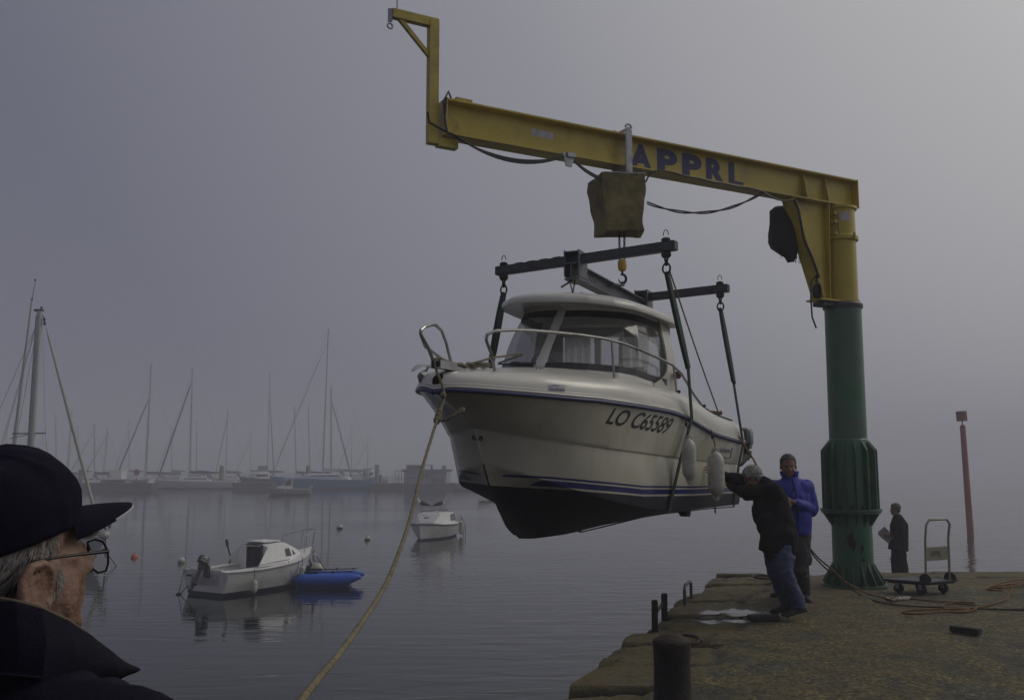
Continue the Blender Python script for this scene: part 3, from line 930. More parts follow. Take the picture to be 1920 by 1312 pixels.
def lpts(f, a0):
    out = []
    for i in range(NU + 1):
        a = a0 + (LH - a0) * us(i / NU)
        out.append(V(a, f(a, 1) if i else 0, f(a, 2)))
    return out
LK, LC, LS, LR = lpts(L_keel, 1.47), lpts(L_chine, .80), lpts(L_seam, .61), lpts(L_rail, -.05)
rows = []
def between(A, B, n, flare, first=True, hollow=False):
    for j in range(0 if first else 1, n + 1):
        f = j / n
        r_ = []
        for i in range(NU + 1):
            q = A[i].lerp(B[i], f)
            u = i / NU
            zs = A[0].z + (B[0].z - A[0].z) * f
            q.x += (stem(zs) - (A[0].x + (B[0].x - A[0].x) * f)) * (1 - u) ** 5
            if hollow and 0 < f < 1:
                q.y *= f ** (2.6 * math.exp(-u * 6.5))
            if 0 < f < 1:
                q.y -= flare(u) * 4 * f * (1 - f) * min(1, i / 6)
            q.y = max(0, q.y)
            r_.append(q)
        rows.append(r_)
between(LK, LC, 12, lambda u: -.012, True, True)
# chine flat: a small step outward
LC2 = [p + V(0, .035 * min(1, i / 10), .006) for i, p in enumerate(LC)]
rows.append(LC2)
between(LC2, [p + V(0, -.012 * min(1, i / 8), -.012) for i, p in enumerate(LS)], 14, lambda u: .09 * math.exp(-u * 5) - .02, False)
LS2 = [p + V(0, .006 * min(1, i / 8), 0) for i, p in enumerate(LS)]
rows.append(LS2)
between(LS2, LR, 12, lambda u: .075 * math.exp(-u * 3.2) - .012, False)
hull_rows = rows
hbm = MB()
band = []; pa = []
for sgn in (1, -1):
    vs = []; fs = []
    for r_ in rows:
        for p in r_:
            vs.append(hb(p.x, p.y * sgn, p.z)); band.append(p.z - zpaint(p.x)); pa.append(p.x)
    m_ = NU + 1
    for j in range(len(rows) - 1):
        for i in range(NU):
            q = (j * m_ + i, j * m_ + i + 1, (j + 1) * m_ + i + 1, (j + 1) * m_ + i)
            fs.append(q if sgn < 0 else tuple(reversed(q)))
    hbm.add(vs, fs)
# transom
tr_l = [r_[-1] for r_ in rows]
b0 = len(hbm.v)
vs = [hb(p.x, p.y, p.z) for p in tr_l] + [hb(p.x, -p.y, p.z) for p in tr_l]
for p in tr_l * 2: band.append(p.z - zpaint(p.x)); pa.append(p.x)
k = len(tr_l)
hbm.add(vs, [(j, j + 1, k + j + 1, k + j) for j in range(k - 1)])
def hull_mat():
    m, n, b, L = nodes('hull_paint')
    tc = N(n, 'ShaderNodeTexCoord')
    bd_ = N(n, 'ShaderNodeAttribute', attribute_name='band').outputs['Fac']
    aa = N(n, 'ShaderNodeAttribute', attribute_name='along').outputs['Fac']
    nz = N(n, 'ShaderNodeTexNoise', Scale=2.2, Detail=5); L(tc.outputs['Object'], nz.inputs['Vector'])
    mp = N(n, 'ShaderNodeMapping'); mp.inputs['Scale'].default_value = (5, 5, .7); L(tc.outputs['Object'], mp.inputs[0])
    n2 = N(n, 'ShaderNodeTexNoise', Scale=1.6, Detail=7, Roughness=.65); L(mp.outputs[0], n2.inputs['Vector'])
    gel = ramp(n, nz.outputs[0], [(.3, (.50, .475, .375)), (.7, (.565, .54, .445))])
    gel = mixc(n, ramp(n, n2.outputs[0], [(.52, (0, 0, 0)), (.78, (.5, .5, .5))]), gel, (.37, .34, .24))
    n3 = N(n, 'ShaderNodeTexNoise', Scale=3, Detail=6); L(mp.outputs[0], n3.inputs['Vector'])
    bot = ramp(n, n3.outputs[0], [(.3, (.007, .008, .013)), (.6, (.014, .015, .024)), (.8, (.030, .032, .040))])
    def rng(x, lo, hi):
        g = N(n, 'ShaderNodeMath', operation='GREATER_THAN'); L(x, g.inputs[0]); g.inputs[1].default_value = lo
        l = N(n, 'ShaderNodeMath', operation='LESS_THAN'); L(x, l.inputs[0]); l.inputs[1].default_value = hi
        q = N(n, 'ShaderNodeMath', operation='MULTIPLY'); L(g.outputs[0], q.inputs[0]); L(l.outputs[0], q.inputs[1])
        return q.outputs[0]
    def mul(x, y):
        q = N(n, 'ShaderNodeMath', operation='MULTIPLY'); L(x, q.inputs[0]); L(y, q.inputs[1]); return q.outputs[0]
    def mad(x, k_, c):
        q = N(n, 'ShaderNodeMath', operation='MULTIPLY_ADD'); L(x, q.inputs[0]); q.inputs[1].default_value = k_; q.inputs[2].default_value = c; return q.outputs[0]
    wob = mad(n3.outputs[0], .010, -.005)
    sb = N(n, 'ShaderNodeMath', operation='ADD'); L(bd_, sb.inputs[0]); L(wob, sb.inputs[1])
    s1_ = mul(rng(bd_, .018, .070), rng(aa, 1.12, 9))
    s2_ = mul(rng(bd_, .084, .104), rng(aa, .92, 9))
    c = mixc(n, s1_, gel, (.018, .024, .13))
    c = mixc(n, s2_, c, (.018, .024, .13))
    lt = N(n, 'ShaderNodeMath', operation='LESS_THAN'); L(sb.outputs[0], lt.inputs[0]); lt.inputs[1].default_value = 0
    c = mixc(n, lt.outputs[0], c, bot)
    L(c, b.inputs['Base Color'])
    rr_ = N(n, 'ShaderNodeMapRange'); L(lt.outputs[0], rr_.inputs[0]); rr_.inputs[3].default_value = .25; rr_.inputs[4].default_value = .50
    L(rr_.outputs[0], b.inputs['Roughness'])
    ci = N(n, 'ShaderNodeMapRange'); L(lt.outputs[0], ci.inputs[0]); ci.inputs[3].default_value = .35; ci.inputs[4].default_value = 0
    L(ci.outputs[0], b.inputs['Coat Weight']); b.inputs['Coat Roughness'].default_value = .1
    bp = N(n, 'ShaderNodeBump', Strength=.06, Distance=.02); L(nz.outputs[0], bp.inputs['Height']); L(bp.outputs[0], b.inputs['Normal'])
    return m
boat = thing('motor_boat', 'white pilothouse motor boat LO C65589 hanging in green slings from the crane', 'boat', OB + AFT * 2.8 + V(0, 0, -1.33))
hull = build('hull', hbm, hull_mat(), boat, angle=38)
for nm, dat in (('band', band), ('along', pa)):
    a_ = hull.data.attributes.new(nm, 'FLOAT', 'POINT'); a_.data.foreach_set('value', dat)
HBVH = BVHTree.FromPolygons([tuple(p) for p in hbm.v], hbm.f)
def onhull(a, z, off=.004, side=1):
    o = hb(a, 3 * side, z)
    h, nrm, i_, d_ = HBVH.ray_cast(o, -PORT * side)
    if h is None: return hb(a, 1.1 * side, z)
    if nrm.dot(PORT * side) < 0: nrm = -nrm
    return h + nrm * off
def hull_ap(px, py):       # (along, height) where the line of sight of an image point meets the hull
    d = ray(px, py).normalized()
    h, nrm, i_, d_ = HBVH.ray_cast(V(0, 0, ZC), d)
    if h is None: return None
    q = h - OB
    return q.dot(AFT), q.z
# topsides above the rub rail, deck, cockpit
dm = MB()
def strip(A, B, n, bulge=0, up=0):
    out = []
    for j in range(n + 1):
        f = j / n
        out.append([A[i].lerp(B[i], f) + V(0, bulge * math.sin(math.pi * f), up * math.sin(math.pi * f)) for i in range(len(A))])
    return out
def apts(f, a0, a1, n): return [V(a0 + (a1 - a0) * us(i / n), f(a0 + (a1 - a0) * us(i / n), 1), f(a0 + (a1 - a0) * us(i / n), 2)) for i in range(n + 1)]
RA = [V(p.x, p.y + .006, p.z + .018) for p in apts(L_rail, -.05, LH, NU)]
DA = apts(L_deck, .06, LH, NU)
grid = strip(RA, DA, 10, .045, .028)
for i, p in enumerate(RA):
    pass
def mirror_add(mb, grid):
    for sgn in (1, -1):
        n_ = len(grid[0])
        vs = [hb(p.x, p.y * sgn, p.z) for r_ in grid for p in r_]
        fs = []
        for j in range(len(grid) - 1):
            for i in range(n_ - 1):
                q = (j * n_ + i, j * n_ + i + 1, (j + 1) * n_ + i + 1, (j + 1) * n_ + i)
                fs.append(q if sgn > 0 else tuple(reversed(q)))
        mb.add(vs, fs)
mirror_add(dm, grid)
NF = 40
FA = [V(.06 + (3.80 - .06) * us(i / NF), 0, 0) for i in range(NF + 1)]
fd = []
for j in range(9):
    f = j / 8
    r_ = []
    for p in FA:
        bw = L_deck(p.x, 1) - 0.0; ze = L_deck(p.x, 2)
        crown = .055 * min(1, p.x / .8) + .09 * max(0, min(1, (p.x - .9) / .9)) * (1 if p.x < 2.5 else 1)
        t = 1 - f
        r_.append(V(p.x, bw * t, ze + crown * (1 - t ** 2.2)))
    fd.append(r_)
mirror_add(dm, fd)
# cockpit: coaming, inside faces and sole
cp = []
for (pi, zi) in ((0, None), (-.05, .012), (-.13, .006), (-.15, -.03), (-.16, -.35), (-.16, 'f')):
    r_ = []
    for i in range(21):
        a = 3.80 + (LH - 3.80) * i / 20
        z = L_deck(a, 2)
        r_.append(V(a, L_deck(a, 1) + pi, z if zi is None else (-.62 if zi == 'f' else z + zi)))
    cp.append(r_)
cp.append([V(p.x, 0, -.62) for p in cp[-1]])
mirror_add(dm, cp)
# aft bulkhead of the cockpit with the outboard well
zt = L_deck(LH, 2)
dm.add([hb(LH, .99, zt), hb(LH, -.99, zt), hb(LH, -1.10, -.33), hb(LH, 1.10, -.33)], [(0, 1, 2, 3)])
dm.add([hb(LH - .25, .84, zt - .02), hb(LH - .25, -.84, zt - .02), hb(LH - .25, -.84, -.62), hb(LH - .25, .84, -.62)], [(0, 1, 2, 3)])
dm.add([hb(LH - .25, .84, zt - .02), hb(LH - .25, -.84, zt - .02), hb(LH, -.99, zt), hb(LH, .99, zt)], [(0, 1, 2, 3)])
deck = build('deck_moulding', dm, white_gel, boat, angle=40)
# transom corner lip seen past the port quarter
mb = MB()
mb.loft([[hb(LH + .0, 1.0, -.38), hb(LH + .16, .95, -.40), hb(LH + .16, .70, -.40), hb(LH, .70, -.38)], [hb(LH, 1.02, -.62), hb(LH + .22, .95, -.62), hb(LH + .22, .7, -.62), hb(LH, .7, -.62)], [hb(LH, 1.02, -.66), hb(LH + .2, .95, -.66), hb(LH + .2, .7, -.66), hb(LH, .7, -.66)]])
build('swim_step', mb, white_gel, boat)
mb = MB(); mb.box(hb(LH + .10, .75, -1.08), (.30, .22, .02), Matrix.Rotation(math.atan2(AFT.y, AFT.x), 3, 'Z')); build('trim_tab', mb, steel, boat)
mb = MB(); mb.tube([hb(LH - .3, .80, -1.05), hb(LH - .3, .80, -1.2)], .01, 6); build('transducer', mb, black_rub, boat)
# rub rail
def rub(off, dz, r_, a0=-.05):
    pts = []
    for sgn in (-1, 1):
        q = [hb(p.x - (off if i < 1 else 0), sgn * (p.y + off), p.z + dz) for i, p in enumerate(apts(L_rail, a0, LH, 56))]
        pts.append(q)
    return list(reversed(pts[0])) + pts[1][1:], r_
mb = MB()
p_, r_ = rub(.012, .0, .019); mb.tube(p_, r_, 8)
build('rub_rail', mb, blue_rub, boat, angle=60)
mb = MB()
p_, r_ = rub(.008, .030, .014); mb.tube(p_, r_, 8)
p_, r_ = rub(.000, .052, .009); mb.tube(p_, r_, 6)
build('rail_moulding', mb, white_gel, boat, angle=60)
# toe line along the cockpit coaming
mb = MB()
mb.tube([hb(a, L_deck(a, 1) - .01, L_deck(a, 2) + .012) for a in np.linspace(4.35, 5.55, 14)], .012, 6)
build('coaming_trim', mb, green_web, boat)
# cabin
# bottom and top of the glazing (half ring from the centre post round to the rear)
GB = [(1.90, 0, .375), (1.96, .22, .372), (2.10, .44, .365), (2.36, .68, .350), (2.60, .775, .330), (2.90, .80, .305), (3.20, .815, .295), (3.45, .82, .285)]
GT = [(2.46, 0, 1.045), (2.50, .20, 1.045), (2.58, .38, 1.04), (2.74, .58, 1.03), (2.90, .67, 1.02), (3.08, .70, 1.01), (3.28, .715, 1.0), (3.47, .72, 1.0)]
def fine_(T, n=5):
    t = np.array(T); k = np.arange(len(T)); q = np.linspace(0, len(T) - 1, (len(T) - 1) * n + 1)
    out = []
    for x in q:
        w_ = np.exp(-((k - x) / .42) ** 2); w_ /= w_.sum()
        out.append(V(*(t * w_[:, None]).sum(0)))
    out[0] = V(*T[0]); out[-1] = V(*T[-1])
    return out
GBf, GTf = fine_(GB), fine_(GT)
NG = len(GBf)
def gpt(i, f, off=0):
    p = GBf[i].lerp(GTf[i], f)
    p.y += .035 * math.sin(math.pi * f) * min(1, i / 8)
    if off:
        c = V(3.0, 0, p.z); d = (p - c).normalized()
        p = p + d * off
    return p
def glass_mat():
    m, n, b, L = nodes('cabin_glass')
    out = n.nodes['Material Output']
    tr = N(n, 'ShaderNodeBsdfTransparent'); tr.inputs[0].default_value = (.50, .51, .51, 1)
    gl = N(n, 'ShaderNodeBsdfGlossy'); gl.inputs['Roughness'].default_value = .05; gl.inputs[0].default_value = (.9, .9, .9, 1)
    lw = N(n, 'ShaderNodeLayerWeight'); lw.inputs[0].default_value = .5
    pw = N(n, 'ShaderNodeMath', operation='POWER'); L(lw.outputs['Facing'], pw.inputs[0]); pw.inputs[1].default_value = 4
    fr = N(n, 'ShaderNodeMath', operation='MULTIPLY_ADD'); L(pw.outputs[0], fr.inputs[0]); fr.inputs[1].default_value = .8; fr.inputs[2].default_value = .06
    tc = N(n, 'ShaderNodeTexCoord'); mp = N(n, 'ShaderNodeMapping'); mp.inputs['Scale'].default_value = (14, 14, 2.2); L(tc.outputs['Object'], mp.inputs[0])
    nz = N(n, 'ShaderNodeTexNoise', Scale=2.5, Detail=7, Roughness=.7); L(mp.outputs[0], nz.inputs['Vector'])
    # a wet, salt-streaked film
    film = N(n, 'ShaderNodeBsdfDiffuse'); film.inputs[0].default_value = (.45, .45, .45, 1)
    fa = ramp(n, nz.outputs[0], [(.35, (.04, .04, .04)), (.75, (.26, .26, .26))])
    m1 = N(n, 'ShaderNodeMixShader'); L(fr.outputs[0], m1.inputs[0]); L(tr.outputs[0], m1.inputs[1]); L(gl.outputs[0], m1.inputs[2])
    m2 = N(n, 'ShaderNodeMixShader'); L(fa, m2.inputs[0]); L(m1.outputs[0], m2.inputs[1]); L(film.outputs[0], m2.inputs[2])
    L(m2.outputs[0], out.inputs['Surface'])
    return m
cglass = glass_mat()
frame_blk = M('black_window_seal', (.010, .010, .011), .4, var=.2)
# white cabin shell: front centre post, sill, rear pillar, rear bulkhead
mb = MB()
for sgn in (1, -1):
    def q(a, p, z): return hb(a, p * sgn, z)
    # skirt below the glass down to the deck
    vs = []; n_ = NG
    for f in (0, 1, 2):
        for i in range(NG):
            p = GBf[i]
            if f == 0: vs.append(q(p.x - .03, p.y + .02, p.z - .16))
            elif f == 1: vs.append(q(p.x - .012, p.y + .008, p.z - .02))
            else: vs.append(q(p.x + .01, p.y - .002, p.z + .015))
    mb.add(vs, [(f * n_ + i, f * n_ + i + 1, (f + 1) * n_ + i + 1, (f + 1) * n_ + i) for f in (0, 1) for i in range(n_ - 1)])
    # rear side panel with the rounded glass edge
    pr = []
    for k in range(15):
        f = k / 14
        if f < .28: a = 3.42 - .42 * (1 - f / .28) ** 1.7 + .04
        else: a = 3.46 + .02 * f
        pin = V(a, .82 - .10 * f + .03 * math.sin(math.pi * f) + .004, .285 + f * .73)
        pout = V(3.86 - .04 * f, .83 - .11 * f + .015 * math.sin(math.pi * f), .16 + f * .86)
        pr.append((pin, pout))
    pr.insert(0, (V(3.05, .822, .20), V(3.86, .835, .02)))
    vs = [q(*p) for pq in pr for p in pq]
    mb.add(vs, [(2 * i, 2 * i + 1, 2 * i + 3, 2 * i + 2) for i in range(len(pr) - 1)])
    # return into the rear bulkhead
    vs = []
    for pin, pout in pr:
        vs += [q(*pout), q(pout.x, pout.y - .10, pout.z)]
    mb.add(vs, [(2 * i, 2 * i + 1, 2 * i + 3, 2 * i + 2) for i in range(len(pr) - 1)])
# bulkhead: frame strips round two windows and a door
for p0_, p1_ in ((-.74, -.62), (-.20, -.12), (.12, .20), (.62, .74)):
    mb.beam(hb(3.83, (p0_ + p1_) / 2, -.60), hb(3.83, (p0_ + p1_) / 2, 1.0), p1_ - p0_, .03, up=AFT)
mb.beam(hb(3.828, -.74, .94), hb(3.828, .74, .94), .036, .12)
for p0_, p1_ in ((-.64, -.18), (.18, .64)):
    mb.beam(hb(3.832, p0_, -.14), hb(3.832, p1_, -.14), .026, .92)
build('cabin_shell', mb, white_gel, boat, angle=45)
mb = MB()
for sgn in (1, -1):
    vs = []; m_ = 11
    for i in range(2, NG):
        for j in range(m_):
            f = j / (m_ - 1); p = gpt(i, f)
            vs.append(hb(p.x, p.y * sgn, p.z))
    k_ = NG - 2
    fs = [(i * m_ + j, (i + 1) * m_ + j, (i + 1) * m_ + j + 1, i * m_ + j + 1) for i in range(k_ - 1) for j in range(m_ - 1)]
    mb2 = MB(); mb2.add(vs, fs)
    build('windscreen_glass', mb2, cglass, boat, angle=60)
mb = MB()
for sgn in (1, -1):
    # black band along the sill and under the roof, and the round rear corner
    for f0, f1 in ((-.005, .095), (.88, 1.0)):
        vs = []
        for i in range(2, NG):
            for f in (f0, f1):
                p = gpt(i, f, .006); vs.append(hb(p.x, p.y * sgn, p.z))
        mb.add(vs, [(2 * i, 2 * i + 1, 2 * i + 3, 2 * i + 2) for i in range(NG - 3)])
    vs = []
    for k in range(15):
        f = k / 14
        a = (3.42 - .42 * (1 - f / .28) ** 1.7 + .045) if f < .28 else 3.465 + .02 * f
        for da in (-.055, .012):
            vs.append(hb(a + da, sgn * (.82 - .10 * f + .03 * math.sin(math.pi * f) + .012), .285 + f * .73))
    mb.add(vs, [(2 * i, 2 * i + 1, 2 * i + 3, 2 * i + 2) for i in range(14)])
build('window_seal', mb, frame_blk, boat, angle=60)
mb = MB()
vs = []
for j in range(9):
    f = j / 8; w_ = .050 + .03 * (1 - f) ** 6 + .02 * f ** 6
    p = gpt(0, f)
    for pp in (-w_, -w_ * .6, 0, w_ * .6, w_):
        vs.append(hb(p.x - .012 + abs(pp) * .25, pp, p.z - .01))
mb.add(vs, [(j * 5 + i, j * 5 + i + 1, (j + 1) * 5 + i + 1, (j + 1) * 5 + i) for j in range(8) for i in range(4)])
build('centre_post', mb, white_gel, boat)
def curtain_mat():
    m, n, b, L = nodes('white_curtain')
    tl = N(n, 'ShaderNodeBsdfTranslucent'); tl.inputs[0].default_value = (.85, .85, .88, 1)
    df = N(n, 'ShaderNodeBsdfDiffuse'); df.inputs[0].default_value = (.7, .7, .72, 1)
    mx = N(n, 'ShaderNodeMixShader'); mx.inputs[0].default_value = .3
    L(tl.outputs[0], mx.inputs[1]); L(df.outputs[0], mx.inputs[2]); L(mx.outputs[0], n.nodes['Material Output'].inputs['Surface'])
    return m
curtain_m = curtain_mat()
# inside: helm console, seat, curtain, dark lining
mb = MB()
mb.box(hb(2.55, -.02, .30), (.30, 1.10, .16), Matrix.Rotation(math.atan2(AFT.y, AFT.x), 3, 'Z'), bev=.03)
mb.box(hb(2.3, 0, .28), (.5, .9, .06), Matrix.Rotation(math.atan2(AFT.y, AFT.x), 3, 'Z'), bev=.02)
build('dashboard', mb, M('grey_dashboard', (.10, .10, .11), .6), boat)
mb = MB()
mb.torus(hb(2.78, -.38, .46), PORT, (V(0, 0, .9) + AFT * -.3).normalized(), .14, .012, 22, 6)
mb.tube([hb(2.66, -.38, .38), hb(2.78, -.38, .46)], .015, 6)
build('steering_wheel', mb, black_rub, boat)
mb = MB()
for p_ in (-.40, .42):
    mb.box(hb(3.2, p_, .05), (.40, .42, .12), Matrix.Rotation(math.atan2(AFT.y, AFT.x), 3, 'Z'), bev=.04)
    mb.box(hb(3.38, p_, .30), (.10, .40, .40), Matrix.Rotation(math.atan2(AFT.y, AFT.x), 3, 'Z'), bev=.04)
build('helm_seat', mb, M('dark_vinyl', (.045, .045, .05), .5), boat)
for p0_, p1_ in ((-.58, -.24), (.12, .50)):
    mb = MB()
    vs = []
    for i in range(15):
        t = i / 14
        for z in (.35, .9):
            vs.append(hb(3.79 + .018 * math.sin(t * 22), p0_ + (p1_ - p0_) * t, z))
    mb.add(vs, [(2 * i, 2 * i + 1, 2 * i + 3, 2 * i + 2) for i in range(14)])
    build('curtain', mb, curtain_m, boat)
# wipers
mb = MB()
for p_, q_ in ((-.42, -.12), (.10, .44)):
    A = gpt(0 if abs(q_) < .2 else 4, .02, .03)
    mb.tube([hb(2.02, q_, .415), hb(1.99 + .1 * abs(p_), (p_ + q_) / 2, .43), hb(2.03 + .35 * abs(p_) ** 2, p_, .43)], .006, 6)
mb.tube([hb(2.05, -.55, .40), hb(1.93, -.05, .41)], .008, 6)
build('wiper', mb, black_rub, boat)
# roof
RE = [(1.98, 0), (2.01, .22), (2.12, .46), (2.33, .66), (2.62, .785), (3.0, .84), (3.45, .86), (3.85, .855), (4.0, .80), (4.07, .60), (4.08, .3), (4.08, 0)]
REf = [V(p.x, p.y, 0) for p in fine_([(a, p, 0) for a, p in RE], 4)]
cen = V(3.05, 0, 0)
def roofring(s_, z, dz=0):
    half = [cen + (p - cen) * s_ for p in REf]
    ringp = [V(p.x, p.y, z + dz * 0) for p in half] + [V(p.x, -p.y, z) for p in reversed(half[1:-1])]
    return [hb(p.x, p.y, p.z + .05 * (1 - (abs(p.y) / .86) ** 2) * (1 if s_ > .5 else .8) - .012 * (p.x - 3)) for p in ringp]
mb = MB()
mb.loft([roofring(.86, 1.015), roofring(.965, 1.000), roofring(.995, 1.005), roofring(1.0, 1.020), roofring(.995, 1.045), roofring(.975, 1.075), roofring(.93, 1.10), roofring(.85, 1.125), roofring(.70, 1.145), roofring(.45, 1.158), roofring(.15, 1.162)])
build('cabin_roof', mb, white_gel, boat, angle=50)
mb = MB()
for q_ in (-.45, .45):
    mb.tube([hb(2.9, q_, 1.16), hb(2.93, q_, 1.20), hb(3.75, q_, 1.185), hb(3.78, q_, 1.14)], .010, 6)
mb.tube([hb(3.3, .58, 1.14), hb(3.33, .60, 1.17), hb(3.85, .62, 1.15), hb(3.88, .62, 1.10)], .010, 6)
build('roof_handrail', mb, steel, boat)
mb = MB()
mb.tube([hb(3.05, -.1, 1.19), hb(3.0, -.1, 1.25)], .01, 6); mb.tube([hb(3.02, -.12, 1.22), hb(2.93, -.2, 1.27)], .008, 6)
build('roof_aerial', mb, black_rub, boat)
mb = MB()
mb.lathe([(.045, 0), (.045, .06), (.03, .075)], hb(3.68, .835, .42), 14, Matrix.Rotation(math.atan2(PORT.y, PORT.x), 3, 'Z') @ Matrix.Rotation(math.pi / 2, 3, 'Y'))
build('navigation_light', mb, M('red_lens', (.13, .012, .012), .2, coat=.5), boat)
# rails
rr_ = .0145
mb = MB()
pr = [(.50, .27, .22), (.42, .28, .36), (.33, .28, .47), (.33, .29, .52), (.40, .33, .555), (.60, .40, .585), (.85, .47, .605), (1.12, .553, .617), (1.45, .66, .627), (1.78, .752, .628), (2.1, .82, .615), (2.50, .867, .583), (2.95, .90, .545), (3.35, .922, .504), (3.65, .93, .43), (3.88, .93, .324), (4.1, .93, .22), (4.40, .94, .10)]
prf = [p for p in fine_(pr, 4)]
mb.tube([hb(*p) for p in prf], rr_, 8)
mb.tube([hb(1.92, .79, .622), hb(1.95, .80, .235)], rr_ * .85, 8)
mb.tube([hb(3.40, .925, .495), hb(3.46, .93, .19)], rr_ * .85, 8)
build('port_guard_rail', mb, steel, boat)
mb = MB()
sp = [(.42, -.28, .22), (.30, -.29, .40), (.20, -.30, .50), (.19, -.30, .54), (.25, -.30, .575), (.38, -.32, .61), (.50, -.34, .625), (.60, -.34, .585), (.68, -.34, .48), (.80, -.34, .24)]
mb.tube([hb(*p) for p in fine_(sp, 4)], rr_, 8)
mb.tube([hb(.19, -.30, .51), hb(.45, -.42, .42), hb(.9, -.53, .345), hb(1.35, -.62, .29), hb(1.5, -.66, .24)], rr_, 8)
mb.tube([hb(.98, -.55, .34), hb(1.02, -.56, .22)], rr_ * .8, 8)
build('starboard_bow_rail', mb, steel, boat)
# bow gear
mb = MB()
mb.beam(hb(-.02, .02, .215), hb(.42, .02, .225), .09, .03); mb.beam(hb(-.06, .065, .235), hb(.2, .065, .235), .01, .07); mb.beam(hb(-.06, -.025, .235), hb(.2, -.025, .235), .01, .07)
build('bow_roller', mb, steel, boat)
mb = MB()
mb.lathe([(.035, -.035), (.022, 0), (.035, .035)], hb(-.03, .02, .245), 14, Matrix.Rotation(math.atan2(PORT.y, PORT.x), 3, 'Z') @ Matrix.Rotation(math.pi / 2, 3, 'Y'))
build('roller_wheel', mb, black_rub, boat)
mb = MB()     # plough anchor lying on the starboard bow
mb.tube([hb(.55, -.20, .235), hb(.34, -.23, .24), hb(.24, -.25, .225), hb(.20, -.26, .14)], .012, 6)
mb.loft([[hb(.20, -.26, .05), hb(.18, -.27, .06), hb(.19, -.28, .05)], [hb(.18, -.24, .09), hb(.15, -.27, .11), hb(.17, -.30, .09)], [hb(.17, -.23, .14), hb(.14, -.27, .17), hb(.16, -.31, .14)], [hb(.24, -.24, .19), hb(.22, -.27, .20), hb(.23, -.30, .19)]])
mb.loft([[hb(.30, -.24, .235), hb(.30, -.30, .235), hb(.30, -.27, .25)], [hb(.12, -.24, .215), hb(.12, -.32, .21), hb(.12, -.28, .235)], [hb(.05, -.27, .17), hb(.05, -.30, .17), hb(.05, -.285, .18)]])
build('anchor', mb, galv, boat)
mb = MB()
for a_ in (.85, 1.3):
    mb.tube([hb(a_ - .10, .30 if a_ > 1 else -.15, .29 + .03 * a_), hb(a_ + .10, .30 if a_ > 1 else -.15, .29 + .03 * a_)], .010, 6)
    for d_ in (-.04, .04):
        mb.tube([hb(a_ + d_, .30 if a_ > 1 else -.15, .23 + .03 * a_), hb(a_ + d_, .30 if a_ > 1 else -.15, .29 + .03 * a_)], .009, 6)
mb.lathe([(.05, 0), (.03, .02), (.03, .07), (.055, .09)], hb(1.0, -.12, .25), 14)
build('deck_cleat', mb, steel, boat)
mb = MB()
for q_ in (.035, -.035):
    p = hb(.69, q_, -.35)
    mb.tube([p + AFT * .05, p - AFT * .02], .012, 8); mb.torus(p - AFT * .02 + V(0, 0, -.012), PORT, V(0, 0, 1), .017, .006, 10, 6)
mb.tube([hb(stem(z) - .006, 0, z) for z in np.linspace(-.60, -1.25, 14)], .009, 6)
build('bow_eye', mb, black_iron, boat)
# transducer fairing under the keel
mb = MB(); mb.loft([[hb(a_, p_, z_) for a_, p_, z_ in ((4.75, .45, -1.10), (5.05, .45, -1.10), (5.02, .47, -1.235), (4.90, .47, -1.225))], [hb(a_, p_, z_) for a_, p_, z_ in ((4.75, .58, -1.10), (5.05, .58, -1.10), (5.02, .56, -1.235), (4.90, .56, -1.225))]])
build('keel_fairing', mb, black_rub, boat, smooth=False)
# outboard motor
mb = MB()
oc = hb(LH + .78, .92, -.20)
AR = Matrix.Rotation(math.atan2(AFT.y, AFT.x), 3, 'Z')
mb.loft([[oc + AR @ V(sx_ * .16 * s_ + sh, sy_ * .105 * s_, z * .62) for sx_, sy_ in [(math.copysign(abs(math.cos(t)) ** .6, math.cos(t)), math.copysign(abs(math.sin(t)) ** .6, math.sin(t))) for t in np.linspace(0, 2 * math.pi, 24, endpoint=False)]] for z, s_, sh in [(-.28, .80, 0), (-.20, .88, 0), (-.17, .98, 0), (-.02, 1.0, .01), (.10, .95, .02), (.16, .80, .03), (.185, .5, .03), (.19, .1, .03)]], mi=0)
build('outboard_cowl', mb, M('grey_cowl', (.035, .037, .04), .3, coat=.4), boat)
mb = MB()
mb.box(oc + V(0, 0, -.25), (.2, .15, .16), AR, bev=.03)
mb.tube([oc + V(0, 0, -.25), oc + V(0, 0, -.36) - AFT * .30, hb(LH - .02, .80, -.50)], [.08, .06, .06], 8)
build('outboard_leg', mb, black_rub, boat)
# lettering on the hull
def quadmap(c00, c10, c01, c11):      # image corners (bottom-left, bottom-right, top-left, top-right) -> hull (a, z)
    P = [hull_ap(*c) for c in (c00, c10, c01, c11)]
    def fn(u, v):
        a = (P[0][0] * (1 - u) + P[1][0] * u) * (1 - v) + (P[2][0] * (1 - u) + P[3][0] * u) * v
        z = (P[0][1] * (1 - u) + P[1][1] * u) * (1 - v) + (P[2][1] * (1 - u) + P[3][1] * u) * v
        return onhull(a, z)
    return fn
lettering('registration_lettering', 'LO C65589', quadmap((1134, 793), (1247, 813), (1152, 763), (1266, 783)), ink, boat, bold=.015, spacing=.98)
lettering('maker_lettering', 'QUICKSILVER', quadmap((1347, 847), (1367, 849), (1349, 839), (1369, 841)), ink_blue, boat, bold=.02)
mb = MB()
for pts, wd_ in (([(1371, 852), (1370, 846), (1373, 838)], .016), ([(1352, 854), (1360, 857), (1368, 857), (1371, 853)], .010)):
    q = [onhull(*hull_ap(*p)) for p in pts]
    for i in range(len(q) - 1):
        mb.beam(q[i], q[i + 1], .004, wd_)
build('maker_swoosh', mb, ink_blue, boat)
DBVH = BVHTree.FromPolygons([tuple(p) for p in dm.v], dm.f)
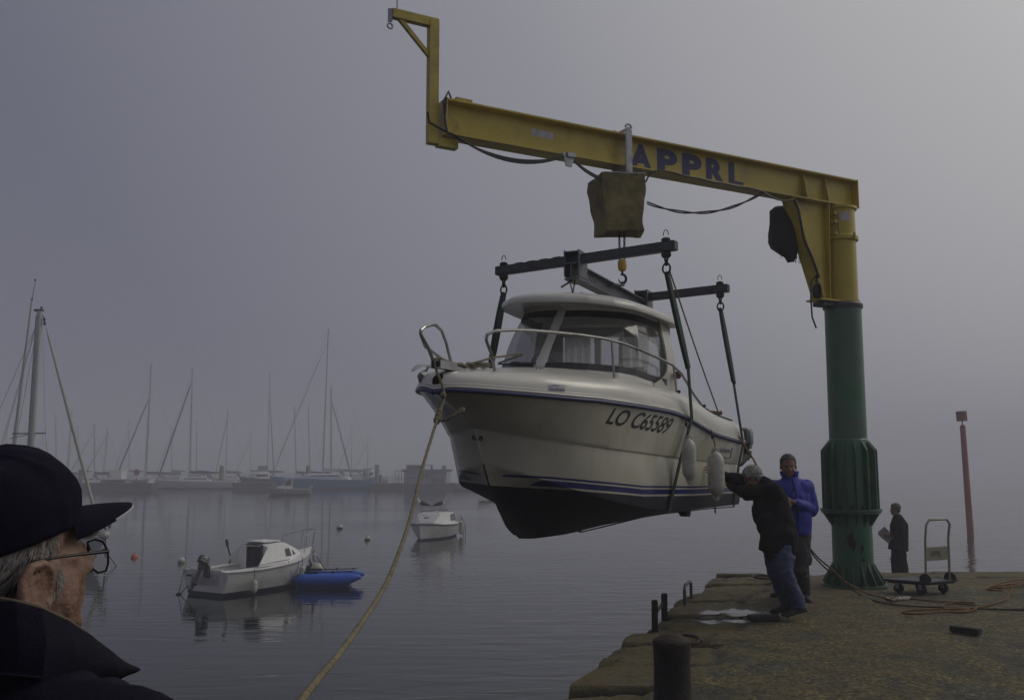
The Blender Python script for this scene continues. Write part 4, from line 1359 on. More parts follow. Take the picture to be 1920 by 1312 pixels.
def ondeck(px, py, off=.006):
    h, nrm, i_, d_ = DBVH.ray_cast(V(0, 0, ZC), ray(px, py).normalized())
    if nrm.dot(ray(px, py)) > 0: nrm = -nrm
    return h + nrm * off
mb = MB()
q0 = [ondeck(x, y, .004) for x, y in ((1028, 732), (1060, 734), (1060, 722), (1028, 720))]
mb.add(q0, [(0, 1, 2, 3)])
build('dealer_sticker', mb, M('pale_sticker', (.50, .49, .50), .5), boat, smooth=False)
def stk(u, v): return q0[0].lerp(q0[1], u).lerp(q0[3].lerp(q0[2], u), v) - ray(1044, 727).normalized() * .004
lettering('sticker_lettering', 'Loc Service', lambda u, v: stk(.08 + .86 * u, .26 + .3 * v), ink_blue, boat, bold=.02)
mb = MB()
mb.tube([stk(.05 + .55 * t, .6 + .3 * math.sin(math.pi * t * .8)) for t in np.linspace(0, 1, 8)], .002, 4)
mb.tube([stk(.04, .14), stk(.96, .14)], .003, 4)
build('sticker_emblem', mb, ink_blue, boat)

# slings
def webbing(pts, wd_, th=.006, side=None):
    """flat band along a path, face turned towards 'side'"""
    mb_ = MB(); rings = []
    for i, p in enumerate(pts):
        t = (pts[min(i + 1, len(pts) - 1)] - pts[max(i - 1, 0)]).normalized()
        w_ = wd_[i] if isinstance(wd_, list) else wd_
        x = (side if side is not None else AFT)
        x = (x - t * x.dot(t)).normalized(); y = t.cross(x)
        rings.append([p + x * (w_ / 2) + y * th, p - x * (w_ / 2) + y * th, p - x * (w_ / 2) - y * th, p + x * (w_ / 2) - y * th])
    mb_.loft(rings)
    return mb_
def sling(name_lbl, pts_port, pts_stb, keel_pts):
    o = thing('lifting_sling', name_lbl, 'sling', pts_port[-1], 0, 'green slings under the hoisted boat')
    for nm_, pp in (('sleeved_strap', pts_port[:5]), ('sleeved_strap', pts_stb[:5])):
        mb_ = webbing(pp, [.07, .115, .125, .115, .075], .018)
        build(nm_, mb_, green_web, o)
    path = pts_port[4:] + keel_pts + list(reversed(pts_stb[4:]))
    build('belly_strap', webbing(path, .068, .006), green_web, o)
def lerpn(a, b, n): return [a.lerp(b, i / n) for i in range(n + 1)]
def under(a):
    out = []
    for sgn in (1, -1):
        seq = [(L_chine(a, 1) + .045, L_chine(a, 2) - .02)]
        for f in (.75, .5, .25):
            seq.append((L_chine(a, 1) * f, L_keel(a, 2) + (L_chine(a, 2) - L_keel(a, 2)) * f - .012))
        out.append([hb(a, sgn * p, z) for p, z in seq])
    return out[0] + [hb(a, 0, L_keel(a, 2) - .015)] + list(reversed(out[1]))
p5 = hb(3.05, 1.20, .42)
fp = lerpn(hB1, p5, 4) + [hb(3.25, 1.165, -.10), hb(3.22, 1.16, -.14), hb(3.05, 1.09, -.55), hb(2.95, 1.02, -.95)]
q5 = hb(3.05, -1.20, .42)
fs_ = lerpn(hA1, q5, 4) + [hb(3.25, -1.165, -.10), hb(3.22, -1.16, -.14), hb(3.05, -1.09, -.55), hb(2.95, -1.02, -.95)]
sling('forward green sling from the near cross bar round the hull amidships', fp, fs_, under(2.93))
p5 = hb(5.00, 1.16, .42)
ap = lerpn(hB2, p5, 4) + [hb(5.40, 1.15, -.30), hb(5.41, 1.145, -.35), hb(5.36, 1.10, -.6), hb(5.32, 1.05, -.95)]
q5 = hb(5.00, -1.16, .42)
as_ = lerpn(hA2, q5, 4) + [hb(5.40, -1.15, -.30), hb(5.41, -1.145, -.35), hb(5.36, -1.10, -.6), hb(5.32, -1.05, -.95)]
sling('aft green sling from the far cross bar round the stern', ap, as_, under(5.31))
# fenders
def fender(name, c, r, h, label, top, mat=fender_m, grp='fenders on the hoisted boat', parent=None, slack=0):
    """cylinder fender with moulded ends, hung from 'top'"""
    mb_ = MB()
    hh = h / 2
    prof = [(r * .10, -hh * 1.0), (r * .14, -hh * .97), (r * .2, -hh * .84), (r * .55, -hh * .74), (r * .85, -hh * .62), (r * .98, -hh * .48), (r, -hh * .3), (r, hh * .3), (r * .98, hh * .48), (r * .85, hh * .62), (r * .55, hh * .74), (r * .2, hh * .84), (r * .14, hh * .97), (r * .10, hh)]
    if parent is None:
        o = thing(name, label, 'fender', c - V(0, 0, hh), 0, grp)
        nm_ = 'fender_body'
    else:
        o = parent; nm_ = 'fender'
    mb_.lathe(prof, c, 20)
    for s_ in (-1, 1):
        for q_ in (-1, 1):
            mb_.tube([c + V(r * .5 * q_, 0, s_ * hh * .76), c + V(r * .12 * q_, 0, s_ * hh * .98)], r * .10, 6)
    f_ = build(nm_, mb_, mat, o)
    m3 = MB()
    e = c + V(0, 0, hh * .96)
    m3.tube([e, e.lerp(Vector(top), .3) + V(.012, 0, -.01), e.lerp(Vector(top), .6) - V(.01, 0, slack), Vector(top)], .0075 if parent is None else .010, 6)
    if parent is None:
        m3.ell(e.lerp(Vector(top), .25), (.016, .016, .025)); m3.ell(Vector(top), (.022, .022, .018))
    build('fender_line', m3, rope_dk, o if parent is None else f_)
    return o
def onp(px, py, p):
    d = ray(px, py); C = V(0, 0, ZC); t = (p - (C - OB).dot(PORT)) / d.dot(PORT); return C + d * t
fender('boat_fender', onp(1292, 861, 1.22), .075, .52, 'white fender hanging amidships just below the registration numbers', hb(3.42, .97, .21))
fender('boat_fender', onp(1342.5, 888, 1.26), .094, .60, 'larger scuffed white fender covering the pushing man\'s hand', hb(4.30, .99, .10))

# ropes
def rope(name, pts, r, mat, label, cat='rope', group=None, n=8, sub=6, parent=None):
    P = [Vector(p) for p in pts]
    out = []
    for i in range(len(P) - 1):      # Catmull-Rom
        p0, p1, p2, p3 = P[max(i - 1, 0)], P[i], P[i + 1], P[min(i + 2, len(P) - 1)]
        for k in range(sub):
            t = k / sub
            out.append(.5 * ((2 * p1) + (p2 - p0) * t + (2 * p0 - 5 * p1 + 4 * p2 - p3) * t * t + (3 * p1 - p0 - 3 * p2 + p3) * t ** 3))
    out.append(P[-1])
    # three-strand lay: lobed section turning along the rope
    mb_ = MB(); rings = []; d_ = 0; up = None
    fin = [out[0]]
    for a, b in zip(out, out[1:]):
        k = max(1, int((b - a).length / (r * 2.6)))
        if k * len(out) > 4000: k = 1
        for j in range(k): fin.append(a.lerp(b, (j + 1) / k))
    for i, p in enumerate(fin):
        t = (fin[min(i + 1, len(fin) - 1)] - fin[max(i - 1, 0)])
        if t.length < 1e-9: continue
        t.normalize()
        if up is None: up = t.orthogonal().normalized()
        x = (up - t * up.dot(t)).normalized(); up = x; y = t.cross(x)
        if i: d_ += (fin[i] - fin[i - 1]).length
        ph = d_ / (r * 5.5) * 2 * math.pi / 3
        rings.append([p + (x * math.cos(q) + y * math.sin(q)) * (r * (1 + .13 * math.cos(3 * (q - ph)))) for q in [2 * math.pi * k / 9 for k in range(9)]])
    mb_.loft(rings)
    o = build(name, mb_, mat, parent, angle=80)
    if parent is None: tag(o, label, cat, group)
    return o
mp_ = [hb(.55, .05, .25), hb(.25, .03, .26), hb(-.03, .02, .285), hb(-.07, .02, .22), at(833, 737, 7.85), at(826, 768, 7.75), at(820, 786, 7.6), at(806, 830, 7.2), at(790, 885, 6.7), at(775, 950, 6.1), at(757, 1010, 5.6), at(728, 1085, 4.9), at(690, 1150, 4.2), at(640, 1220, 3.5), at(600, 1268, 3.05), at(563, 1314, 2.7), at(480, 1410, 2.2), V(-1.35, 1.55, .55), V(-1.45, 1.0, .02), V(-1.2, .6, .02)]
mr_ = rope('mooring_rope', mp_, .0118, rope_nat, 'long pale mooring rope running from the boat\'s bow down to the foreground')
mb = MB()
for px_, py_, D_, rad in ((831, 741, 7.82, .026), (822, 780, 7.65, .030), (819, 788, 7.6, .028), (824, 772, 7.7, .024)):
    mb.ell(at(px_, py_, D_), (rad, rad, rad * 1.25))
build('knot', mb, rope_nat, mr_)
rope('rope_tail', [at(819, 787, 7.6), at(832, 788, 7.55), at(845, 782, 7.5), at(853, 776, 7.5), at(860, 769, 7.5), at(869, 766, 7.5), at(868, 770, 7.48), at(858, 775, 7.48), at(850, 780, 7.48)], .011, rope_nat, '', parent=mr_)
rope('bow_line', [hb(.02, .03, .275), hb(.3, .06, .26), hb(.55, -.05, .28), hb(.9, .02, .38), hb(1.3, -.1, .43), hb(1.75, -.1, .50), hb(2.2, -.62, .42)], .010, rope_nat, 'thin line stretched across the hoisted boat\'s foredeck')
mb = MB()
for i in range(26):
    t = i * .9
    mb.ell(hb(.30 + .02 * i, .02 + .05 * math.sin(t), .255 + .012 * math.cos(t * 1.7) + .002 * i), (.03, .018, .014), Matrix.Rotation(t, 3, 'Z'), 8, 6)
tag(build('foredeck_rope_heap', mb, rope_nat, angle=80), 'small heap of pale rope on the hoisted boat\'s bow', 'rope')
sl0 = hB1 + V(.03, 0, .02)
rope('stay_line', [sl0, sl0.lerp(hb(5.25, .90, .03), .5) - V(0, 0, .03), hb(5.25, .90, .03)], .0085, rope_nat, 'thin rope from the near cross bar down to the boat\'s stern')
cp_ = hb(5.0, .95, .03)
rope('coiled_stern_rope', [cp_ + AFT * (.16 * math.cos(t)) + PORT * (.05 * math.sin(t) - .02) + V(0, 0, .012 + .002 * t) for t in np.linspace(0, 14, 34)], .010, rope_or, 'small coil of brown rope on the hoisted boat\'s port quarter')
# ---------------------------------------------------------------- boats afloat
def onw(px, py): return onz(px, py, ZW)
class Frame3:
    """local frame of a floating boat: s metres forward from the transom, p metres to port, z above the water"""
    def __init__(s, stern, bow=None, head=None, L=None):
        s.o = V(stern.x, stern.y, ZW)
        if bow is not None:
            d = V(bow.x - stern.x, bow.y - stern.y, 0); s.L = d.length; s.f = d.normalized()
        else:
            s.f = V(math.cos(head), math.sin(head), 0); s.L = L
        s.p = V(-s.f.y, s.f.x, 0)
        s.rot = Matrix((s.f, s.p, V(0, 0, 1))).transposed()
        s.yaw = math.atan2(s.f.y, s.f.x)
    def __call__(s, a, b, c): return s.o + s.f * a + s.p * b + V(0, 0, c)
def sheer(t, fs, fb): return fs + (fb - fs) * t ** 1.8 - .06 * (fb) * math.sin(math.pi * t)
def bshape(t, full=.55, tr=.75):
    """relative half breadth at t (0 transom .. 1 bow)"""
    a = tr + (1 - tr) * math.sin(min(1, t / .45) * math.pi / 2)
    b = 1 if t < full else max(0, 1 - ((t - full) / (1 - full)) ** 2.1)
    return a * b
def hull_part(F, parent, L, B, fs, fb, mats, tr=.75, full=.5, boot=.12, rake=.12, draft=.25, flare=.22, name='hull', deck=True, n=26, zoff=0, cockpit=None):
    mb = MB(); hb_ = B / 2
    zs = [(-draft, .42, 1), (0.0, .72, 1), (boot, .78, 1), (boot + .002, .78, 0), (.35, .88, 0), (.7, .96, 0), (1.0, 1.0, 0)]
    m_ = len(zs)
    for sg in (1, -1):
        vs = []
        for i in range(n + 1):
            t = 1 - (1 - i / n) ** 1.5
            sh = sheer(t, fs, fb)
            for k, (zz, wf, mi_) in enumerate(zs):
                fz = zz if k < 4 else boot + (sh - boot) * (zz if k > 3 else 0)
                f = min(1, max(0, (fz + draft) / (sh + draft)))
                s_ = t * (L * (1 - rake * (1 - f) ** 1.3))
                tt2 = min(1, t * (1 + .0 * f))
                w_ = hb_ * bshape(tt2, full, tr) * (wf - flare * (1 - f) * t ** 2)
                vs.append(F(s_, sg * max(0, w_), fz + zoff))
        for i in range(n):
            for k in range(m_ - 1):
                q = (i * m_ + k, (i + 1) * m_ + k, (i + 1) * m_ + k + 1, i * m_ + k + 1)
                if k == 0: mb.add([], [])
        fsA = [(i * m_ + k, (i + 1) * m_ + k, (i + 1) * m_ + k + 1, i * m_ + k + 1) for i in range(n) for k in range(m_ - 1) if k != 2]
        b_ = len(mb.v); mb.v += vs
        for q in fsA:
            mb.f.append(tuple(b_ + x for x in q)); mb.m.append(1 if (q[0] % m_) < 2 else 0)
    # transom
    b_ = len(mb.v) // 2
    mb.f += [(k, b_ + k, b_ + k + 1, k + 1) for k in range(m_ - 1) if k != 2]; mb.m += [1 if k < 2 else 0 for k in range(m_ - 1) if k != 2]
    if deck:
        c0, c1, cw = cockpit if cockpit else (9, 9, 0)
        vs = []; w8 = [-1, -cw / hb_ if cw else -.5, 0, cw / hb_ if cw else .5, 1]
        for i in range(n + 1):
            t = 1 - (1 - i / n) ** 1.5
            sh = sheer(t, fs, fb); w_ = hb_ * bshape(t, full, tr)
            for q in w8:
                pp = w_ * q if abs(q) in (0, 1) else math.copysign(min(abs(q) * hb_, w_ * .8), q)
                dz = .04 * (1 - (abs(pp) / max(w_, 1e-3)) ** 2) - .01
                if abs(q) < 1 and c0 < t * L < c1: dz = dz
                vs.append(F(t * L, pp, sh + dz + zoff))
        b_ = len(mb.v); mb.v += vs
        for i in range(n):
            t = 1 - (1 - (i + .5) / n) ** 1.5
            for k in range(4):
                if k in (1, 2) and c0 < t * L < c1: continue
                mb.f.append(tuple(b_ + x for x in (i * 5 + k, i * 5 + k + 1, (i + 1) * 5 + k + 1, (i + 1) * 5 + k))); mb.m.append(0)
    h = build(name, mb, mats, parent, angle=40)
    mb = MB()
    pts = []
    for sg in (1, -1):
        q = [F((1 - (1 - i / n) ** 1.5) * L, sg * (hb_ * bshape(1 - (1 - i / n) ** 1.5, full, tr) + .01), sheer(1 - (1 - i / n) ** 1.5, fs, fb) + zoff - .01) for i in range(n + 1)]
        pts = pts + (q if sg > 0 else list(reversed(q))[1:])
    return h, pts
def cabin_part(F, parent, rings, mat, name='cabin', win=None, winmat=None):
    """rings: list of (s0, s1, halfwidth, z) from the deck up; front and back slope as the rings shrink"""
    mb = MB(); rg = []
    for s0_, s1_, hw, z in rings:
        r_ = []
        for s_, p_ in ((s0_, -hw), (s0_, hw), (s1_ - .25 * (s1_ - s0_), hw), (s1_ - .05 * (s1_ - s0_), hw * .72), (s1_, hw * .3), (s1_, -hw * .3), (s1_ - .05 * (s1_ - s0_), -hw * .72), (s1_ - .25 * (s1_ - s0_), -hw)):
            r_.append(F(s_, p_, z))
        rg.append(r_)
    mb.loft(rg)
    return build(name, mb, mat, parent, angle=30)
def stay(mb, a, b, r): mb.tube([a, b], r, 4)

yacht_group = 'sailing yachts moored in the foggy marina'
def yacht(label, D, bow, stern, mast, top, hullmat, B=3.6, fb=1.5, fs=1.1, r=.13, jib=None, boom=None, spreaders=2, cover=sailcover, cabin=True, dz=2.0, stays=True, backstay=True, cat='sailing yacht'):
    bp_, sp_ = at(bow, 900, D), at(stern, 900, D + dz)
    F = Frame3(V(sp_.x, sp_.y, 0), bow=V(bp_.x, bp_.y, 0)); L = F.L
    t = thing('sailing_yacht', label, cat, F(L / 2, 0, 0), 0, yacht_group)
    h, _ = hull_part(F, t, L, B, fs, fb, [hullmat, navy_bottom], tr=.72, full=.45, boot=.18, rake=.08, n=16)
    if cabin:
        c = cabin_part(F, t, [(L * .30, L * .70, B * .30, 1.0), (L * .31, L * .67, B * .27, fb + .25), (L * .33, L * .62, B * .24, fb + .42)], white_far, 'coachroof')
        mb = MB()
        for sg in (1, -1):
            mb.beam(F(L * .34, sg * B * .288, fb + .10), F(L * .60, sg * B * .288, fb + .10), .03, .16)
        build('cabin_window', mb, glass_dk, c, smooth=False)
        mb = MB()   # sprayhood
        rg = []
        for k in range(6):
            q = k / 5 * math.pi * .55
            rg.append([F(L * .32 - .9 * math.cos(q) * .8 + .2, B * .26 * math.cos(w_), fb + .1 + .95 * math.sin(q) * math.sin(w_)) for w_ in np.linspace(0, math.pi, 9)])
        mb.loft(rg, caps=False, closed=False)
        build('sprayhood', mb, M('grey_canvas_hood', (.10, .11, .13), .8), t, angle=70)
    mb0 = at(mast, 885, 1)
    # mast position along the hull
    xm = at(mast, 880, D).x
    sm = (xm - F.o.x) / F.f.x if abs(F.f.x) > .2 else L * .55
    foot = F(sm, 0, fb)
    tp = at(top[0], top[1], foot.y)
    tp = V(tp.x, tp.y, tp.z)
    mb = MB(); mb.tube([foot - V(0, 0, .5), tp], [r, r * .75], 8)
    mb.tube([tp - F.f * .35 + V(0, 0, .05), tp + F.f * .3 + V(0, 0, .05)], .05, 6); mb.tube([tp, tp + V(0, 0, .7)], .025, 4)
    mast_o = build('mast', mb, alu, t)
    H = tp - foot
    if spreaders:
        for k in range(spreaders):
            c = foot + H * ((k + 1) / (spreaders + .9))
            mb = MB()
            w_ = 1.15 * (1 - .22 * k)
            mb.tube([c - F.p * w_ + F.f * -.1, c, c + F.p * w_ + F.f * -.1], .045, 5)
            build('spreader', mb, alu, mast_o)
    if stays:
        mb = MB()
        for sg in (1, -1):
            pr = F(sm, sg * B * .42, 1.1)
            for k in range(spreaders):
                q = foot + H * ((k + 1) / (spreaders + .9)) + F.p * sg * 1.15 * (1 - .22 * k)
                stay(mb, pr, q, .018); pr = q
            stay(mb, pr, tp, .018)
        build('shroud', mb, alu, t)
        if backstay:
            mb = MB(); stay(mb, F(.1, 0, fs), tp, .02); build('backstay', mb, alu, t)
    if jib:
        mb = MB(); ht = foot + H * jib[0]; bw_ = F(L * jib[1] if len(jib) < 4 else jib[3], 0, fb)
        mb.tube([bw_, bw_.lerp(ht, .06), bw_.lerp(ht, .9), ht], [.03, jib[2], jib[2] * .7, .03], 6)
        build('furled_headsail', mb, cover, t)
        mb = MB(); stay(mb, bw_, tp, .022); build('forestay', mb, alu, t)
    if boom:
        mb = MB()
        g = foot + V(0, 0, .75); e = g + (at(boom, 885, 1) * 0) - F.f * abs((at(boom, 885, D).x - xm) / F.f.x) + V(0, 0, .25)
        mb.tube([g, e], .07, 6); bo = build('boom', mb, alu, t)
        mb = MB(); mb.tube([g + V(0, 0, .65), g.lerp(e, .06) + V(0, 0, .42), g.lerp(e, .5) + V(0, 0, .26), g.lerp(e, .97) + V(0, 0, .12)], [.16, .24, .20, .09], 8, flat=.7)
        build('sail_cover', mb, cover, bo)
    # pulpit and stanchions
    mb = MB()
    for sg in (1, -1):
        pr = None
        for k in range(8):
            t_ = .02 + .96 * k / 7
            b_ = F(L * t_, sg * B / 2 * bshape(t_, .45, .72) * .95, sheer(t_, fs, fb)); u_ = b_ + V(0, 0, .62)
            mb.tube([b_, u_], .022, 4)
            if pr is not None: stay(mb, pr, u_, .016)
            pr = u_
    build('guard_rail', mb, steel, t)
    return t, F, L
pale_blue = M('blue_yacht_paint', (.02, .20, .42), .35, var=.08)
grey_hull = M('grey_yacht_paint', (.30, .31, .33), .4, var=.08)
dark_hull = M('dark_yacht_paint', (.02, .025, .05), .35, var=.1)
yacht('white sloop nearest in the left row, dark furled headsail and dark boom cover', 170, 283, 443, 353, (361, 692), white_far, B=4.2, fb=1.7, fs=1.4, r=.15, jib=(.9, .92, .16), boom=415)
yacht('grey yacht moored behind the pontoon, tallest mast in the left half of the marina', 182, 212, 345, 270, (284, 683), grey_hull, B=4, r=.22, jib=(.72, .97, .15), boom=333, spreaders=3)
yacht('large blue-hulled yacht with a pale sail bundle along its boom', 172, 505, 703, 603, (616, 618), pale_blue, B=4.8, fb=2.2, fs=1.6, r=.17, jib=(.93, .98, .09), boom=682, spreaders=4, cover=M('pale_sail', (.50, .51, .52), .8))
yacht('white yacht behind the blue yacht with a straight dark mast and bow to the right', 188, 690, 590, 619, (621, 725), white_far, B=3.6, r=.2, jib=(.86, .7, .12), boom=596, spreaders=2)
yacht('small yacht behind the blue yacht\'s bow with a bare mast', 194, 520, 590, 554, (552, 765), white_far, B=3.2, r=.13, jib=None, boom=580)
yacht('small yacht behind the blue yacht, its mast beside the timber pile', 198, 545, 612, 580, (578, 765), grey_hull, B=3.2, r=.13, jib=None, boom=605)
yacht('yacht behind the white sloop\'s stern with a thin leaning mast', 205, 395, 470, 422, (427, 770), white_far, B=3.2, r=.12, jib=(.9, .9, .06), boom=450)
yacht('small white yacht left of the pontoon huts with a dark boom cover', 176, 120, 205, 172, (177, 797), white_far, B=3, r=.12, jib=(.9, .95, .05), boom=200)
yacht('white yacht just left of the pontoon huts with a leaning mast', 180, 150, 232, 191, (202, 805), white_far, B=3, r=.10, jib=(.88, .95, .05), boom=222, dz=1)
yacht('yacht behind the capped man with a leaning dark mast', 178, 70, 165, 121, (135, 772), grey_hull, B=3.4, r=.14, jib=None, boom=150)
yacht('yacht behind the capped man with an upright mast beside the white forestay', 190, 60, 150, 103, (104, 780), white_far, B=3.4, r=.12, boom=135)
yacht('faint yacht far behind the dark motor yacht with a very tall thin mast', 222, 440, 545, 499, (506, 700), white_far, B=4, r=.13, jib=(.8, .3, .10), boom=530, spreaders=3)
yacht('faint yacht far behind the white sloop with a thin mast right of the sloop\'s mast', 226, 325, 405, 366, (369, 790), white_far, B=3.4, r=.10, boom=390)
for k, (px_, ty, D_, lb) in enumerate([(12, 812, 215, 'faint yacht at the left edge of the fog'), (48, 792, 225, 'faint yacht in the fog left of the nearest bare mast'), (80, 808, 220, 'faint yacht in the fog between the two nearest masts and the cap'), (146, 800, 235, 'faint yacht in the fog just right of the white slanting forestay'), (242, 790, 232, 'faint yacht in the fog behind the grey yacht\'s furled headsail'), (322, 800, 238, 'faint yacht in the fog between the grey yacht and the white sloop'), (470, 812, 236, 'faint yacht in the fog above the dark motor yacht'), (660, 800, 236, 'faint yacht in the fog behind the blue yacht\'s stern'), (690, 822, 240, 'faint yacht in the fog behind the white work boat')]):
    yacht(lb, D_, px_ - 34, px_ + 36, px_ - 2, (px_, ty), white_far, B=3.2, r=.08, boom=px_ + 22, jib=(.85, .95, .04), spreaders=2)
# dark motor yacht
bp_, sp_ = at(449, 900, 178), at(512, 900, 182)
F = Frame3(V(sp_.x, sp_.y, 0), bow=V(bp_.x, bp_.y, 0))
t = thing('motor_yacht', 'dark-hulled motor yacht with pale upper works between the white sloop and the blue yacht', 'motor yacht', F(F.L / 2, 0, 0))
hull_part(F, t, F.L, 3.4, 1.6, 2.1, [dark_hull, navy_bottom], n=14)
cabin_part(F, t, [(1.2, 4.4, 1.3, 1.7), (1.3, 4.1, 1.2, 2.7), (1.4, 3.7, 1.1, 2.9)], white_far, 'deckhouse')
mb = MB()
for q in (-1, 1): mb.beam(F(1.6, q * 1.27, 2.25), F(3.8, q * 1.27, 2.25), .04, .4)
build('deckhouse_window', mb, glass_dk, t, smooth=False)
cabin_part(F, t, [(1.5, 3.0, .9, 2.95), (1.5, 2.8, .9, 3.9), (1.4, 2.9, .95, 4.0)], grey_hull, 'flybridge')
# white work boat
bp_, sp_ = at(716, 900, 184), at(684, 900, 186)
F = Frame3(V(sp_.x, sp_.y, 0), bow=V(bp_.x, bp_.y, 0))
t = thing('work_boat', 'small work boat with white wheelhouse and dark raked bow beside the pale pile', 'work boat', F(F.L / 2, 0, 0))
hull_part(F, t, F.L, 2.2, 1.5, 2.4, [dark_hull, navy_bottom], n=12)
cabin_part(F, t, [(.3, 2.0, .9, 1.5), (.3, 1.8, .85, 3.4), (.2, 2.0, .95, 3.5)], white_far, 'wheelhouse')
mb = MB()
for q in (.8, 2.5): mb.torus(F(q, -1.25, 2.5), F.f, V(0, 0, 1), .28, .09, 12, 6)
build('tyre_fender', mb, black_rub, t)
mb = MB(); mb.beam(F(0, -1.1, 2.0), F(3.0, -1.1, 2.6), .05, .5); build('bulwark', mb, white_far, t)
# dinghy half hidden behind the hoisted boat's stem
bp_, sp_ = at(905, 920, 112), at(928, 920, 115)
F = Frame3(V(sp_.x, sp_.y, 0), bow=V(bp_.x, bp_.y, 0))
t = thing('dinghy', 'white dinghy whose bow shows just left of the hoisted boat\'s stem', 'dinghy', F(F.L / 2, 0, 0))
hull_part(F, t, F.L * 1.4, 1.5, .55, .85, [white_far, navy_bottom], n=12)
F2 = F
bp_, sp_ = at(862, 905, 168), at(846, 905, 168)
# pontoons
def pontoon(label, px0, px1, D, h=1.0, w_=3.0):
    a, b = at(px0, 910, D), at(px1, 910, D)
    mb = MB(); mb.box(((a.x + b.x) / 2, D + w_ / 2, ZW + h / 2 - .25), (b.x - a.x, w_, h + .5), bev=.04)
    t = thing('pontoon', label, 'pontoon', ((a.x + b.x) / 2, D + w_ / 2, ZW), 0, 'floating pontoons')
    build('float', mb, M('dark_pontoon_side', (.07, .07, .07), .8, var=.3, vs=.8), t)
    mb = MB(); mb.box(((a.x + b.x) / 2, D + w_ / 2, ZW + h + .04), (b.x - a.x + .2, w_ + .2, .08)); build('decking', mb, plank, t, smooth=False)
    mb = MB()
    for k in range(int((b.x - a.x) / 4)):
        mb.box((a.x + 2 + 4 * k, D - .12, ZW + h + .02), (.35, .2, .12), bev=.03)
    build('mooring_cleat', mb, galv, t)
    return t
pontoon('long dark pontoon in front of the grey yacht at the left', 60, 284, 160, 1.15)
pontoon('dark pontoon between the white sloop and the blue yacht', 436, 510, 166, 1.1)
pontoon('long low pontoon under the houseboat', 692, 935, 164, 1.0)
def pile(label, px, ytop, D, w_=.35, mat=wood_pile):
    a = at(px, ytop, D)
    mb = MB(); mb.lathe([(w_, ZW - 1), (w_, a.z - .1), (w_ * .9, a.z)], (a.x, a.y, 0), 12)
    tag(build('mooring_pile', mb, mat, origin=(a.x, a.y, ZW)), label, 'pile', 'mooring piles in the marina')
tim = M('tan_timber', (.20, .16, .08), .9, var=.3)
pile('tan timber pile at the white sloop\'s stern', 416, 873, 177, .42, tim)
pile('tan timber pile standing behind the blue yacht', 578, 873, 181, .40, tim)
pile('pale grey pile beside the white work boat', 707, 871, 183, .42, M('grey_pile', (.17, .17, .17), .8))
pile('pile at the left end of the marina, just right of the cap', 152, 880, 168, .35, wood_pile)
# pontoon huts
def hut(label, px0, px1, y0, y1, D, mat, opening=True):
    a, b = at(px0, y1, D), at(px1, y0, D)
    cx_ = (a.x + b.x) / 2; w_ = b.x - a.x; h = b.z - a.z
    t = thing('pontoon_hut', label, 'hut', (cx_, D + 1.2, a.z), 0)
    mb = MB(); mb.box((cx_, D + 1.2, a.z + h / 2), (w_, 2.4, h), bev=.03); build('wall', mb, mat, t)
    mb = MB(); mb.box((cx_, D + 1.2, b.z + .06), (w_ + .3, 2.7, .12), bev=.03); build('roof', mb, white_far, t)
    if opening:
        mb = MB(); mb.box((cx_ + .1 * w_, D + .02, a.z + h * .48), (w_ * .6, .08, h * .62)); build('opening', mb, glass_dk, t, smooth=False)  # dark slab on the wall, its colour stands for the shade inside the opening
hut('low dark kiosk on the left pontoon', 188, 229, 899, 911, 161.5, plank)
hut('tall pale cabin on the left pontoon beside the furled headsail', 205, 228, 882, 899, 164.5, white_far, False)
hut('low white storage box on the left pontoon near the red disc', 233, 280, 899, 911, 161.5, white_far)
c = at(256, 885, 161)
mb = MB(); mb.lathe([(.48, -.06), (.52, 0), (.48, .06)], c, 18, Matrix.Rotation(math.pi / 2, 3, 'X')); mb.tube([c + V(0, .1, 0), c + V(0, .1, -1.3)], .05, 6)
tag(build('round_marker', mb, M('dull_red', (.32, .05, .03), .6)), 'round red disc on a post above the left pontoon', 'marker')
# houseboat
def at0(px, py, D): return at(px, py, D)
Dh = 165.5
t = thing('houseboat', 'grey two-storey houseboat with a flat roof moored at the pontoon', 'houseboat', (at(802, 905, Dh).x, Dh + 2.5, ZW))
def bxp(x0, y0, x1, y1, D, dep, mat, nm, bev=.02, sm=False, par=None):
    a, b = at(x0, y1, D), at(x1, y0, D)
    mb = MB(); mb.box(((a.x + b.x) / 2, D + dep / 2, (a.z + b.z) / 2), (b.x - a.x, dep, b.z - a.z), bev=bev); return build(nm, mb, mat, par or t, smooth=sm)
hbg = M('houseboat_grey', (.20, .20, .235), .7, var=.1)
hbd = M('houseboat_dark', (.045, .045, .055), .6, var=.1)
bxp(752, 906, 846, 914, Dh, 5, hbd, 'float')
w0 = bxp(757, 881, 834, 907, Dh, 5, hbg, 'wall')
bxp(754, 879.5, 845, 884, Dh - .3, 5.8, M('houseboat_eaves', (.13, .13, .15), .7), 'roof_terrace')
bxp(762, 871.5, 793, 880, Dh + .8, 3, hbd, 'upper_cabin')
bxp(760, 870.5, 795, 872, Dh + .6, 3.4, white_far, 'upper_roof')
mbx = MB()
for x0, y0, x1, y1 in ((793, 871.5, 796, 880), (807, 871.5, 811, 880), (793, 871.5, 811, 873)):
    a, b = at(x0, y1, Dh + 1), at(x1, y0, Dh + 1); mbx.box(((a.x + b.x) / 2, Dh + 1.5, (a.z + b.z) / 2), (b.x - a.x, .3, b.z - a.z))
build('pergola', mbx, hbd, t, smooth=False)
bxp(828, 872, 836, 880, Dh + .8, 1, M('houseboat_tank', (.34, .34, .36), .6), 'water_tank')
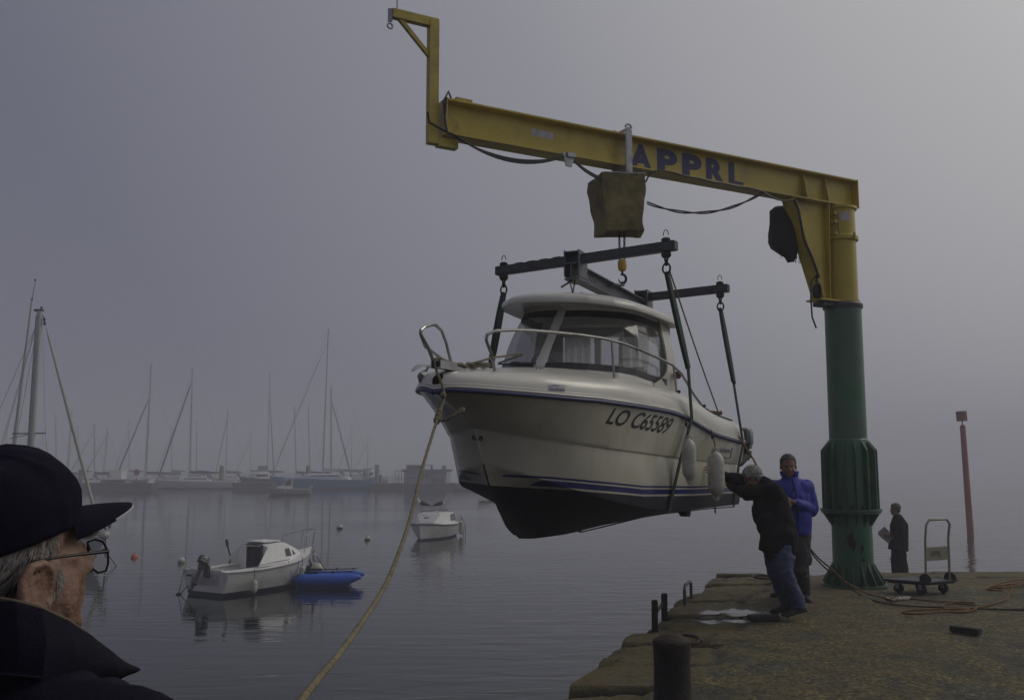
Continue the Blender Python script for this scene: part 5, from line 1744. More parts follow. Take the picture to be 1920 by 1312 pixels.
for x0, y0, x1, y1 in ((767, 887, 774, 898), (789, 887, 803, 896.5)):
    wn = bxp(x0, y0, x1, y1, Dh - .06, .1, glass_dk, 'window')
    if x0 == 767:
        mbx = MB(); a = at(770.5, 898, Dh - .12); b = at(770.5, 887, Dh - .12); mbx.beam(a, b, .1, .08, up=(1, 0, 0)); a = at(767, 891, Dh - .12); b = at(774, 891, Dh - .12); mbx.beam(a, b, .08, .14)
        build('glazing_bar', mbx, white_far, wn, smooth=False)
bxp(810, 886.5, 828, 897, Dh - .06, .1, M('pale_glazing', (.34, .35, .36), .2), 'sliding_door')
mbx = MB()
for x in (810, 815.5, 821.5, 827.5):
    mbx.beam(at(x, 898, Dh - .15), at(x, 886, Dh - .15), .12, .12, up=(1, 0, 0))
mbx.beam(at(809, 886.3, Dh - .15), at(829, 886.3, Dh - .15), .12, .12)
build('door_frame', mbx, hbd, t, smooth=False)
bxp(810, 897.5, 835, 907, Dh - .5, .2, hbd, 'balustrade')
mbx = MB()
for x in (741, 747, 753):
    mbx.beam(at(x, 906, Dh + .5), at(x, 882, Dh + .5), .1, .1, up=(1, 0, 0))
mbx.beam(at(740, 882, Dh + .5), at(756, 882, Dh + .5), .1, .1)
mbx.beam(at(740, 898, Dh + .5), at(756, 898, Dh + .5), .08, .08)
for x in range(838, 846, 3): mbx.beam(at(x, 906, Dh + .5), at(x, 881, Dh + .5), .08, .08, up=(1, 0, 0))
build('terrace_frame', mbx, M('houseboat_post', (.16, .16, .18), .6), t, smooth=False)
# gangway rails left of it
t = thing('gangway', 'low grey gangway rails on the pontoon left of the houseboat', 'gangway', at(725, 905, Dh))
mbx = MB()
for k in range(9):
    x = 714 + k * 4.4
    mbx.beam(at(x, 905, Dh), at(x, 894 - (k % 3), Dh), .07, .07, up=(1, 0, 0))
mbx.beam(at(712, 895, Dh), at(752, 893.5, Dh), .07, .07); mbx.beam(at(712, 900, Dh), at(752, 899, Dh), .06, .06)
build('railing', mbx, galv, t, smooth=False)
bp_, sp_ = at(846, 905, 158), at(905, 905, 160)
F = Frame3(V(sp_.x, sp_.y, 0), bow=V(bp_.x, bp_.y, 0))
t = thing('cruiser', 'pale cruiser moored right of the houseboat, lettering on its side', 'cruiser', F(F.L / 2, 0, 0))
hull_part(F, t, F.L, 2.6, 1.0, 1.35, [M('pale_grey_boat', (.33, .33, .35), .5), M('grey_boot', (.08, .08, .09), .6)], n=12, full=.8, boot=.3)
mb = MB()
for s_ in (.6, 1.4, 1.7, 2.2, 2.5):
    mb.beam(F(F.L - .6 - s_ * .5, 1.22, .35), F(F.L - .6 - s_ * .5, 1.26, .8), .05, .05)
build('side_mark', mb, hbd, t, smooth=False)

# small white pilothouse boat in front of the blue yacht
bp_, sp_ = onz(498, 912, ZW + .9), onw(574, 926)
F = Frame3(V(at(574, 926, 137).x, 139, 0), bow=V(at(499, 926, 137).x, 137, 0))
L = F.L
t = thing('pilothouse_boat', 'small white pilothouse boat afloat in front of the blue yacht', 'motor boat', F(L / 2, 0, 0))
hull_part(F, t, L, 2.1, .85, 1.05, [M('beige_boat_side', (.34, .33, .29), .5), black_rub], n=14, full=.55, boot=.12)
cabin_part(F, t, [(L * .40, L * .78, .8, .8), (L * .41, L * .74, .76, 1.25)], white_far, 'cuddy')
mb = MB()
for q in (-.7, .7):
    mb.beam(F(L * .42, q, .9), F(L * .40, q, 2.2), .10, .10, up=F.p)
    mb.beam(F(L * .66, q, 1.1), F(L * .52, q, 2.2), .07, .07, up=F.p)
build('cabin_post', mb, white_far, t)
mb = MB(); mb.box(F(L * .47, 0, 2.25), (L * .26, 1.7, .08), F.rot, bev=.03); build('cabin_roof', mb, white_far, t)
mb = MB(); mb.box(F(L * .51, 0, 1.7), (L * .12, 1.36, .75), F.rot, bev=.05); build('windscreen', mb, glass_dk, t)
mb = MB(); mb.box(F(-.25, 0, 1.05), (.5, .4, .55), F.rot, bev=.1); mb.box(F(-.25, 0, .4), (.2, .15, .9), F.rot); build('outboard_motor', mb, M('pale_cowl', (.4, .4, .42), .4), t)
mb = MB(); mb.lathe([(.03, -.3), (.11, -.22), (.11, .22), (.03, .3)], F(L * .6, 1.02, .5), 10); mb.lathe([(.03, -.3), (.13, -.22), (.13, .22), (.03, .3)], F(.2, 1.0, .55), 10)
build('fender', mb, fender_m, t)
mb = MB(); mb.tube([F(L * .98, 0, 1.0), F(L * 1.05, 0, .3)], .03, 5); build('mooring_line', mb, rope_dk, t)

# ---- near sailing boat hidden behind the capped man: masts, furled sail, pulpit and anchor roller show
F = Frame3(V(at(20, 1060, 46).x - 1.6, 46.5, 0), bow=V(at(196, 1050, 42).x, 42, 0))
L = F.L
t = thing('sailing_boat', 'near sailing boat behind the capped man, thick pale mast and furled headsail', 'sailing boat', F(L / 2, 0, 0))
hull_part(F, t, L, 2.4, .9, 1.25, [white_far, navy_bottom], n=18)
cabin_part(F, t, [(L * .3, L * .72, .8, .9), (L * .32, L * .68, .7, 1.5)], white_far, 'coachroof')
foot = at(55, 880, 44.2); top_ = at(75, 583, 44.2)
mb = MB(); mb.tube([V(foot.x, foot.y, ZW + 1.3), top_], [.155, .125], 12)
mb.tube([V(foot.x - .17, foot.y, ZW + 1.6), top_ - V(.17, 0, .2)], .022, 6, )
mast_o = build('mast', mb, alu, t)
mb = MB(); q = at(62, 812, 44.2); mb.tube([q - V(.95, 0, .02), q + V(.6, 0, .0)], .028, 6); mb.tube([q - V(.95, .2, .25), q + V(.0, 0, .0)], .015, 6); build('spreader', mb, dark_steel, mast_o)
mb = MB(); mb.box(top_ + V(-.05, 0, .03), (.42, .18, .10), bev=.02); mb.tube([top_ + V(.02, 0, 0), top_ + V(.05, 0, .22)], .03, 6); mb.ell(top_ + V(.07, 0, .16), (.05, .05, .05)); mb.ell(top_ + V(.22, 0, -.40), (.06, .06, .10)); mb.ell(top_ + V(.25, 0, -.58), (.06, .06, .10)); mb.tube([top_, top_ + V(.2, 0, -.3), top_ + V(.28, 0, -.7)], .018, 5)
build('masthead_fitting', mb, black_iron, mast_o)
fb_ = F(L * .965, 0, 1.25); ft = at(86, 612, 43.8)
mb = MB(); mb.tube([fb_, fb_.lerp(ft, .04), fb_.lerp(ft, .5), fb_.lerp(ft, .93), ft], [.03, .075, .085, .055, .02], 8)
build('furled_headsail', mb, M('pale_furled_sail', (.42, .41, .36), .8, var=.1), t)
mb = MB()
for a, b in ((top_, F(.2, .6, .9)), (top_, F(.2, -.6, .9)), (at(72, 600, 44.2), at(-60, 905, 44.5)), (at(70, 605, 44.2), at(-15, 905, 44.5)), (at(79, 600, 44.2), at(88, 890, 44)), (at(85, 812, 44.2), at(94, 890, 44))): stay(mb, a, b, .012)
build('shroud', mb, alu, t)
mb = MB()
for sg in (1, -1):
    mb.tube([F(L * .86, sg * .45, 1.2), F(L * .88, sg * .45, 1.75), F(L * .97, sg * .30, 1.8), F(L * 1.01, sg * .18, 1.8), F(L * .98, sg * .15, 1.25)], .018, 6)
mb.tube([F(L * 1.01, .18, 1.8), F(L * 1.01, -.18, 1.8)], .018, 6); mb.tube([F(L * .7, .8, 1.7), F(L * .88, .45, 1.72)], .010, 5); mb.tube([F(L * .7, .8, 1.45), F(L * .88, .45, 1.45)], .010, 5)
build('pulpit', mb, steel, t)
mb = MB()
for k in range(22):
    p = F(L * 1.01, 0, 1.72) + V(rnd.uniform(-.12, .12), rnd.uniform(-.1, .1), rnd.uniform(-.2, .12)); mb.ell(p, (.06, .04, .05), Matrix.Rotation(k, 3, 'X'), 7, 5)
build('blue_wrapping', mb, M('blue_line', (.03, .06, .11), .9), t)
mb = MB(); mb.ell(F(L * 1.0, -.05, 1.28), (.20, .20, .19)); build('bow_fender', mb, fender_m, t)
mb = MB(); mb.tube([F(L * .99, 0, 1.15), F(L * 1.03, 0, .4), F(L * 1.09, 0, .0), F(L * 1.06, 0, -.3)], .022, 6); mb.tube([F(L * .99, .05, 1.1), F(L * .99, .1, .35)], .03, 6)
build('mooring_line', mb, rope_dk, t)
# second mast standing further left
F = Frame3(V(at(-150, 1060, 50).x, 52, 0), bow=V(at(60, 1060, 49).x, 49, 0)); L = F.L
t = thing('sailing_boat', 'sailing boat at the left edge with a thin tapering mast ending in a whip aerial', 'sailing boat', F(L / 2, 0, 0))
hull_part(F, t, L, 2.4, .9, 1.2, [white_far, navy_bottom], n=14)
cabin_part(F, t, [(L * .3, L * .72, .8, .9), (L * .32, L * .68, .7, 1.5)], white_far, 'coachroof')
a = at(14, 930, 50); b = at(60, 562, 50)
mb = MB(); mb.tube([V(a.x, a.y, ZW + 1.2), a.lerp(b, .3), b], [.105, .095, .05], 10); mo = build('mast', mb, alu, t)
mb = MB(); mb.tube([b, at(66, 528, 50)], [.02, .014], 6); mb.ell(b, (.06, .06, .08)); mb.ell(at(66, 525, 50), (.05, .05, .07)); build('whip_aerial', mb, dark_steel, mo)

# ---- moored white cabin boat with outboard, mid left
st = onw(384, 1116); st = V(st.x, st.y, 0)
F = Frame3(st, head=R(58), L=4.95); L = 4.95
cb = thing('cabin_boat', 'white cabin boat with outboard motor moored beside the blue tender', 'cabin boat', F(L / 2, 0, 0))
F_B = 2.45
hull_part(F, cb, L, F_B, .80, 1.22, [M('dusty_white_boat', (.70, .69, .65), .4, var=.06, dirt=(.42, .40, .34), da=.35, ds=2), navy_bottom], tr=.90, full=.50, boot=.12, rake=.14, n=26, cockpit=(-.1, 2.35, .62), flare=.10)
mb = MB()     # cockpit lining with seats
for sg in (1, -1):
    mb.add([F(.02, sg * .72, .80), F(2.35, sg * .80, .86), F(2.35, sg * .66, .20), F(.02, sg * .60, .20)], [(0, 1, 2, 3)])
    mb.box(F(1.4, sg * .60, .42), (1.5, .34, .20), F.rot, bev=.03)
mb.add([F(.02, -.7, .30), F(.02, .7, .30), F(2.35, .7, .30), F(2.35, -.7, .30)], [(0, 1, 2, 3)])
mb.box(F(.22, 0, .52), (.44, 1.44, .46), F.rot, bev=.04)
mb.box(F(.06, -.48, .80), (.12, .55, .12), F.rot, bev=.03)
mb.box(F(.06, .55, .80), (.12, .55, .12), F.rot, bev=.03)
build('cockpit', mb, white_far, cb)
mb = MB()     # cabin trunk: open back
def cring(s, hw, hw2, z0, z1): return [F(s, -hw, z0), F(s, -hw2, z1), F(s, -hw2 * .5, z1 + .07), F(s, 0, z1 + .09), F(s, hw2 * .5, z1 + .07), F(s, hw2, z1), F(s, hw, z0)]
mb.loft([cring(2.10, .88, .66, .82, 1.45), cring(2.9, .82, .60, .88, 1.50), cring(3.35, .70, .48, .96, 1.42), cring(3.95, .42, .26, 1.06, 1.20), cring(4.15, .2, .1, 1.10, 1.12)], caps=False, closed=False)
# rear bulkhead with an opening, side wings
for sg in (1, -1):
    mb.add([F(2.10, sg * .88, .82), F(2.10, sg * .66, 1.45), F(2.10, sg * .38, 1.50), F(2.10, sg * .38, .82)], [(0, 1, 2, 3)])
    mb.add([F(2.10, sg * .88, .82), F(2.10, sg * .38, .82), F(2.10, sg * .38, .25), F(2.10, sg * .80, .25)], [(0, 1, 2, 3)])
    mb.add([F(2.10, sg * .88, .84), F(1.45, sg * .90, .84), F(2.08, sg * .68, 1.42)], [(0, 1, 2)])
mb.add([F(2.10, -.38, 1.50), F(2.10, .38, 1.50), F(2.10, .38, 1.44), F(2.10, -.38, 1.44), F(2.1, 0, 1.55)], [(0, 4, 1), (0, 1, 2, 3)])
trunk = build('cabin', mb, white_far, cb, angle=30)
trunk.data.polygons.foreach_set('use_smooth', [False] * len(trunk.data.polygons))
mb = MB(); mb.box(F(2.40, 0, .85), (.5, .78, 1.2), F.rot); build('companionway_shade', mb, M('painted_interior_shade', (.008, .008, .009), .9), cb, smooth=False)  # solid block, coloured black to stand for the shade inside the open hatchway
mb = MB(); mb.box(F(2.55, 0, 1.60), (.85, .80, .045), F.rot, bev=.015); build('sliding_hatch', mb, white_far, cb)
mb = MB()
for sg in (1, -1):
    for s0_, s1_, h0, h1 in ((2.90, 3.25, 1.08, 1.34), (3.35, 3.60, 1.10, 1.28)):
        def wp(s_, z_):
            f = (z_ - 1.04) / .6; hw = np.interp(s_, [2.9, 3.35, 3.95], [.82, .70, .42]); hw2 = np.interp(s_, [2.9, 3.35, 3.95], [.60, .48, .26]); zt_ = np.interp(s_, [2.9, 3.35, 3.95], [1.50, 1.42, 1.20]); zb = np.interp(s_, [2.9, 3.35, 3.95], [.88, .96, 1.06])
            q = (z_ - zb) / (zt_ - zb); return F(s_, sg * (hw + (hw2 - hw) * q + .012), z_)
        sl = .10 if s0_ > 3.3 else .04
        mb.add([wp(s0_, h0), wp(s1_, h0), wp(s1_ - sl, h1 - (.1 if s0_ > 3.3 else 0)), wp(s0_ + .02, h1)], [(0, 1, 2, 3)])
build('cabin_window', mb, glass_dk, cb, smooth=False)
mb = MB()
for sg in (1, -1):
    mb.tube([F(3.95, sg * .60, 1.12), F(3.98, sg * .56, 1.55), F(4.03, sg * .53, 1.70), F(4.82, sg * .28, 1.86)], .014, 6)
    mb.tube([F(4.66, sg * .30, 1.16), F(4.78, sg * .28, 1.86)], .012, 6)
    mb.tube([F(4.82, sg * .16, 1.18), F(4.92, sg * .20, 1.88)], .012, 6)
mb.tube([F(4.82, .28, 1.86), F(4.92, .20, 1.88), F(4.92, -.20, 1.88), F(4.82, -.28, 1.86)], .014, 6)
build('pulpit', mb, steel, cb)
mb = MB()
mb.tube([F(1.75, .86, .45), F(1.8, .86, 1.1), F(1.65, .86, 1.5)], .03, 8); mb.tube([F(1.66, .86, 1.46), F(1.60, .86, 1.68)], .055, 8)
mb.tube([F(2.05, -.42, .95), F(2.05, -.42, 1.52)], .035, 8)
build('deck_post', mb, dark_steel, cb)
mb = MB(); mb.loft([[F(1.95 + x, y, 1.50 + z) for x, y, z in ((0, -.3, 0), (0, .3, 0), (.35, .3, .05), (.35, -.3, .05))], [F(1.95 + x, y, 1.54 + z) for x, y, z in ((0, -.25, 0), (0, .25, 0), (.35, .25, .08), (.35, -.25, .08))]]); build('folded_hood', mb, blk_cloth, cb)
# outboard on the transom, tilted up
OM = Matrix.Rotation(F.yaw, 4, 'Z') @ Matrix.Rotation(R(28), 4, 'Y')
oo_ = F(-.22, -.12, 1.02)
def om(x, y, z): return oo_ + (OM.to_3x3() @ V(x, y, z))
mb = MB(); mb.loft([[om(.22 * s_ * math.cos(q) - .05, .15 * s_ * math.sin(q), z) for q in np.linspace(0, 2 * math.pi, 18, endpoint=False)] for z, s_ in ((.0, .8), (.03, 1), (.16, 1.02), (.24, .92), (.285, .65), (.29, .1))])
oc_ = build('outboard_cowl', mb, M('dark_cowl', (.018, .018, .022), .25, coat=.5), cb)
mb = MB()
for z in (.10, .17):
    mb.tube([om(.226 * math.cos(q) - .05, .156 * math.sin(q), z) for q in np.linspace(-2.6, 2.6, 24)], .010, 4)
build('cowl_stripe', mb, M('pale_stripe', (.45, .44, .42), .4), oc_)
mb = MB(); mb.loft([[om(x * w_ - .04, y * w_ * .6, z) for x, y in ((1, 0), (.6, .8), (-.6, .8), (-1, 0), (-.6, -.8), (.6, -.8))] for z, w_ in ((0, .16), (-.16, .13), (-.2, .08), (-.62, .07), (-.64, .16), (-.67, .15), (-.69, .07), (-.88, .05), (-1.0, .02))])
for k in range(3):
    q = k * 2.09; mb.ell(om(-.16, .07 * math.cos(q), -.82 + .07 * math.sin(q)), (.02, .05, .06), None, 8, 6)
build('outboard_leg', mb, M('grey_leg', (.07, .07, .075), .4, .4), cb)
mb = MB(); mb.box(F(-.06, -.12, .80), (.12, .24, .38), F.rot, bev=.02); build('motor_bracket', mb, dark_steel, cb)
mb = MB()
_, pts = None, None
n_ = 26
for sg in (1, -1):
    mb.tube([F((1 - (1 - i / n_) ** 1.5) * L, sg * (F_B / 2 * bshape(1 - (1 - i / n_) ** 1.5, .5, .90) + .012), sheer(1 - (1 - i / n_) ** 1.5, .80, 1.22) - .01) for i in range(n_ + 1)], .022, 6)
build('rubbing_strake', mb, M('grey_strake', (.25, .25, .25), .6), cb)
mb = MB(); mb.tube([F(.02, .85, .3), F(-.3, .90, -.02), F(-.28, .95, -.1)], .014, 5); mb.tube([F(0, 1.06, .80), F(-.25, 1.0, .0)], .012, 5); mb.ell(F(-.28, .95, .02), (.09, .09, .05))
build('stern_line', mb, rope_dk, cb)
def bfend(pt, r, h, topz):
    fender('fender', pt, r, h, None, pt + V(0, 0, topz), parent=cb)
bfend(F(.95, -1.27, .28), .11, .52, .55); bfend(F(3.25, -1.20, .55), .11, .50, .50); bfend(F(4.45, -.62, .92), .07, .38, .28)
mb = MB()
for k in range(7): mb.beam(F(-.014, .94 - .045 * k, .605 + .012 * (k % 2)), F(-.014, .91 - .045 * k, .605), .004, .045 + .01 * (k % 3))
for k in range(2): mb.beam(F(-.014, .68 - .05 * k, .515), F(-.014, .65 - .05 * k, .515), .004, .05)
build('illegible_transom_mark', mb, hbd, cb, smooth=False)
mb = MB(); mb.tube([F(4.75, -.1, 1.2), F(5.1, -.3, .7), F(5.2, -.6, .25)], .018, 6); build('bow_line', mb, rope_dk, cb)
mb = MB(); mb.tube([F(2.15, -.98, .95), F(2.75, -1.0, .98), F(2.7, -1.24, .45), F(2.95, -1.24, .40), F(3.1, -1.18, .95)], .009, 5); build('slack_line', mb, rope_dk, cb)
mb = MB(); mb.beam(F(.6, -.90, .86), F(2.9, -.93, .99), .02, .012); build('blue_line', mb, blue_rub, cb)

# ---- blue tender
a, b = onw(556, 1098), onw(668, 1096)
F = Frame3(V(a.x, a.y, 0), head=R(2), L=(b.x - a.x) * 1.08); L = F.L
td = thing('tender', 'blue plastic tender with pointed tube ends and black oars', 'tender', F(L / 2, 0, 0))
for sg in (1, -1):
    mb = MB(); c = .50 * sg
    mb.loft([[F(s_, c * cc + ww * 1.0 * math.cos(q), .27 + zz + ww * 1.05 * math.sin(q)) for q in np.linspace(0, 2 * math.pi, 16, endpoint=False)] for s_, ww, zz, cc in ((-.02, .03, .02, 1), (.06, .13, .0, 1), (.35, .19, 0, 1), (1.4, .20, 0, 1), (L * .82, .19, .02, 1), (L * .93, .14, .06, .95), (L * 1.02, .07, .08, .9), (L * 1.05, .02, .08, .88))])
    build('side_tube', mb, blue_boat, td, angle=50)
mb = MB(); mb.box(F(L * .45, 0, .12), (L * .86, .82, .12), F.rot, bev=.04); mb.box(F(.12, 0, .30), (.08, .82, .34), F.rot, bev=.03)
mb.loft([[F(.1, -.5, .10), F(.1, .5, .10), F(.1, .4, -.15), F(.1, -.4, -.15)], [F(L * .86, -.42, .14), F(L * .86, .42, .14), F(L * .8, .3, -.05), F(L * .8, -.3, -.05)]])
build('floor', mb, blue_boat, td)
for sg in (1, -1):
    mb = MB(); y = .46 * sg
    mb.tube([F(.35, y, .52), F(2.1, y, .55)], .017, 6); mb.box(F(.55, y, .52), (.55, .035, .085), F.rot, bev=.01)
    mb.ell(F(1.35, y, .54), (.06, .04, .05)); mb.ell(F(1.95, y, .55), (.05, .03, .035))
    build('oar', mb, black_rub, td)

# ---- grey-white cabin boat with gulls
st_ = V(.174, .985, 0)
bw = onw(787, 1014)
F = Frame3(V(bw.x, bw.y, 0) + V(math.sin(R(12)), math.cos(R(12)), 0) * 5.0, bow=V(bw.x, bw.y, 0)); L = F.L
gb = thing('fishing_boat', 'small white cabin boat with two gulls standing on its roof', 'cabin boat', F(L / 2, 0, 0))
hull_part(F, gb, L, 2.6, .80, .92, [M('dusty_white_boat', (.5,) * 3), navy_bottom], tr=.80, full=.42, boot=.10, rake=.06, n=22, flare=.30, cockpit=(-.1, 1.4, .7))
mb = MB()
def cr2(s, hw, hw2, z0, z1): return [F(s, -hw, z0), F(s, -hw2, z1), F(s, 0, z1 + .05), F(s, hw2, z1), F(s, hw, z0)]
mb.loft([cr2(.9, .95, .82, .78, 1.42), cr2(1.7, .95, .82, .78, 1.46), cr2(3.25, .84, .70, .82, 1.40), cr2(3.7, .72, .42, .88, .95)], closed=False)
mb.box(F(.5, 0, .45), (1.5, 1.2, .3), F.rot)
build('cabin', mb, white_far, gb, angle=20)
mb = MB(); mb.add([F(3.27, -.36, 1.36), F(3.27, .24, 1.36), F(3.60, .26, .98), F(3.60, -.38, .98)], [(0, 1, 2, 3)])
mb.v = [p + F.f * .03 + V(0, 0, .02) for p in mb.v]
build('windscreen', mb, glass_dk, gb, smooth=False)
for sg in (1, -1):
    mb = MB(); mb.add([F(1.0, sg * .935, 1.0), F(1.75, sg * .935, 1.0), F(1.68, sg * .875, 1.32), F(1.03, sg * .875, 1.32)], [(0, 1, 2, 3)])
    build('side_window', mb, M('grey_pane', (.13, .14, .14), .15), gb, smooth=False)
    mb = MB(); q = [F(1.0, sg * .94, 1.0), F(1.75, sg * .94, 1.0), F(1.68, sg * .88, 1.32), F(1.03, sg * .88, 1.32), F(1.0, sg * .94, 1.0)]
    mb.tube(q, .025, 5); build('window_frame', mb, black_rub, gb)
mb = MB()
for q in (-.5, .5): mb.tube([F(1.0, q, 1.56), F(3.1, q, 1.54)], .02, 5)
for s_ in (1.0, 2.0, 3.1):
    for q in (-.5, .5): mb.tube([F(s_, q, 1.42), F(s_, q, 1.55)], .018, 5)
mb.tube([F(1.0, .5, 1.56), F(1.0, -.5, 1.56)], .02, 5); mb.tube([F(3.1, .5, 1.54), F(3.1, -.5, 1.54)], .02, 5)
build('roof_rail', mb, dark_steel, gb)
mb = MB()
for sg in (1, -1):
    mb.tube([F((1 - (1 - i / 22) ** 1.5) * L, sg * (1.30 * bshape(1 - (1 - i / 22) ** 1.5, .42, .80) + .02), sheer(1 - (1 - i / 22) ** 1.5, .80, .92)) for i in range(23)], .035, 6)
build('gunwale', mb, black_rub, gb)
for s_, q in ((.25, 1.12), ):
    mb = MB(); mb.lathe([(.03, -.40), (.13, -.32), (.14, .3), (.05, .42)], F(s_ + .25, q + .08, .50), 12); build('fender', mb, fender_m, gb)
mb = MB(); mb.tube([F(.0, 1.05, 1.0), F(-.2, 1.2, .4), F(-.3, 1.1, -.2)], .02, 5); mb.tube([F(-.1, 1.0, 1.2), F(-.5, 1.2, .5), F(-.2, 1.3, .0)], .02, 5); mb.torus(F(4.1, .1, 1.25), F.f, F.p, .12, .03, 10, 5)
build('mooring_line', mb, rope_dk, gb)
def gull(label, P, yaw, k=1):
    f = V(math.cos(yaw), math.sin(yaw), 0); s_ = V(-f.y, f.x, 0); U = V(0, 0, 1)
    def q(a, b, c): return P + f * (a * k) + s_ * (b * k) + U * (c * k)
    mb = MB()
    spec = [(-.20, .235, .02, .02), (-.13, .25, .05, .05), (-.04, .255, .085, .085), (.05, .275, .095, .10), (.12, .31, .09, .10), (.155, .37, .066, .075), (.165, .42, .058, .062), (.175, .455, .062, .060), (.20, .475, .052, .046), (.225, .47, .015, .015)]
    mb.loft([[q(a + 0.0 * c, w_ * math.cos(t), c + h_ * math.sin(t)) for t in np.linspace(0, 2 * math.pi, 12, endpoint=False)] for a, c, w_, h_ in spec])
    o = build('gull', mb, M('white_feather', (.62, .62, .60), .8), None, origin=P)
    tag(o, label, 'gull', 'gulls on the small boat')
    mb = MB()
    for sg in (1, -1):
        mb.loft([[q(a, sg * (w_ + .0), c + h_) , q(a, sg * (w_ + .025), c), q(a, sg * w_, c - h_ * .8), q(a, sg * (w_ - .03), c)] for a, c, w_, h_ in ((.10, .31, .07, .03), (.04, .30, .09, .07), (-.06, .275, .085, .075), (-.18, .24, .05, .045), (-.30, .205, .02, .018), (-.36, .19, .01, .008))])
    mb.loft([[q(a, w_, c), q(a, 0, c + .03), q(a, -w_, c), q(a, 0, c - .01)] for a, c, w_ in ((.08, .37, .05), (-.04, .345, .075), (-.16, .29, .05), (-.28, .235, .02))])
    build('wing', mb, M('black_feather', (.02, .02, .022), .8), o)
    mb = MB()
    for sg in (1, -1):
        mb.tube([q(.0, sg * .035, .19), q(.01, sg * .035, .0)], .009 * k, 5); mb.tube([q(.01, sg * .035, .008), q(.06, sg * .04, .006)], .010 * k, 5)
    build('leg', mb, M('pink_leg', (.35, .22, .17), .7), o)
    mb = MB(); mb.tube([q(.215, 0, .47), q(.26, 0, .465), q(.275, 0, .455)], [.014 * k, .010 * k, .004 * k], 6); build('beak', mb, M('yellow_beak', (.5, .3, .03), .5), o)
gull('black-backed gull on the left of the small boat\'s roof, facing left', F(2.75, -.55, 1.56), R(172), 1.5)
gull('black-backed gull on the right of the small boat\'s roof, facing right', F(2.6, .50, 1.56), R(20), 1.5)

# ---- buoys
def buoy(name, label, px, py, r, mat, kind='ball', grp='mooring buoys', col2=None):
    p = onw(px, py)
    mb = MB()
    if kind == 'ball':
        mb.ell(p + V(0, 0, r * .5), (r, r, r), None, 18, 12)
    elif kind == 'cone':
        mb.lathe([(r * .5, -r * .7), (r, -r * .1), (r, r * .35), (r * .75, r * .75), (r * .25, r * 1.05), (r * .15, r * 1.2)], p, 18)
    o = build(name, mb, mat, None, origin=p)
    m3 = MB()
    m3.torus(p + V(0, 0, r * (1.5 if kind == 'ball' else 1.35)), V(1, 0, 0), V(0, 0, 1), r * .18, r * .05, 10, 5)
    build('eye', m3, black_iron, o)
    tag(o, label, 'buoy', grp)
    if col2:
        m3 = MB(); m3.lathe([(r * .95, 0), (r * 1.02, r * .18), (r * 1.015, r * .42), (r * .9, r * .5)], p, 18); build('weed_band', m3, col2, o)
    return o
white_buoy = M('white_buoy', (.52, .52, .49), .5, var=.12, dirt=(.25, .24, .2), da=.4, ds=6)
cream_buoy = M('cream_buoy', (.50, .47, .36), .5, var=.1, dirt=(.2, .2, .14), da=.35, ds=6)
weed = M('black_weed', (.015, .017, .014), .9)
buoy('mooring_buoy', 'orange conical buoy floating left of the cabin boat', 252, 1045, .16, orange_buoy, 'cone')
buoy('mooring_buoy', 'white ball buoy at the cabin boat\'s stern', 340, 1054, .155, white_buoy)
buoy('mooring_buoy', 'weed-stained white buoy, farthest of the two above the rope', 637, 991, .20, white_buoy, col2=weed)
buoy('mooring_buoy', 'cream ball buoy with a black waterline near the small boat', 689, 1012, .155, cream_buoy, col2=weed)
p = onw(594, 1071)
o = buoy('mooring_buoy', 'large cream mooring buoy behind the blue tender at the cabin boat\'s bow', 595, 1074, .27, cream_buoy)
mb = MB(); mb.ell(p + V(-.22, -.05, .06), (.26, .2, .22)); mb.tube([p + V(-.2, -.05, .2), p + V(-.3, -.1, .5), p + V(-.36, -.1, .7)], [.05, .03, .02], 6); build('weedy_chain', mb, weed, o)

# ---- red harbour marker pole
bp_ = onw(1820, 1005); tp_ = at(1805, 800, bp_.y)
t = thing('marker_pole', 'leaning red pole with a cylindrical red topmark standing in the water', 'marker pole', bp_)
mb = MB(); mb.tube([bp_ - (tp_ - bp_) * .1, tp_, tp_ + (tp_ - bp_).normalized() * .12], [.20, .16, .10], 14); build('pole', mb, red_paint, t)
q = at(1803, 780, bp_.y)
mb = MB(); mb.tube([tp_, q], .04, 6); build('topmark_stem', mb, dark_steel, t)
mb = MB(); mb.lathe([(.30, -.30), (.31, -.29), (.31, .29), (.30, .30)], q, 22, Matrix.Rotation(R(-3), 3, 'Y')); build('topmark', mb, red_paint, t, angle=30)
# ---------------------------------------------------------------- things on the quay
g0 = onz(1262, 1338, 0)
mb = MB()
mb.lathe([(.165, -.05), (.15, .02), (.128, .10), (.120, .30), (.124, .44), (.127, .468), (.124, .478), (.105, .490), (.07, .512), (.03, .524), (.01, .526)], g0, 32)
for i, p in enumerate(mb.v):
    k = .006 * noise.noise(p * 9); mb.v[i] = p + V(k, k, .5 * k)
tag(build('bollard', mb, M('rusty_iron_bollard', (.016, .013, .013), .75, .2, var=.5, vs=7, dirt=(.055, .030, .016), da=.46, ds=4, bump=.5, bs=45), angle=50, origin=g0), 'squat rusty iron bollard at the bottom edge of the picture', 'bollard')
c = onz(1284, 1199, 0.02)
mb = MB(); mb.torus(c, V(.96, -.25, .02), V(.25, .9, .16), .135, .016, 26, 8); mb.ell(c + V(.13, -.04, .0), (.035, .03, .022))
tag(build('mooring_ring', mb, black_iron), 'large iron mooring ring lying behind the bollard', 'mooring ring')
c = onz(1430, 1081, 0.02)
mb = MB(); mb.torus(c, V(1, 0, 0), V(0, 1, .06), .13, .016, 22, 8)
tag(build('mooring_ring', mb, black_iron), 'iron mooring ring lying on the far edge blocks near the men', 'mooring ring')
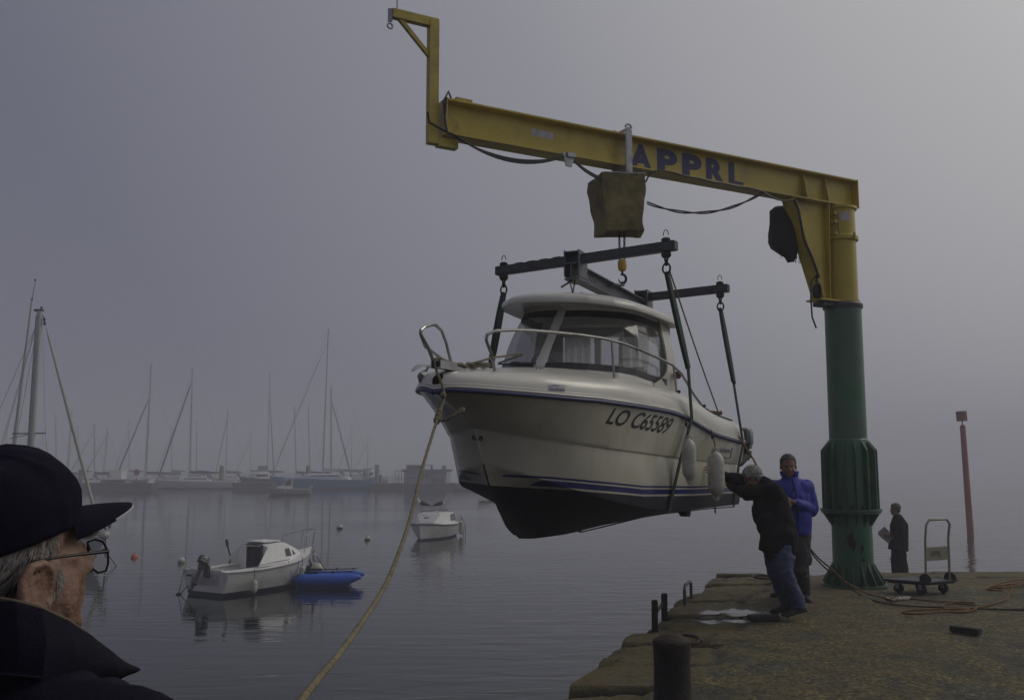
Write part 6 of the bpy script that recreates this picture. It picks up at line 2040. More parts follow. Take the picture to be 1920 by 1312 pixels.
# ladder
t = thing('ladder', 'two weathered timber ladder posts at the quay edge', 'ladder', onz(1240, 1172, 0))
def up_from(px0, py0, px1, py1, z0=0):
    a = onz(px0, py0, z0); b = at(px1, py1, a.y); return a, V(b.x, a.y, b.z)
for (x0, y0, x1, y1) in ((1234, 1178, 1236, 1124), (1251, 1152, 1254, 1112)):
    a, b = up_from(x0, y0, x1, y1)
    a = a - V(.05, 0, 0); b = b - V(.05, 0, 0)
    mb = MB(); mb.beam(a - V(0, 0, 2.4), b, .062, .055, up=(0, 1, 0), bev=.008)
    for i, p in enumerate(mb.v): mb.v[i] = p + V(.008 * noise.noise(p * 6), .008 * noise.noise(p * 7), .006 * noise.noise(p * 20))
    build('ladder_post', mb, wood_dk, t)
    if x0 == 1234: la = (a, b)
    else: lb_ = (a, b)
for k in range(9):
    mb = MB(); z = .12 - .28 * k
    mb.tube([V(la[0].x, la[0].y, z), V(lb_[0].x, lb_[0].y, z)], .018, 6); build('rung', mb, black_iron, t)
a, b = up_from(1284, 1133, 1285, 1098)
c, d = up_from(1296, 1121, 1296, 1096)
hh = b.z
mb = MB(); mb.tube([a - V(0, 0, .03), V(a.x, a.y, hh - .05), a.lerp(c, .14) + V(0, 0, hh), a.lerp(c, .86) + V(0, 0, hh), V(c.x, c.y, hh - .05), c - V(0, 0, .03)], .019, 8)
tag(build('grab_handle', mb, M('worn_steel_loop', (.11, .11, .11), .5, .5, dirt=(.08, .05, .03), da=.4, ds=9)), 'bent steel grab handle set in the quay edge behind the ladder', 'grab handle')
def timber(label, px0, py0, px1, py1, w_, h, mat=wood_dk):
    a, b = onz(px0, py0, h / 2 + .004), onz(px1, py1, h / 2 + .004)
    mb = MB(); mb.beam(a, b, w_, h, bev=.008)
    for i, p in enumerate(mb.v): mb.v[i] = p + V(0, .004 * noise.noise(p * 8), .003 * noise.noise(p * 9))
    tag(build('timber_block', mb, mat), label, 'timber')
timber('black rubber-dark timber lying at the dark-jacketed man\'s feet', 1404, 1158, 1458, 1157, .14, .055)
timber('short dark timber lying alone on the quay at the right', 1784, 1177, 1838, 1184, .10, .06)
# platform trolley
T0 = onz(1733, 1090, 0)
t = thing('platform_trolley', 'folding platform trolley with a cream handle lettered APPRL', 'trolley', T0)
f0, f1 = onz(1738, 1091, .17), onz(1783, 1087, .17)
u_ = (f1 - f0); W_ = u_.length; u_.normalize()
v_ = V(-u_.y, u_.x, 0)            # pointing away / along the deck
g_ = (onz(1678, 1078, .17) - f0); 
Ld = .50
dv = V(-.80, .60, 0).normalized()
def tp(a, b, c): return V(f0.x, f0.y, 0) + u_ * a + dv * b + V(0, 0, c)
W_ = .52
mb = MB()
mb.loft([[tp(-.02, -.03, z), tp(W_ + .02, -.03, z), tp(W_ + .02, Ld, z), tp(-.02, Ld, z)] for z in (.155, .175)])
mb.loft([[tp(.0, -.01, z), tp(W_, -.01, z), tp(W_, Ld - .02, z), tp(0, Ld - .02, z)] for z in (.13, .156)])
build('deck', mb, M('dark_blue_deck', (.030, .030, .075), .6, var=.3, dirt=(.06, .06, .07), da=.35, ds=10), t, smooth=False)
mb = MB(); mb.tube([tp(-.02, -.03, .165), tp(W_ + .02, -.03, .165), tp(W_ + .02, Ld, .165), tp(-.02, Ld, .165), tp(-.02, -.03, .165)], .014, 6); build('bumper', mb, black_rub, t)
for a in (.05, W_ - .05):
    for b in (.10, Ld - .12):
        mb = MB(); mb.lathe([(.020, -.02), (.062, -.018), (.065, 0), (.062, .018), (.020, .02)], tp(a, b, .065), 18, Matrix((dv, V(0, 0, 1), dv.cross(V(0, 0, 1)))).transposed())
        wh = build('wheel', mb, black_rub, t)
        mb = MB(); mb.beam(tp(a, b, .065) + u_ * .03, tp(a, b, .135) + u_ * .03, .05, .006, up=u_); mb.beam(tp(a, b, .065) - u_ * .03, tp(a, b, .135) - u_ * .03, .05, .006, up=u_); mb.box(tp(a, b, .132), (.07, .07, .008))
        build('fork', mb, galv, wh)
cream_tube = M('cream_handle_paint', (.30, .29, .20), .45, var=.12, dirt=(.12, .11, .08), da=.32, ds=9)
mb = MB()
lean = -dv * .0
hz_ = lambda a, c, o=0: tp(a, .03 - .05 * c + o, .17 + c)
mb.tube([hz_(.03, 0), hz_(.015, .54), hz_(.03, .71), hz_(.09, .775), hz_(W_ - .09, .775), hz_(W_ - .03, .71), hz_(W_ - .06, .54), hz_(W_ - .03, 0)], .0155, 8)
build('handle', mb, cream_tube, t, angle=60)
mb = MB(); mb.loft([[hz_(.025, .26, o), hz_(W_ - .04, .26, o), hz_(W_ - .05, .43, o), hz_(.02, .43, o)] for o in (-.006, .006)]); build('handle_panel', mb, cream_tube, t, smooth=False)
lettering('panel_lettering', 'APPRL', lambda u, v: hz_(.11 + .20 * u, .31 + .07 * v, -.0085), M('faded_lettering', (.06, .06, .045), .6), t)
for a in (.02, W_ - .02):
    mb = MB(); mb.lathe([(.03, -.012), (.072, -.010), (.072, .010), (.03, .012)], tp(a, .03, .20), 18, Matrix((dv, V(0, 0, 1), dv.cross(V(0, 0, 1)))).transposed()); build('hinge_disc', mb, black_rub, t)
# ropes lying about
G = lambda px, py, z=.014: onz(px, py, z)
grp_r = 'ropes lying on the quay'
rope('tag_line', [hb(5.55, .95, -.05), at(1398, 838, 12.0), at(1412, 860, 11.8), at(1426, 885, 11.6), at(1444, 912, 11.45), at(1470, 930, 11.25)], .011, rope_or, 'brown tag line from the boat\'s stern to the blue-jacketed man\'s hands')
rope('quay_rope', [at(1474, 934, 11.25), at(1490, 960, 11.54), at(1512, 1015, 11.85), at(1532, 1043, 11.9), at(1560, 1067, 12.0), at(1590, 1093, 12.0), G(1630, 1113), G(1665, 1121), G(1710, 1122), G(1760, 1127), G(1800, 1128), G(1828, 1130), G(1822, 1133), G(1790, 1130), G(1770, 1132), G(1772, 1139), G(1800, 1141), G(1830, 1139), G(1860, 1132), G(1885, 1124), G(1893, 1112), G(1897, 1100), G(1880, 1096, .03), G(1862, 1098, .03), G(1875, 1102, .03), G(1900, 1098, .04), G(1925, 1092, .03), G(1935, 1085, .03), G(1905, 1087, .04), G(1870, 1094, .03), G(1852, 1103), G(1868, 1106), G(1880, 1105), G(1870, 1100, .03), G(1890, 1095, .05), G(1920, 1093, .04), G(1950, 1090)], .0105, rope_or, 'orange-brown rope snaking across the quay from the blue-jacketed man to the right edge', group=grp_r)
rope('quay_rope', [G(1816, 1142), G(1800, 1146), G(1760, 1147), G(1720, 1150), G(1694, 1148), G(1700, 1144), G(1740, 1142), G(1790, 1141), G(1830, 1140), G(1812, 1146), G(1780, 1147)], .0105, rope_or, 'loose orange-brown loop of rope lying nearest on the quay', group=grp_r)
rope('quay_rope', [at(1474, 936, 11.25), at(1492, 970, 11.65), at(1518, 1030, 11.85), at(1545, 1062, 11.7), at(1575, 1085, 11.6), G(1610, 1113), G(1650, 1128), G(1700, 1135), G(1760, 1138), G(1840, 1141), G(1930, 1143), G(2000, 1146)], .009, rope_dk, 'dark line running from the men across the quay to the right edge', group=grp_r)
rope('quay_rope', [G(1864, 1140), G(1880, 1142), G(1930, 1141), G(1990, 1141)], .009, rope_dk, 'short end of dark line lying at the right edge of the quay', group=grp_r)
mb = MB()
for k in range(26):
    p = G(1672 + rnd.uniform(-12, 10), 1122 + rnd.uniform(-3, 3), .02); mb.ell(p, (rnd.uniform(.02, .05), .015, .015), Matrix.Rotation(rnd.uniform(0, 3), 3, 'Z') @ Matrix.Rotation(rnd.uniform(-.5, .5), 3, 'Y'), 7, 5, mi=0 if k % 3 else 1)
tag(build('frayed_rope_knot', mb, [rope_or, fender_m]), 'frayed knot of orange and white rope beside the column base', 'rope')
mb = MB()
for k in range(18):
    p = G(1694 + rnd.uniform(-10, 12), 1121 + rnd.uniform(-3, 2), .02); mb.ell(p, (rnd.uniform(.02, .05), .013, .014), Matrix.Rotation(rnd.uniform(0, 3), 3, 'Z'), 7, 5)
tag(build('frayed_rope_end', mb, fender_m), 'frayed white rope end lying on the quay near the trolley', 'rope')
# ---------------------------------------------------------------- people
def blob(name, mb, voxel, smooth, mat, parent=None, disp=None, origin=None, dec=None):
    me = bpy.data.meshes.new('b'); me.from_pydata([tuple(p) for p in mb.v], [], mb.f)
    bm = bmesh.new(); bm.from_mesh(me); bmesh.ops.recalc_face_normals(bm, faces=bm.faces); bm.to_mesh(me); bm.free()
    o = bpy.data.objects.new('b', me); COL.objects.link(o)
    r = o.modifiers.new('r', 'REMESH'); r.mode = 'VOXEL'; r.voxel_size = voxel; r.adaptivity = 0
    s_ = o.modifiers.new('s', 'SMOOTH'); s_.factor = .5; s_.iterations = smooth
    dg = bpy.context.evaluated_depsgraph_get()
    m2 = bpy.data.meshes.new_from_object(o.evaluated_get(dg))
    bpy.data.objects.remove(o); bpy.data.meshes.remove(me)
    if disp:
        n_ = [v.normal.copy() for v in m2.vertices]
        for v, nn in zip(m2.vertices, n_): v.co += nn * disp(v.co)
    out = MB(); out.add([v.co.copy() for v in m2.vertices], [tuple(p.vertices) for p in m2.polygons])
    bpy.data.meshes.remove(m2)
    return build(name, out, mat, parent, angle=75, origin=origin)
def folds(amp, sc=8, ax=(1, 1, .55), seed=0):
    def f(p):
        q = V(p.x * ax[0], p.y * ax[1], p.z * ax[2]) * sc + V(seed, 0, 0)
        n1 = noise.noise(q); n2 = noise.noise(q * 2.3 + V(3, 1, 7))
        return amp * ((1 - abs(n1) * 2.2) + .4 * n2)
    return f
class HeadF:
    def __init__(s, c, f, up=V(0, 0, 1), k=1):
        s.c = Vector(c); s.f = Vector(f).normalized(); s.r = s.f.cross(Vector(up)).normalized(); s.u = s.r.cross(s.f); s.k = k
        s.rot = Matrix((s.r, s.f, s.u)).transposed()
    def __call__(s, r, f, u): return s.c + (s.r * r + s.f * f + s.u * u) * s.k
def head_parts(mb, H, ears=True, n=20, top=.088):
    k = H.k
    mb.ell(H(0, -.012, .035 if top > .08 else .022), (.078 * k, (.100 if top > .08 else .093) * k, top * k), H.rot, n, 14)       # skull
    mb.ell(H(0, .028, -.03), (.063 * k, .066 * k, .085 * k), H.rot, n, 12)        # face
    mb.ell(H(0, .035, -.075), (.048 * k, .052 * k, .042 * k), H.rot, n, 10)       # jaw
    mb.ell(H(0, .070, -.098), (.022 * k, .020 * k, .018 * k), H.rot, 12, 8)       # chin
    mb.ell(H(0, .075, .018), (.050 * k, .020 * k, .014 * k), H.rot, 14, 8)        # brow
    mb.tube([H(0, .082, .008), H(0, .100, -.022), H(0, .108, -.034)], [.009 * k, .012 * k, .010 * k], 10)
    for q in (-1, 1):
        mb.ell(H(q * .012, .096, -.038), (.010 * k, .012 * k, .009 * k), H.rot, 10, 6)
        mb.ell(H(q * .040, .052, -.030), (.024 * k, .028 * k, .022 * k), H.rot, 12, 8)   # cheek
        mb.ell(H(q * .052, .010, -.070), (.016 * k, .034 * k, .030 * k), H.rot, 12, 8)   # jaw corner
    mb.ell(H(0, .082, -.062), (.026 * k, .014 * k, .007 * k), H.rot, 12, 6)
    mb.ell(H(0, .080, -.074), (.022 * k, .014 * k, .007 * k), H.rot, 12, 6)
    if ears:
        for q in (-1, 1):
            mb.ell(H(q * .083, -.004, -.012), (.010 * k, .020 * k, .034 * k), H.rot, 12, 8)
def hand_parts(mb, wrist, d, nrm, spread=.3, curl=.5, L=.185, side=1):
    """wrist point, direction of the fingers, palm normal (out of the back of the hand)"""
    d = Vector(d).normalized(); nrm = (Vector(nrm) - d * Vector(nrm).dot(d)).normalized(); x = d.cross(nrm) * side
    rot = Matrix((x, d, nrm)).transposed()
    mb.ell(wrist + d * .05, (.042, .055, .017), rot, 14, 9)
    mb.tube([wrist - d * .03, wrist + d * .02], [.027, .028], 12)
    for i, (off, ln, rr_) in enumerate(((-.030, .062, .0078), (-.011, .078, .0088), (.010, .084, .009), (.030, .074, .0086))):
        a = off / .03 * spread * .35
        dd = (d * math.cos(a) + x * math.sin(a)).normalized()
        p0 = wrist + d * .085 + x * off
        p1 = p0 + (dd * math.cos(curl * .4) - nrm * math.sin(curl * .4)) * ln * .45
        p2 = p1 + (dd * math.cos(curl * 1.0) - nrm * math.sin(curl * 1.0)) * ln * .32
        p3 = p2 + (dd * math.cos(curl * 1.5) - nrm * math.sin(curl * 1.5)) * ln * .26
        mb.tube([p0 - dd * .02, p0, p1, p2, p3], [rr_ * 1.15, rr_ * 1.15, rr_ * 1.05, rr_, rr_ * .85], 10)
        mb.ell(p3, (rr_ * .85,) * 3, None, 8, 6)
    t0 = wrist + d * .03 + x * .030
    t1 = t0 + (x * .75 + d * .6 - nrm * .25).normalized() * .042
    t2 = t1 + (x * .25 + d * .95 - nrm * .3).normalized() * .034
    mb.tube([t0 - x * .01, t0, t1, t2], [.014, .014, .011, .009], 10); mb.ell(t2, (.009,) * 3, None, 8, 6)
def shoe(mb, ankle, toe_dir, L=.27, pitch=0):
    d = Vector(toe_dir).normalized(); U = V(0, 0, 1); x = d.cross(U).normalized(); U = x.cross(d)
    rg = []
    for s_, w_, h_, z0 in ((-.085, .020, .035, .010), (-.07, .034, .075, 0), (-.02, .038, .095, 0), (.03, .041, .085, 0), (.09, .047, .062, 0), (.14, .046, .050, 0), (.175, .034, .040, .004), (.19, .012, .022, .010)):
        c = ankle + d * s_ * (L / .27)
        rg.append([c + x * (w_ * a) + U * (z0 + h_ * b - .095) for a, b in ((-.9, 0), (.9, 0), (1, .25), (.8, .7), (.35, 1), (-.35, 1), (-.8, .7), (-1, .25))])
    mb.loft(rg)
skin = M('weathered_skin', (.24, .125, .080), .55, var=.14, vs=14, bump=.15, bs=90, dirt=(.20, .085, .055), da=.45, ds=9)
hair_grey = M('grey_hair', (.33, .32, .29), .75, var=.35, vs=30, stretch=(1, 1, .3), bump=.8, bs=120)
hair_dark = M('dark_grey_hair', (.075, .07, .065), .7, var=.4, vs=30, bump=.8, bs=110)
navy_cloth = M('dark_navy_jacket', (.0045, .0045, .007), .85, var=.25, vs=12, bump=.3, bs=160, spec=.2)
blue_cloth = M('bright_blue_jacket', (.016, .026, .30), .65, var=.12, vs=10, bump=.2, bs=120)
jeans = M('blue_jeans', (.050, .065, .13), .85, var=.3, vs=7, bump=.35, bs=200, dirt=(.11, .12, .17), da=.4, ds=4)
work_tr = M('grey_brown_trousers', (.055, .048, .052), .85, var=.25, vs=8, bump=.3, bs=180, dirt=(.10, .09, .08), da=.35, ds=6)
boot = M('dark_work_boot', (.020, .018, .017), .6, var=.4, vs=12, bump=.3, bs=60)
black_cloth = M('black_coat', (.005, .005, .006), .85, var=.3, vs=10, bump=.3, bs=120, spec=.2)
def eyes(H, parent, brows=hair_dark):
    for q in (-1, 1):
        mb = MB(); mb.ell(H(q * .030, .076, .002), (.011 * H.k, .009 * H.k, .006 * H.k), H.rot, 10, 6); build('eye', mb, black_rub, parent)
        mb = MB(); mb.ell(H(q * .031, .088, .019), (.020 * H.k, .007 * H.k, .004 * H.k), H.rot, 10, 6); build('eyebrow', mb, brows, parent)
def hair_cap(H, mat, parent, back=-.05, thick=.012, short=True):
    mb = MB(); k = H.k
    mb.ell(H(0, -.020, .042), ((.078 + thick) * k, (.098 + thick) * k, (.088 + thick) * k), H.rot, 24, 16)
    mb.ell(H(0, -.060, -.02), ((.066 + thick * .5) * k, .052 * k, .062 * k), H.rot, 18, 12)
    for v in range(len(mb.v)):
        p = mb.v[v]; q = p - H.c; fu, uu = q.dot(H.f) / k, q.dot(H.u) / k
        # keep the face and the ears free
        if fu > .035 and uu < .065: mb.v[v] = p - H.f * (fu - .035) * k
        elif fu > -.02 and uu < .005: mb.v[v] = p + H.u * (.02 * k) - H.f * .02 * k
    return blob('hair', mb, .0045, 2, mat, parent, disp=lambda p: .006 * noise.noise(p * 55) + .004 * noise.noise(V(p.x * 150, p.y * 150, p.z * 40)))
def hitpt(px, py, off):
    d = ray(px, py).normalized(); h, nrm, i_, d_ = HBVH.ray_cast(V(0, 0, ZC), d)
    if nrm.dot(d) > 0: nrm = -nrm
    return h + nrm * off, nrm
# ---- the man pushing the boat
gA = onz(1478, 1152, 0)
hA, nA = hitpt(1317, 884, .020)
hA2, nA2 = hitpt(1352, 902, .022)
HA = HeadF(at(1411, 896, 10.95), V(-.80, .30, -.52))
J = dict(neck=at(1428, 905, 10.90), ch=at(1447, 945, 10.80), wa=at(1458, 985, 10.70), pe=at(1461, 1012, 10.62),
         ls=at(1450, 920, 10.66), rs=at(1428, 907, 11.06), le=at(1403, 926, 10.85), re=at(1390, 899, 11.12),
         lh=at(1472, 1015, 10.55), rh=at(1452, 1013, 10.72), lk=at(1470, 1072, 10.45), rk=at(1453, 1068, 10.62), la=at(1497, 1133, 10.50), ra=at(1476, 1128, 10.66))
wr = hA + (J['re'] - hA).normalized() * .17; wl = hA2 + (J['le'] - hA2).normalized() * .17
mb = MB(); head_parts(mb, HA)
mb.tube([HA(0, -.03, -.05), J['neck'], J['ch']], [.052, .058, .10], 14)
mb.tube([J['ch'], J['wa'], J['pe']], [.14, .135, .13], 16, flat=.8)
for s_, e_, w_ in ((J['ls'], J['le'], wl), (J['rs'], J['re'], wr)):
    mb.cone(s_, e_, .05, .04); mb.cone(e_, w_, .038, .027); mb.cone(J['ch'].lerp(s_, .6), s_, .06, .05)
for h_, k_, a_ in ((J['lh'], J['lk'], J['la']), (J['rh'], J['rk'], J['ra'])):
    mb.cone(h_, k_, .075, .052); mb.cone(k_, a_, .05, .034); mb.cone(a_, V(a_.x - .12, a_.y, .05), .034, .025)
hand_parts(mb, wr, V(-.35, .1, .55) + (hA - wr).normalized() * .9, nA, spread=1.0, curl=.35, side=1)
hand_parts(mb, wl, V(-.2, .1, .6) + (hA2 - wl).normalized() * .9, nA2, spread=.6, curl=.35, side=-1)
pA = blob('person', mb, .0055, 3, skin, None, origin=gA)
tag(pA, 'white-haired man in dark jacket and jeans leaning forward, pushing the hoisted boat', 'person')
hair_cap(HA, hair_grey, pA, thick=.017)
eyes(HA, pA, hair_grey)
mb = MB()
for q in (-1, 1):
    mb.torus(HA(q * .032, .092, -.002), HA.r, HA.u, .022, .0022, 14, 5, sy=.75)
    mb.tube([HA(q * .055, .090, .004), HA(q * .080, .03, .002), HA(q * .084, -.01, 0)], .002, 5)
mb.tube([HA(-.01, .094, .003), HA(.01, .094, .003)], .0022, 5)
build('glasses', mb, black_rub, pA)
mb = MB()
mb.tube([HA(0, -.05, -.075), J['neck'] + V(.02, 0, .0), J['neck'].lerp(J['ch'], .5), J['ch'], J['wa'], J['pe'] + V(.0, 0, .02), J['pe'] - V(.015, 0, .13)], [.070, .085, .165, .200, .200, .205, .215], 24, flat=.84)
mb.ell(J['ch'] + V(-.05, 0, -.08), (.17, .17, .20)); mb.ell(J['wa'] + V(-.07, 0, .02), (.16, .16, .16))
for s_, e_, w_, q in ((J['ls'], J['le'], wl, .10), (J['rs'], J['re'], wr, .10)):
    cuff = w_.lerp(e_, .15 if s_ is J['ls'] else .30)
    mb.cone(J['ch'].lerp(s_, .7), s_, .12, .095); mb.cone(s_, e_, .092, .072); mb.cone(e_, cuff, .070, .050)
mb.tube([J['pe'] + V(-.02, 0, .05), J['pe'] + V(-.08, -.02, -.12), J['pe'] + V(-.14, -.02, -.20)], [.17, .13, .04], 14, flat=.85)
blob('jacket', mb, .011, 5, navy_cloth, pA, disp=folds(.010, 9, seed=1))
mb = MB()
for h_, k_, a_ in ((J['lh'], J['lk'], J['la']), (J['rh'], J['rk'], J['ra'])):
    mb.tube([J['pe'] + V(0, 0, .0), h_, h_.lerp(k_, .5), k_, k_.lerp(a_, .5), a_ + V(0, 0, .02), a_ - V(.0, 0, .03)], [.12, .112, .108, .088, .080, .072, .076], 18)
blob('jeans', mb, .009, 4, jeans, pA, disp=folds(.009, 13, (1, 1, .9), 4))
for a_, dx, pt_ in ((J['la'], V(-.95, -.2, -.18), 0), (J['ra'], V(-.97, -.1, -.18), 0)):
    mb = MB(); shoe(mb, V(a_.x - .01, a_.y, a_.z + .005), dx, .29); build('shoe', mb, boot, pA)
# ---- the man in the blue jacket
gB = onz(1492, 1130, 0)
DB = 11.4
HB = HeadF(at(1478, 874, DB - .02), V(-.16, -1, -.05), k=1.06)
J = dict(neck=at(1481, 896, DB), ch=at(1483, 930, DB), wa=at(1487, 972, DB), pe=at(1488, 998, DB),
         ls=at(1512, 914, DB + .02), rs=at(1453, 914, DB + .02), le=at(1521, 955, DB + .02), re=at(1443, 955, DB), lw=at(1487, 941, DB - .26), rw=at(1460, 946, DB - .22),
         lh=at(1501, 1003, DB + .02), rh=at(1475, 1003, DB), lk=at(1499, 1063, DB - .02), rk=at(1468, 1063, DB + .1), la=V(onz(1506, 1126, 0).x, onz(1506, 1126, 0).y, .10), ra=V(onz(1464, 1118, 0).x, onz(1464, 1118, 0).y, .10))
mb = MB(); head_parts(mb, HB)
mb.tube([HB(0, -.02, -.06), J['neck'], J['ch']], [.055, .062, .11], 14)
mb.tube([J['ch'], J['wa'], J['pe']], [.15, .14, .14], 16)
for s_, e_, w_ in ((J['ls'], J['le'], J['lw']), (J['rs'], J['re'], J['rw'])):
    mb.cone(s_, e_, .05, .04); mb.cone(e_, w_, .038, .027); mb.cone(J['ch'].lerp(s_, .6), s_, .06, .05)
for h_, k_, a_ in ((J['lh'], J['lk'], J['la']), (J['rh'], J['rk'], J['ra'])):
    mb.cone(h_, k_, .075, .052); mb.cone(k_, a_, .05, .034); mb.cone(a_, V(a_.x - .03, a_.y - .1, .05), .034, .025)
hand_parts(mb, J['lw'], V(-1, .05, .15), V(.1, -.8, .5), spread=.2, curl=1.1, side=1)
hand_parts(mb, J['rw'], V(.6, -.5, .15), V(-.2, -.6, .8), spread=.2, curl=1.1, side=-1)
pB = blob('person', mb, .0055, 3, skin, None, origin=gB)
tag(pB, 'dark-haired man in a bright blue jacket standing behind the pushing man', 'person')
hair_cap(HB, hair_dark, pB, thick=.010); eyes(HB, pB)
mb = MB(); mb.ell(HB(0, .092, -.068), (.020, .006, .0025), HB.rot, 10, 6); build('mouth', mb, M('dark_lip', (.10, .04, .03), .6), pB)
mb = MB()
mb.tube([J['neck'] + V(0, .02, .035), J['neck'] - V(0, 0, .02), J['ch'] + V(0, 0, .06), J['ch'], J['wa'], J['pe'], J['pe'] - V(0, 0, .03)], [.085, .105, .19, .225, .215, .20, .185], 26, flat=.72)
for s_, e_, w_ in ((J['ls'], J['le'], J['lw']), (J['rs'], J['re'], J['rw'])):
    cuff = w_.lerp(e_, .12)
    mb.cone(J['neck'] + V(0, 0, -.07), s_, .085, .085); mb.cone(J['ch'].lerp(s_, .7), s_, .12, .09); mb.cone(s_, e_, .095, .082); mb.cone(e_, cuff, .080, .050)
blob('jacket', mb, .011, 5, blue_cloth, pB, disp=folds(.009, 8, (1, 1, .9), 9))
mb = MB()
for k in range(3):
    mb.torus(J['neck'] + V(0, .015, .035 + .018 * k), V(1, 0, 0), V(0, 1, 0), .090 + .003 * k, .015, 24, 8, .4 - math.pi / 2, math.pi * 2 - .4 - math.pi / 2)
build('collar', mb, blue_cloth, pB)
mb = MB(); mb.tube([J['neck'] + V(-.01, -.12, .0), J['ch'] + V(.01, -.175, .04), J['ch'] + V(.01, -.185, -.10), J['wa'] + V(.0, -.17, 0), J['pe'] + V(0, -.16, .02)], .006, 5); mb.tube([J['ch'] + V(-.02, -.20, .10), J['ch'] + V(-.06, -.20, .02), J['ch'] + V(-.09, -.19, -.08)], .005, 5)
build('zip', mb, navy_cloth, pB)
mb = MB()
for h_, k_, a_ in ((J['lh'], J['lk'], J['la']), (J['rh'], J['rk'], J['ra'])):
    mb.tube([J['pe'] + V(0, 0, .04), h_, h_.lerp(k_, .5), k_, k_.lerp(a_, .5), a_ + V(0, 0, .04), a_ - V(0, 0, .03)], [.15, .125, .112, .100, .095, .085, .082], 18)
q = J['lh'].lerp(J['lk'], .7) + V(.10, 0, 0); mb.box(q, (.05, .12, .17), None, bev=.015)
blob('trousers', mb, .009, 4, work_tr, pB, disp=folds(.009, 13, (1, 1, .9), 14))
for a_, dx in ((J['la'], V(.10, -1, 0)), (J['ra'], V(-.75, -.6, 0))):
    mb = MB(); shoe(mb, V(a_.x, a_.y, .10), dx, .29); build('shoe', mb, boot, pB)
# ---- the far man with papers
DC = 21.7; gC = V(at(1684, 1000, DC).x, DC, -1.0)
HC_ = HeadF(at(1678, 955, DC), V(-1, .1, -.08), k=1.02)
def cpt(px, py, dy=0): return at(px, py, DC + dy)
J = dict(neck=cpt(1683, 966), ch=cpt(1686, 983), wa=cpt(1686, 1003), pe=cpt(1685, 1015), ls=cpt(1688, 976, -.18), rs=cpt(1684, 975, .18), le=cpt(1690, 995, -.22), re=cpt(1684, 996, .2), lw=cpt(1671, 1002, -.15), rw=cpt(1669, 1003, .1),
         lh=cpt(1688, 1018, -.08), rh=cpt(1683, 1018, .08), lk=cpt(1692, 1048, -.1), rk=cpt(1678, 1048, .05))
J['la'] = V(J['lk'].x + .06, DC - .1, -.90); J['ra'] = V(J['rk'].x + .02, DC + .05, -.90)
mb = MB(); head_parts(mb, HC_)
mb.tube([HC_(0, -.02, -.06), J['neck'], J['ch'], J['wa'], J['pe']], [.05, .06, .14, .14, .14], 14)
for s_, e_, w_ in ((J['ls'], J['le'], J['lw']), (J['rs'], J['re'], J['rw'])):
    mb.cone(s_, e_, .05, .04); mb.cone(e_, w_, .038, .027)
for h_, k_, a_ in ((J['lh'], J['lk'], J['la']), (J['rh'], J['rk'], J['ra'])):
    mb.cone(h_, k_, .075, .052); mb.cone(k_, a_, .05, .034)
hand_parts(mb, J['lw'], V(-1, 0, .2), V(0, -.5, .6), curl=.9); hand_parts(mb, J['rw'], V(-1, 0, .2), V(0, .5, .6), curl=.9, side=-1)
pC = blob('person', mb, .008, 3, skin, None, origin=gC)
tag(pC, 'distant man in a black coat holding papers, standing beyond the crane column', 'person')
hair_cap(HC_, hair_dark, pC, thick=.014); eyes(HC_, pC)
mb = MB()
mb.tube([J['neck'] + V(0, 0, .02), J['neck'] - V(0, 0, .03), J['ch'], J['wa'], J['pe'], J['pe'] - V(.02, 0, .18)], [.075, .10, .20, .19, .20, .215], 22, flat=.85)
for s_, e_, w_ in ((J['ls'], J['le'], J['lw']), (J['rs'], J['re'], J['rw'])):
    mb.cone(J['ch'].lerp(s_, .7), s_, .11, .09); mb.cone(s_, e_, .088, .072); mb.cone(e_, w_.lerp(e_, .12), .070, .05)
blob('coat', mb, .014, 4, black_cloth, pC, disp=folds(.010, 8, seed=20))
mb = MB()
for h_, k_, a_ in ((J['lh'], J['lk'], J['la']), (J['rh'], J['rk'], J['ra'])):
    mb.tube([J['pe'] + V(0, 0, .02), h_, k_, a_ - V(0, 0, .03)], [.14, .115, .092, .085], 16)
blob('trousers', mb, .014, 4, black_cloth, pC, disp=folds(.008, 10, seed=22))
for a_ in (J['la'], J['ra']):
    mb = MB(); shoe(mb, a_, V(-1, 0, 0)); build('shoe', mb, boot, pC)
mb = MB(); q = J['lw'] + V(-.10, .05, -.02)
for k in range(3): mb.box(q + V(.004 * k, .01 * k, .01 * k), (.30, .005, .20), Matrix.Rotation(R(42 + 4 * k), 3, 'Y'))
tag(build('paper_sheaf', mb, M('grey_paper', (.20, .20, .20), .8)), 'grey sheaf of papers held by the distant man', 'papers')

# ---- the man in the cap, close to the camera
E0 = at(2, 1042, 1.15)
HF = HeadF(E0, V(.57, .81, .16), k=1.0)
HF.r = HF.r
skin_old = M('old_skin', (.27, .165, .120), .52, var=.12, vs=9, bump=.3, bs=70, dirt=(.22, .115, .082), da=.45, ds=5, spec=.35)
mb = MB(); head_parts(mb, HF, ears=False, n=32, top=.068)
mb.ell(HF(.060, .022, -.045), (.018, .035, .04), HF.rot, 16, 10)
mb.ell(HF(.052, .045, -.012), (.016, .022, .012), HF.rot, 14, 8)
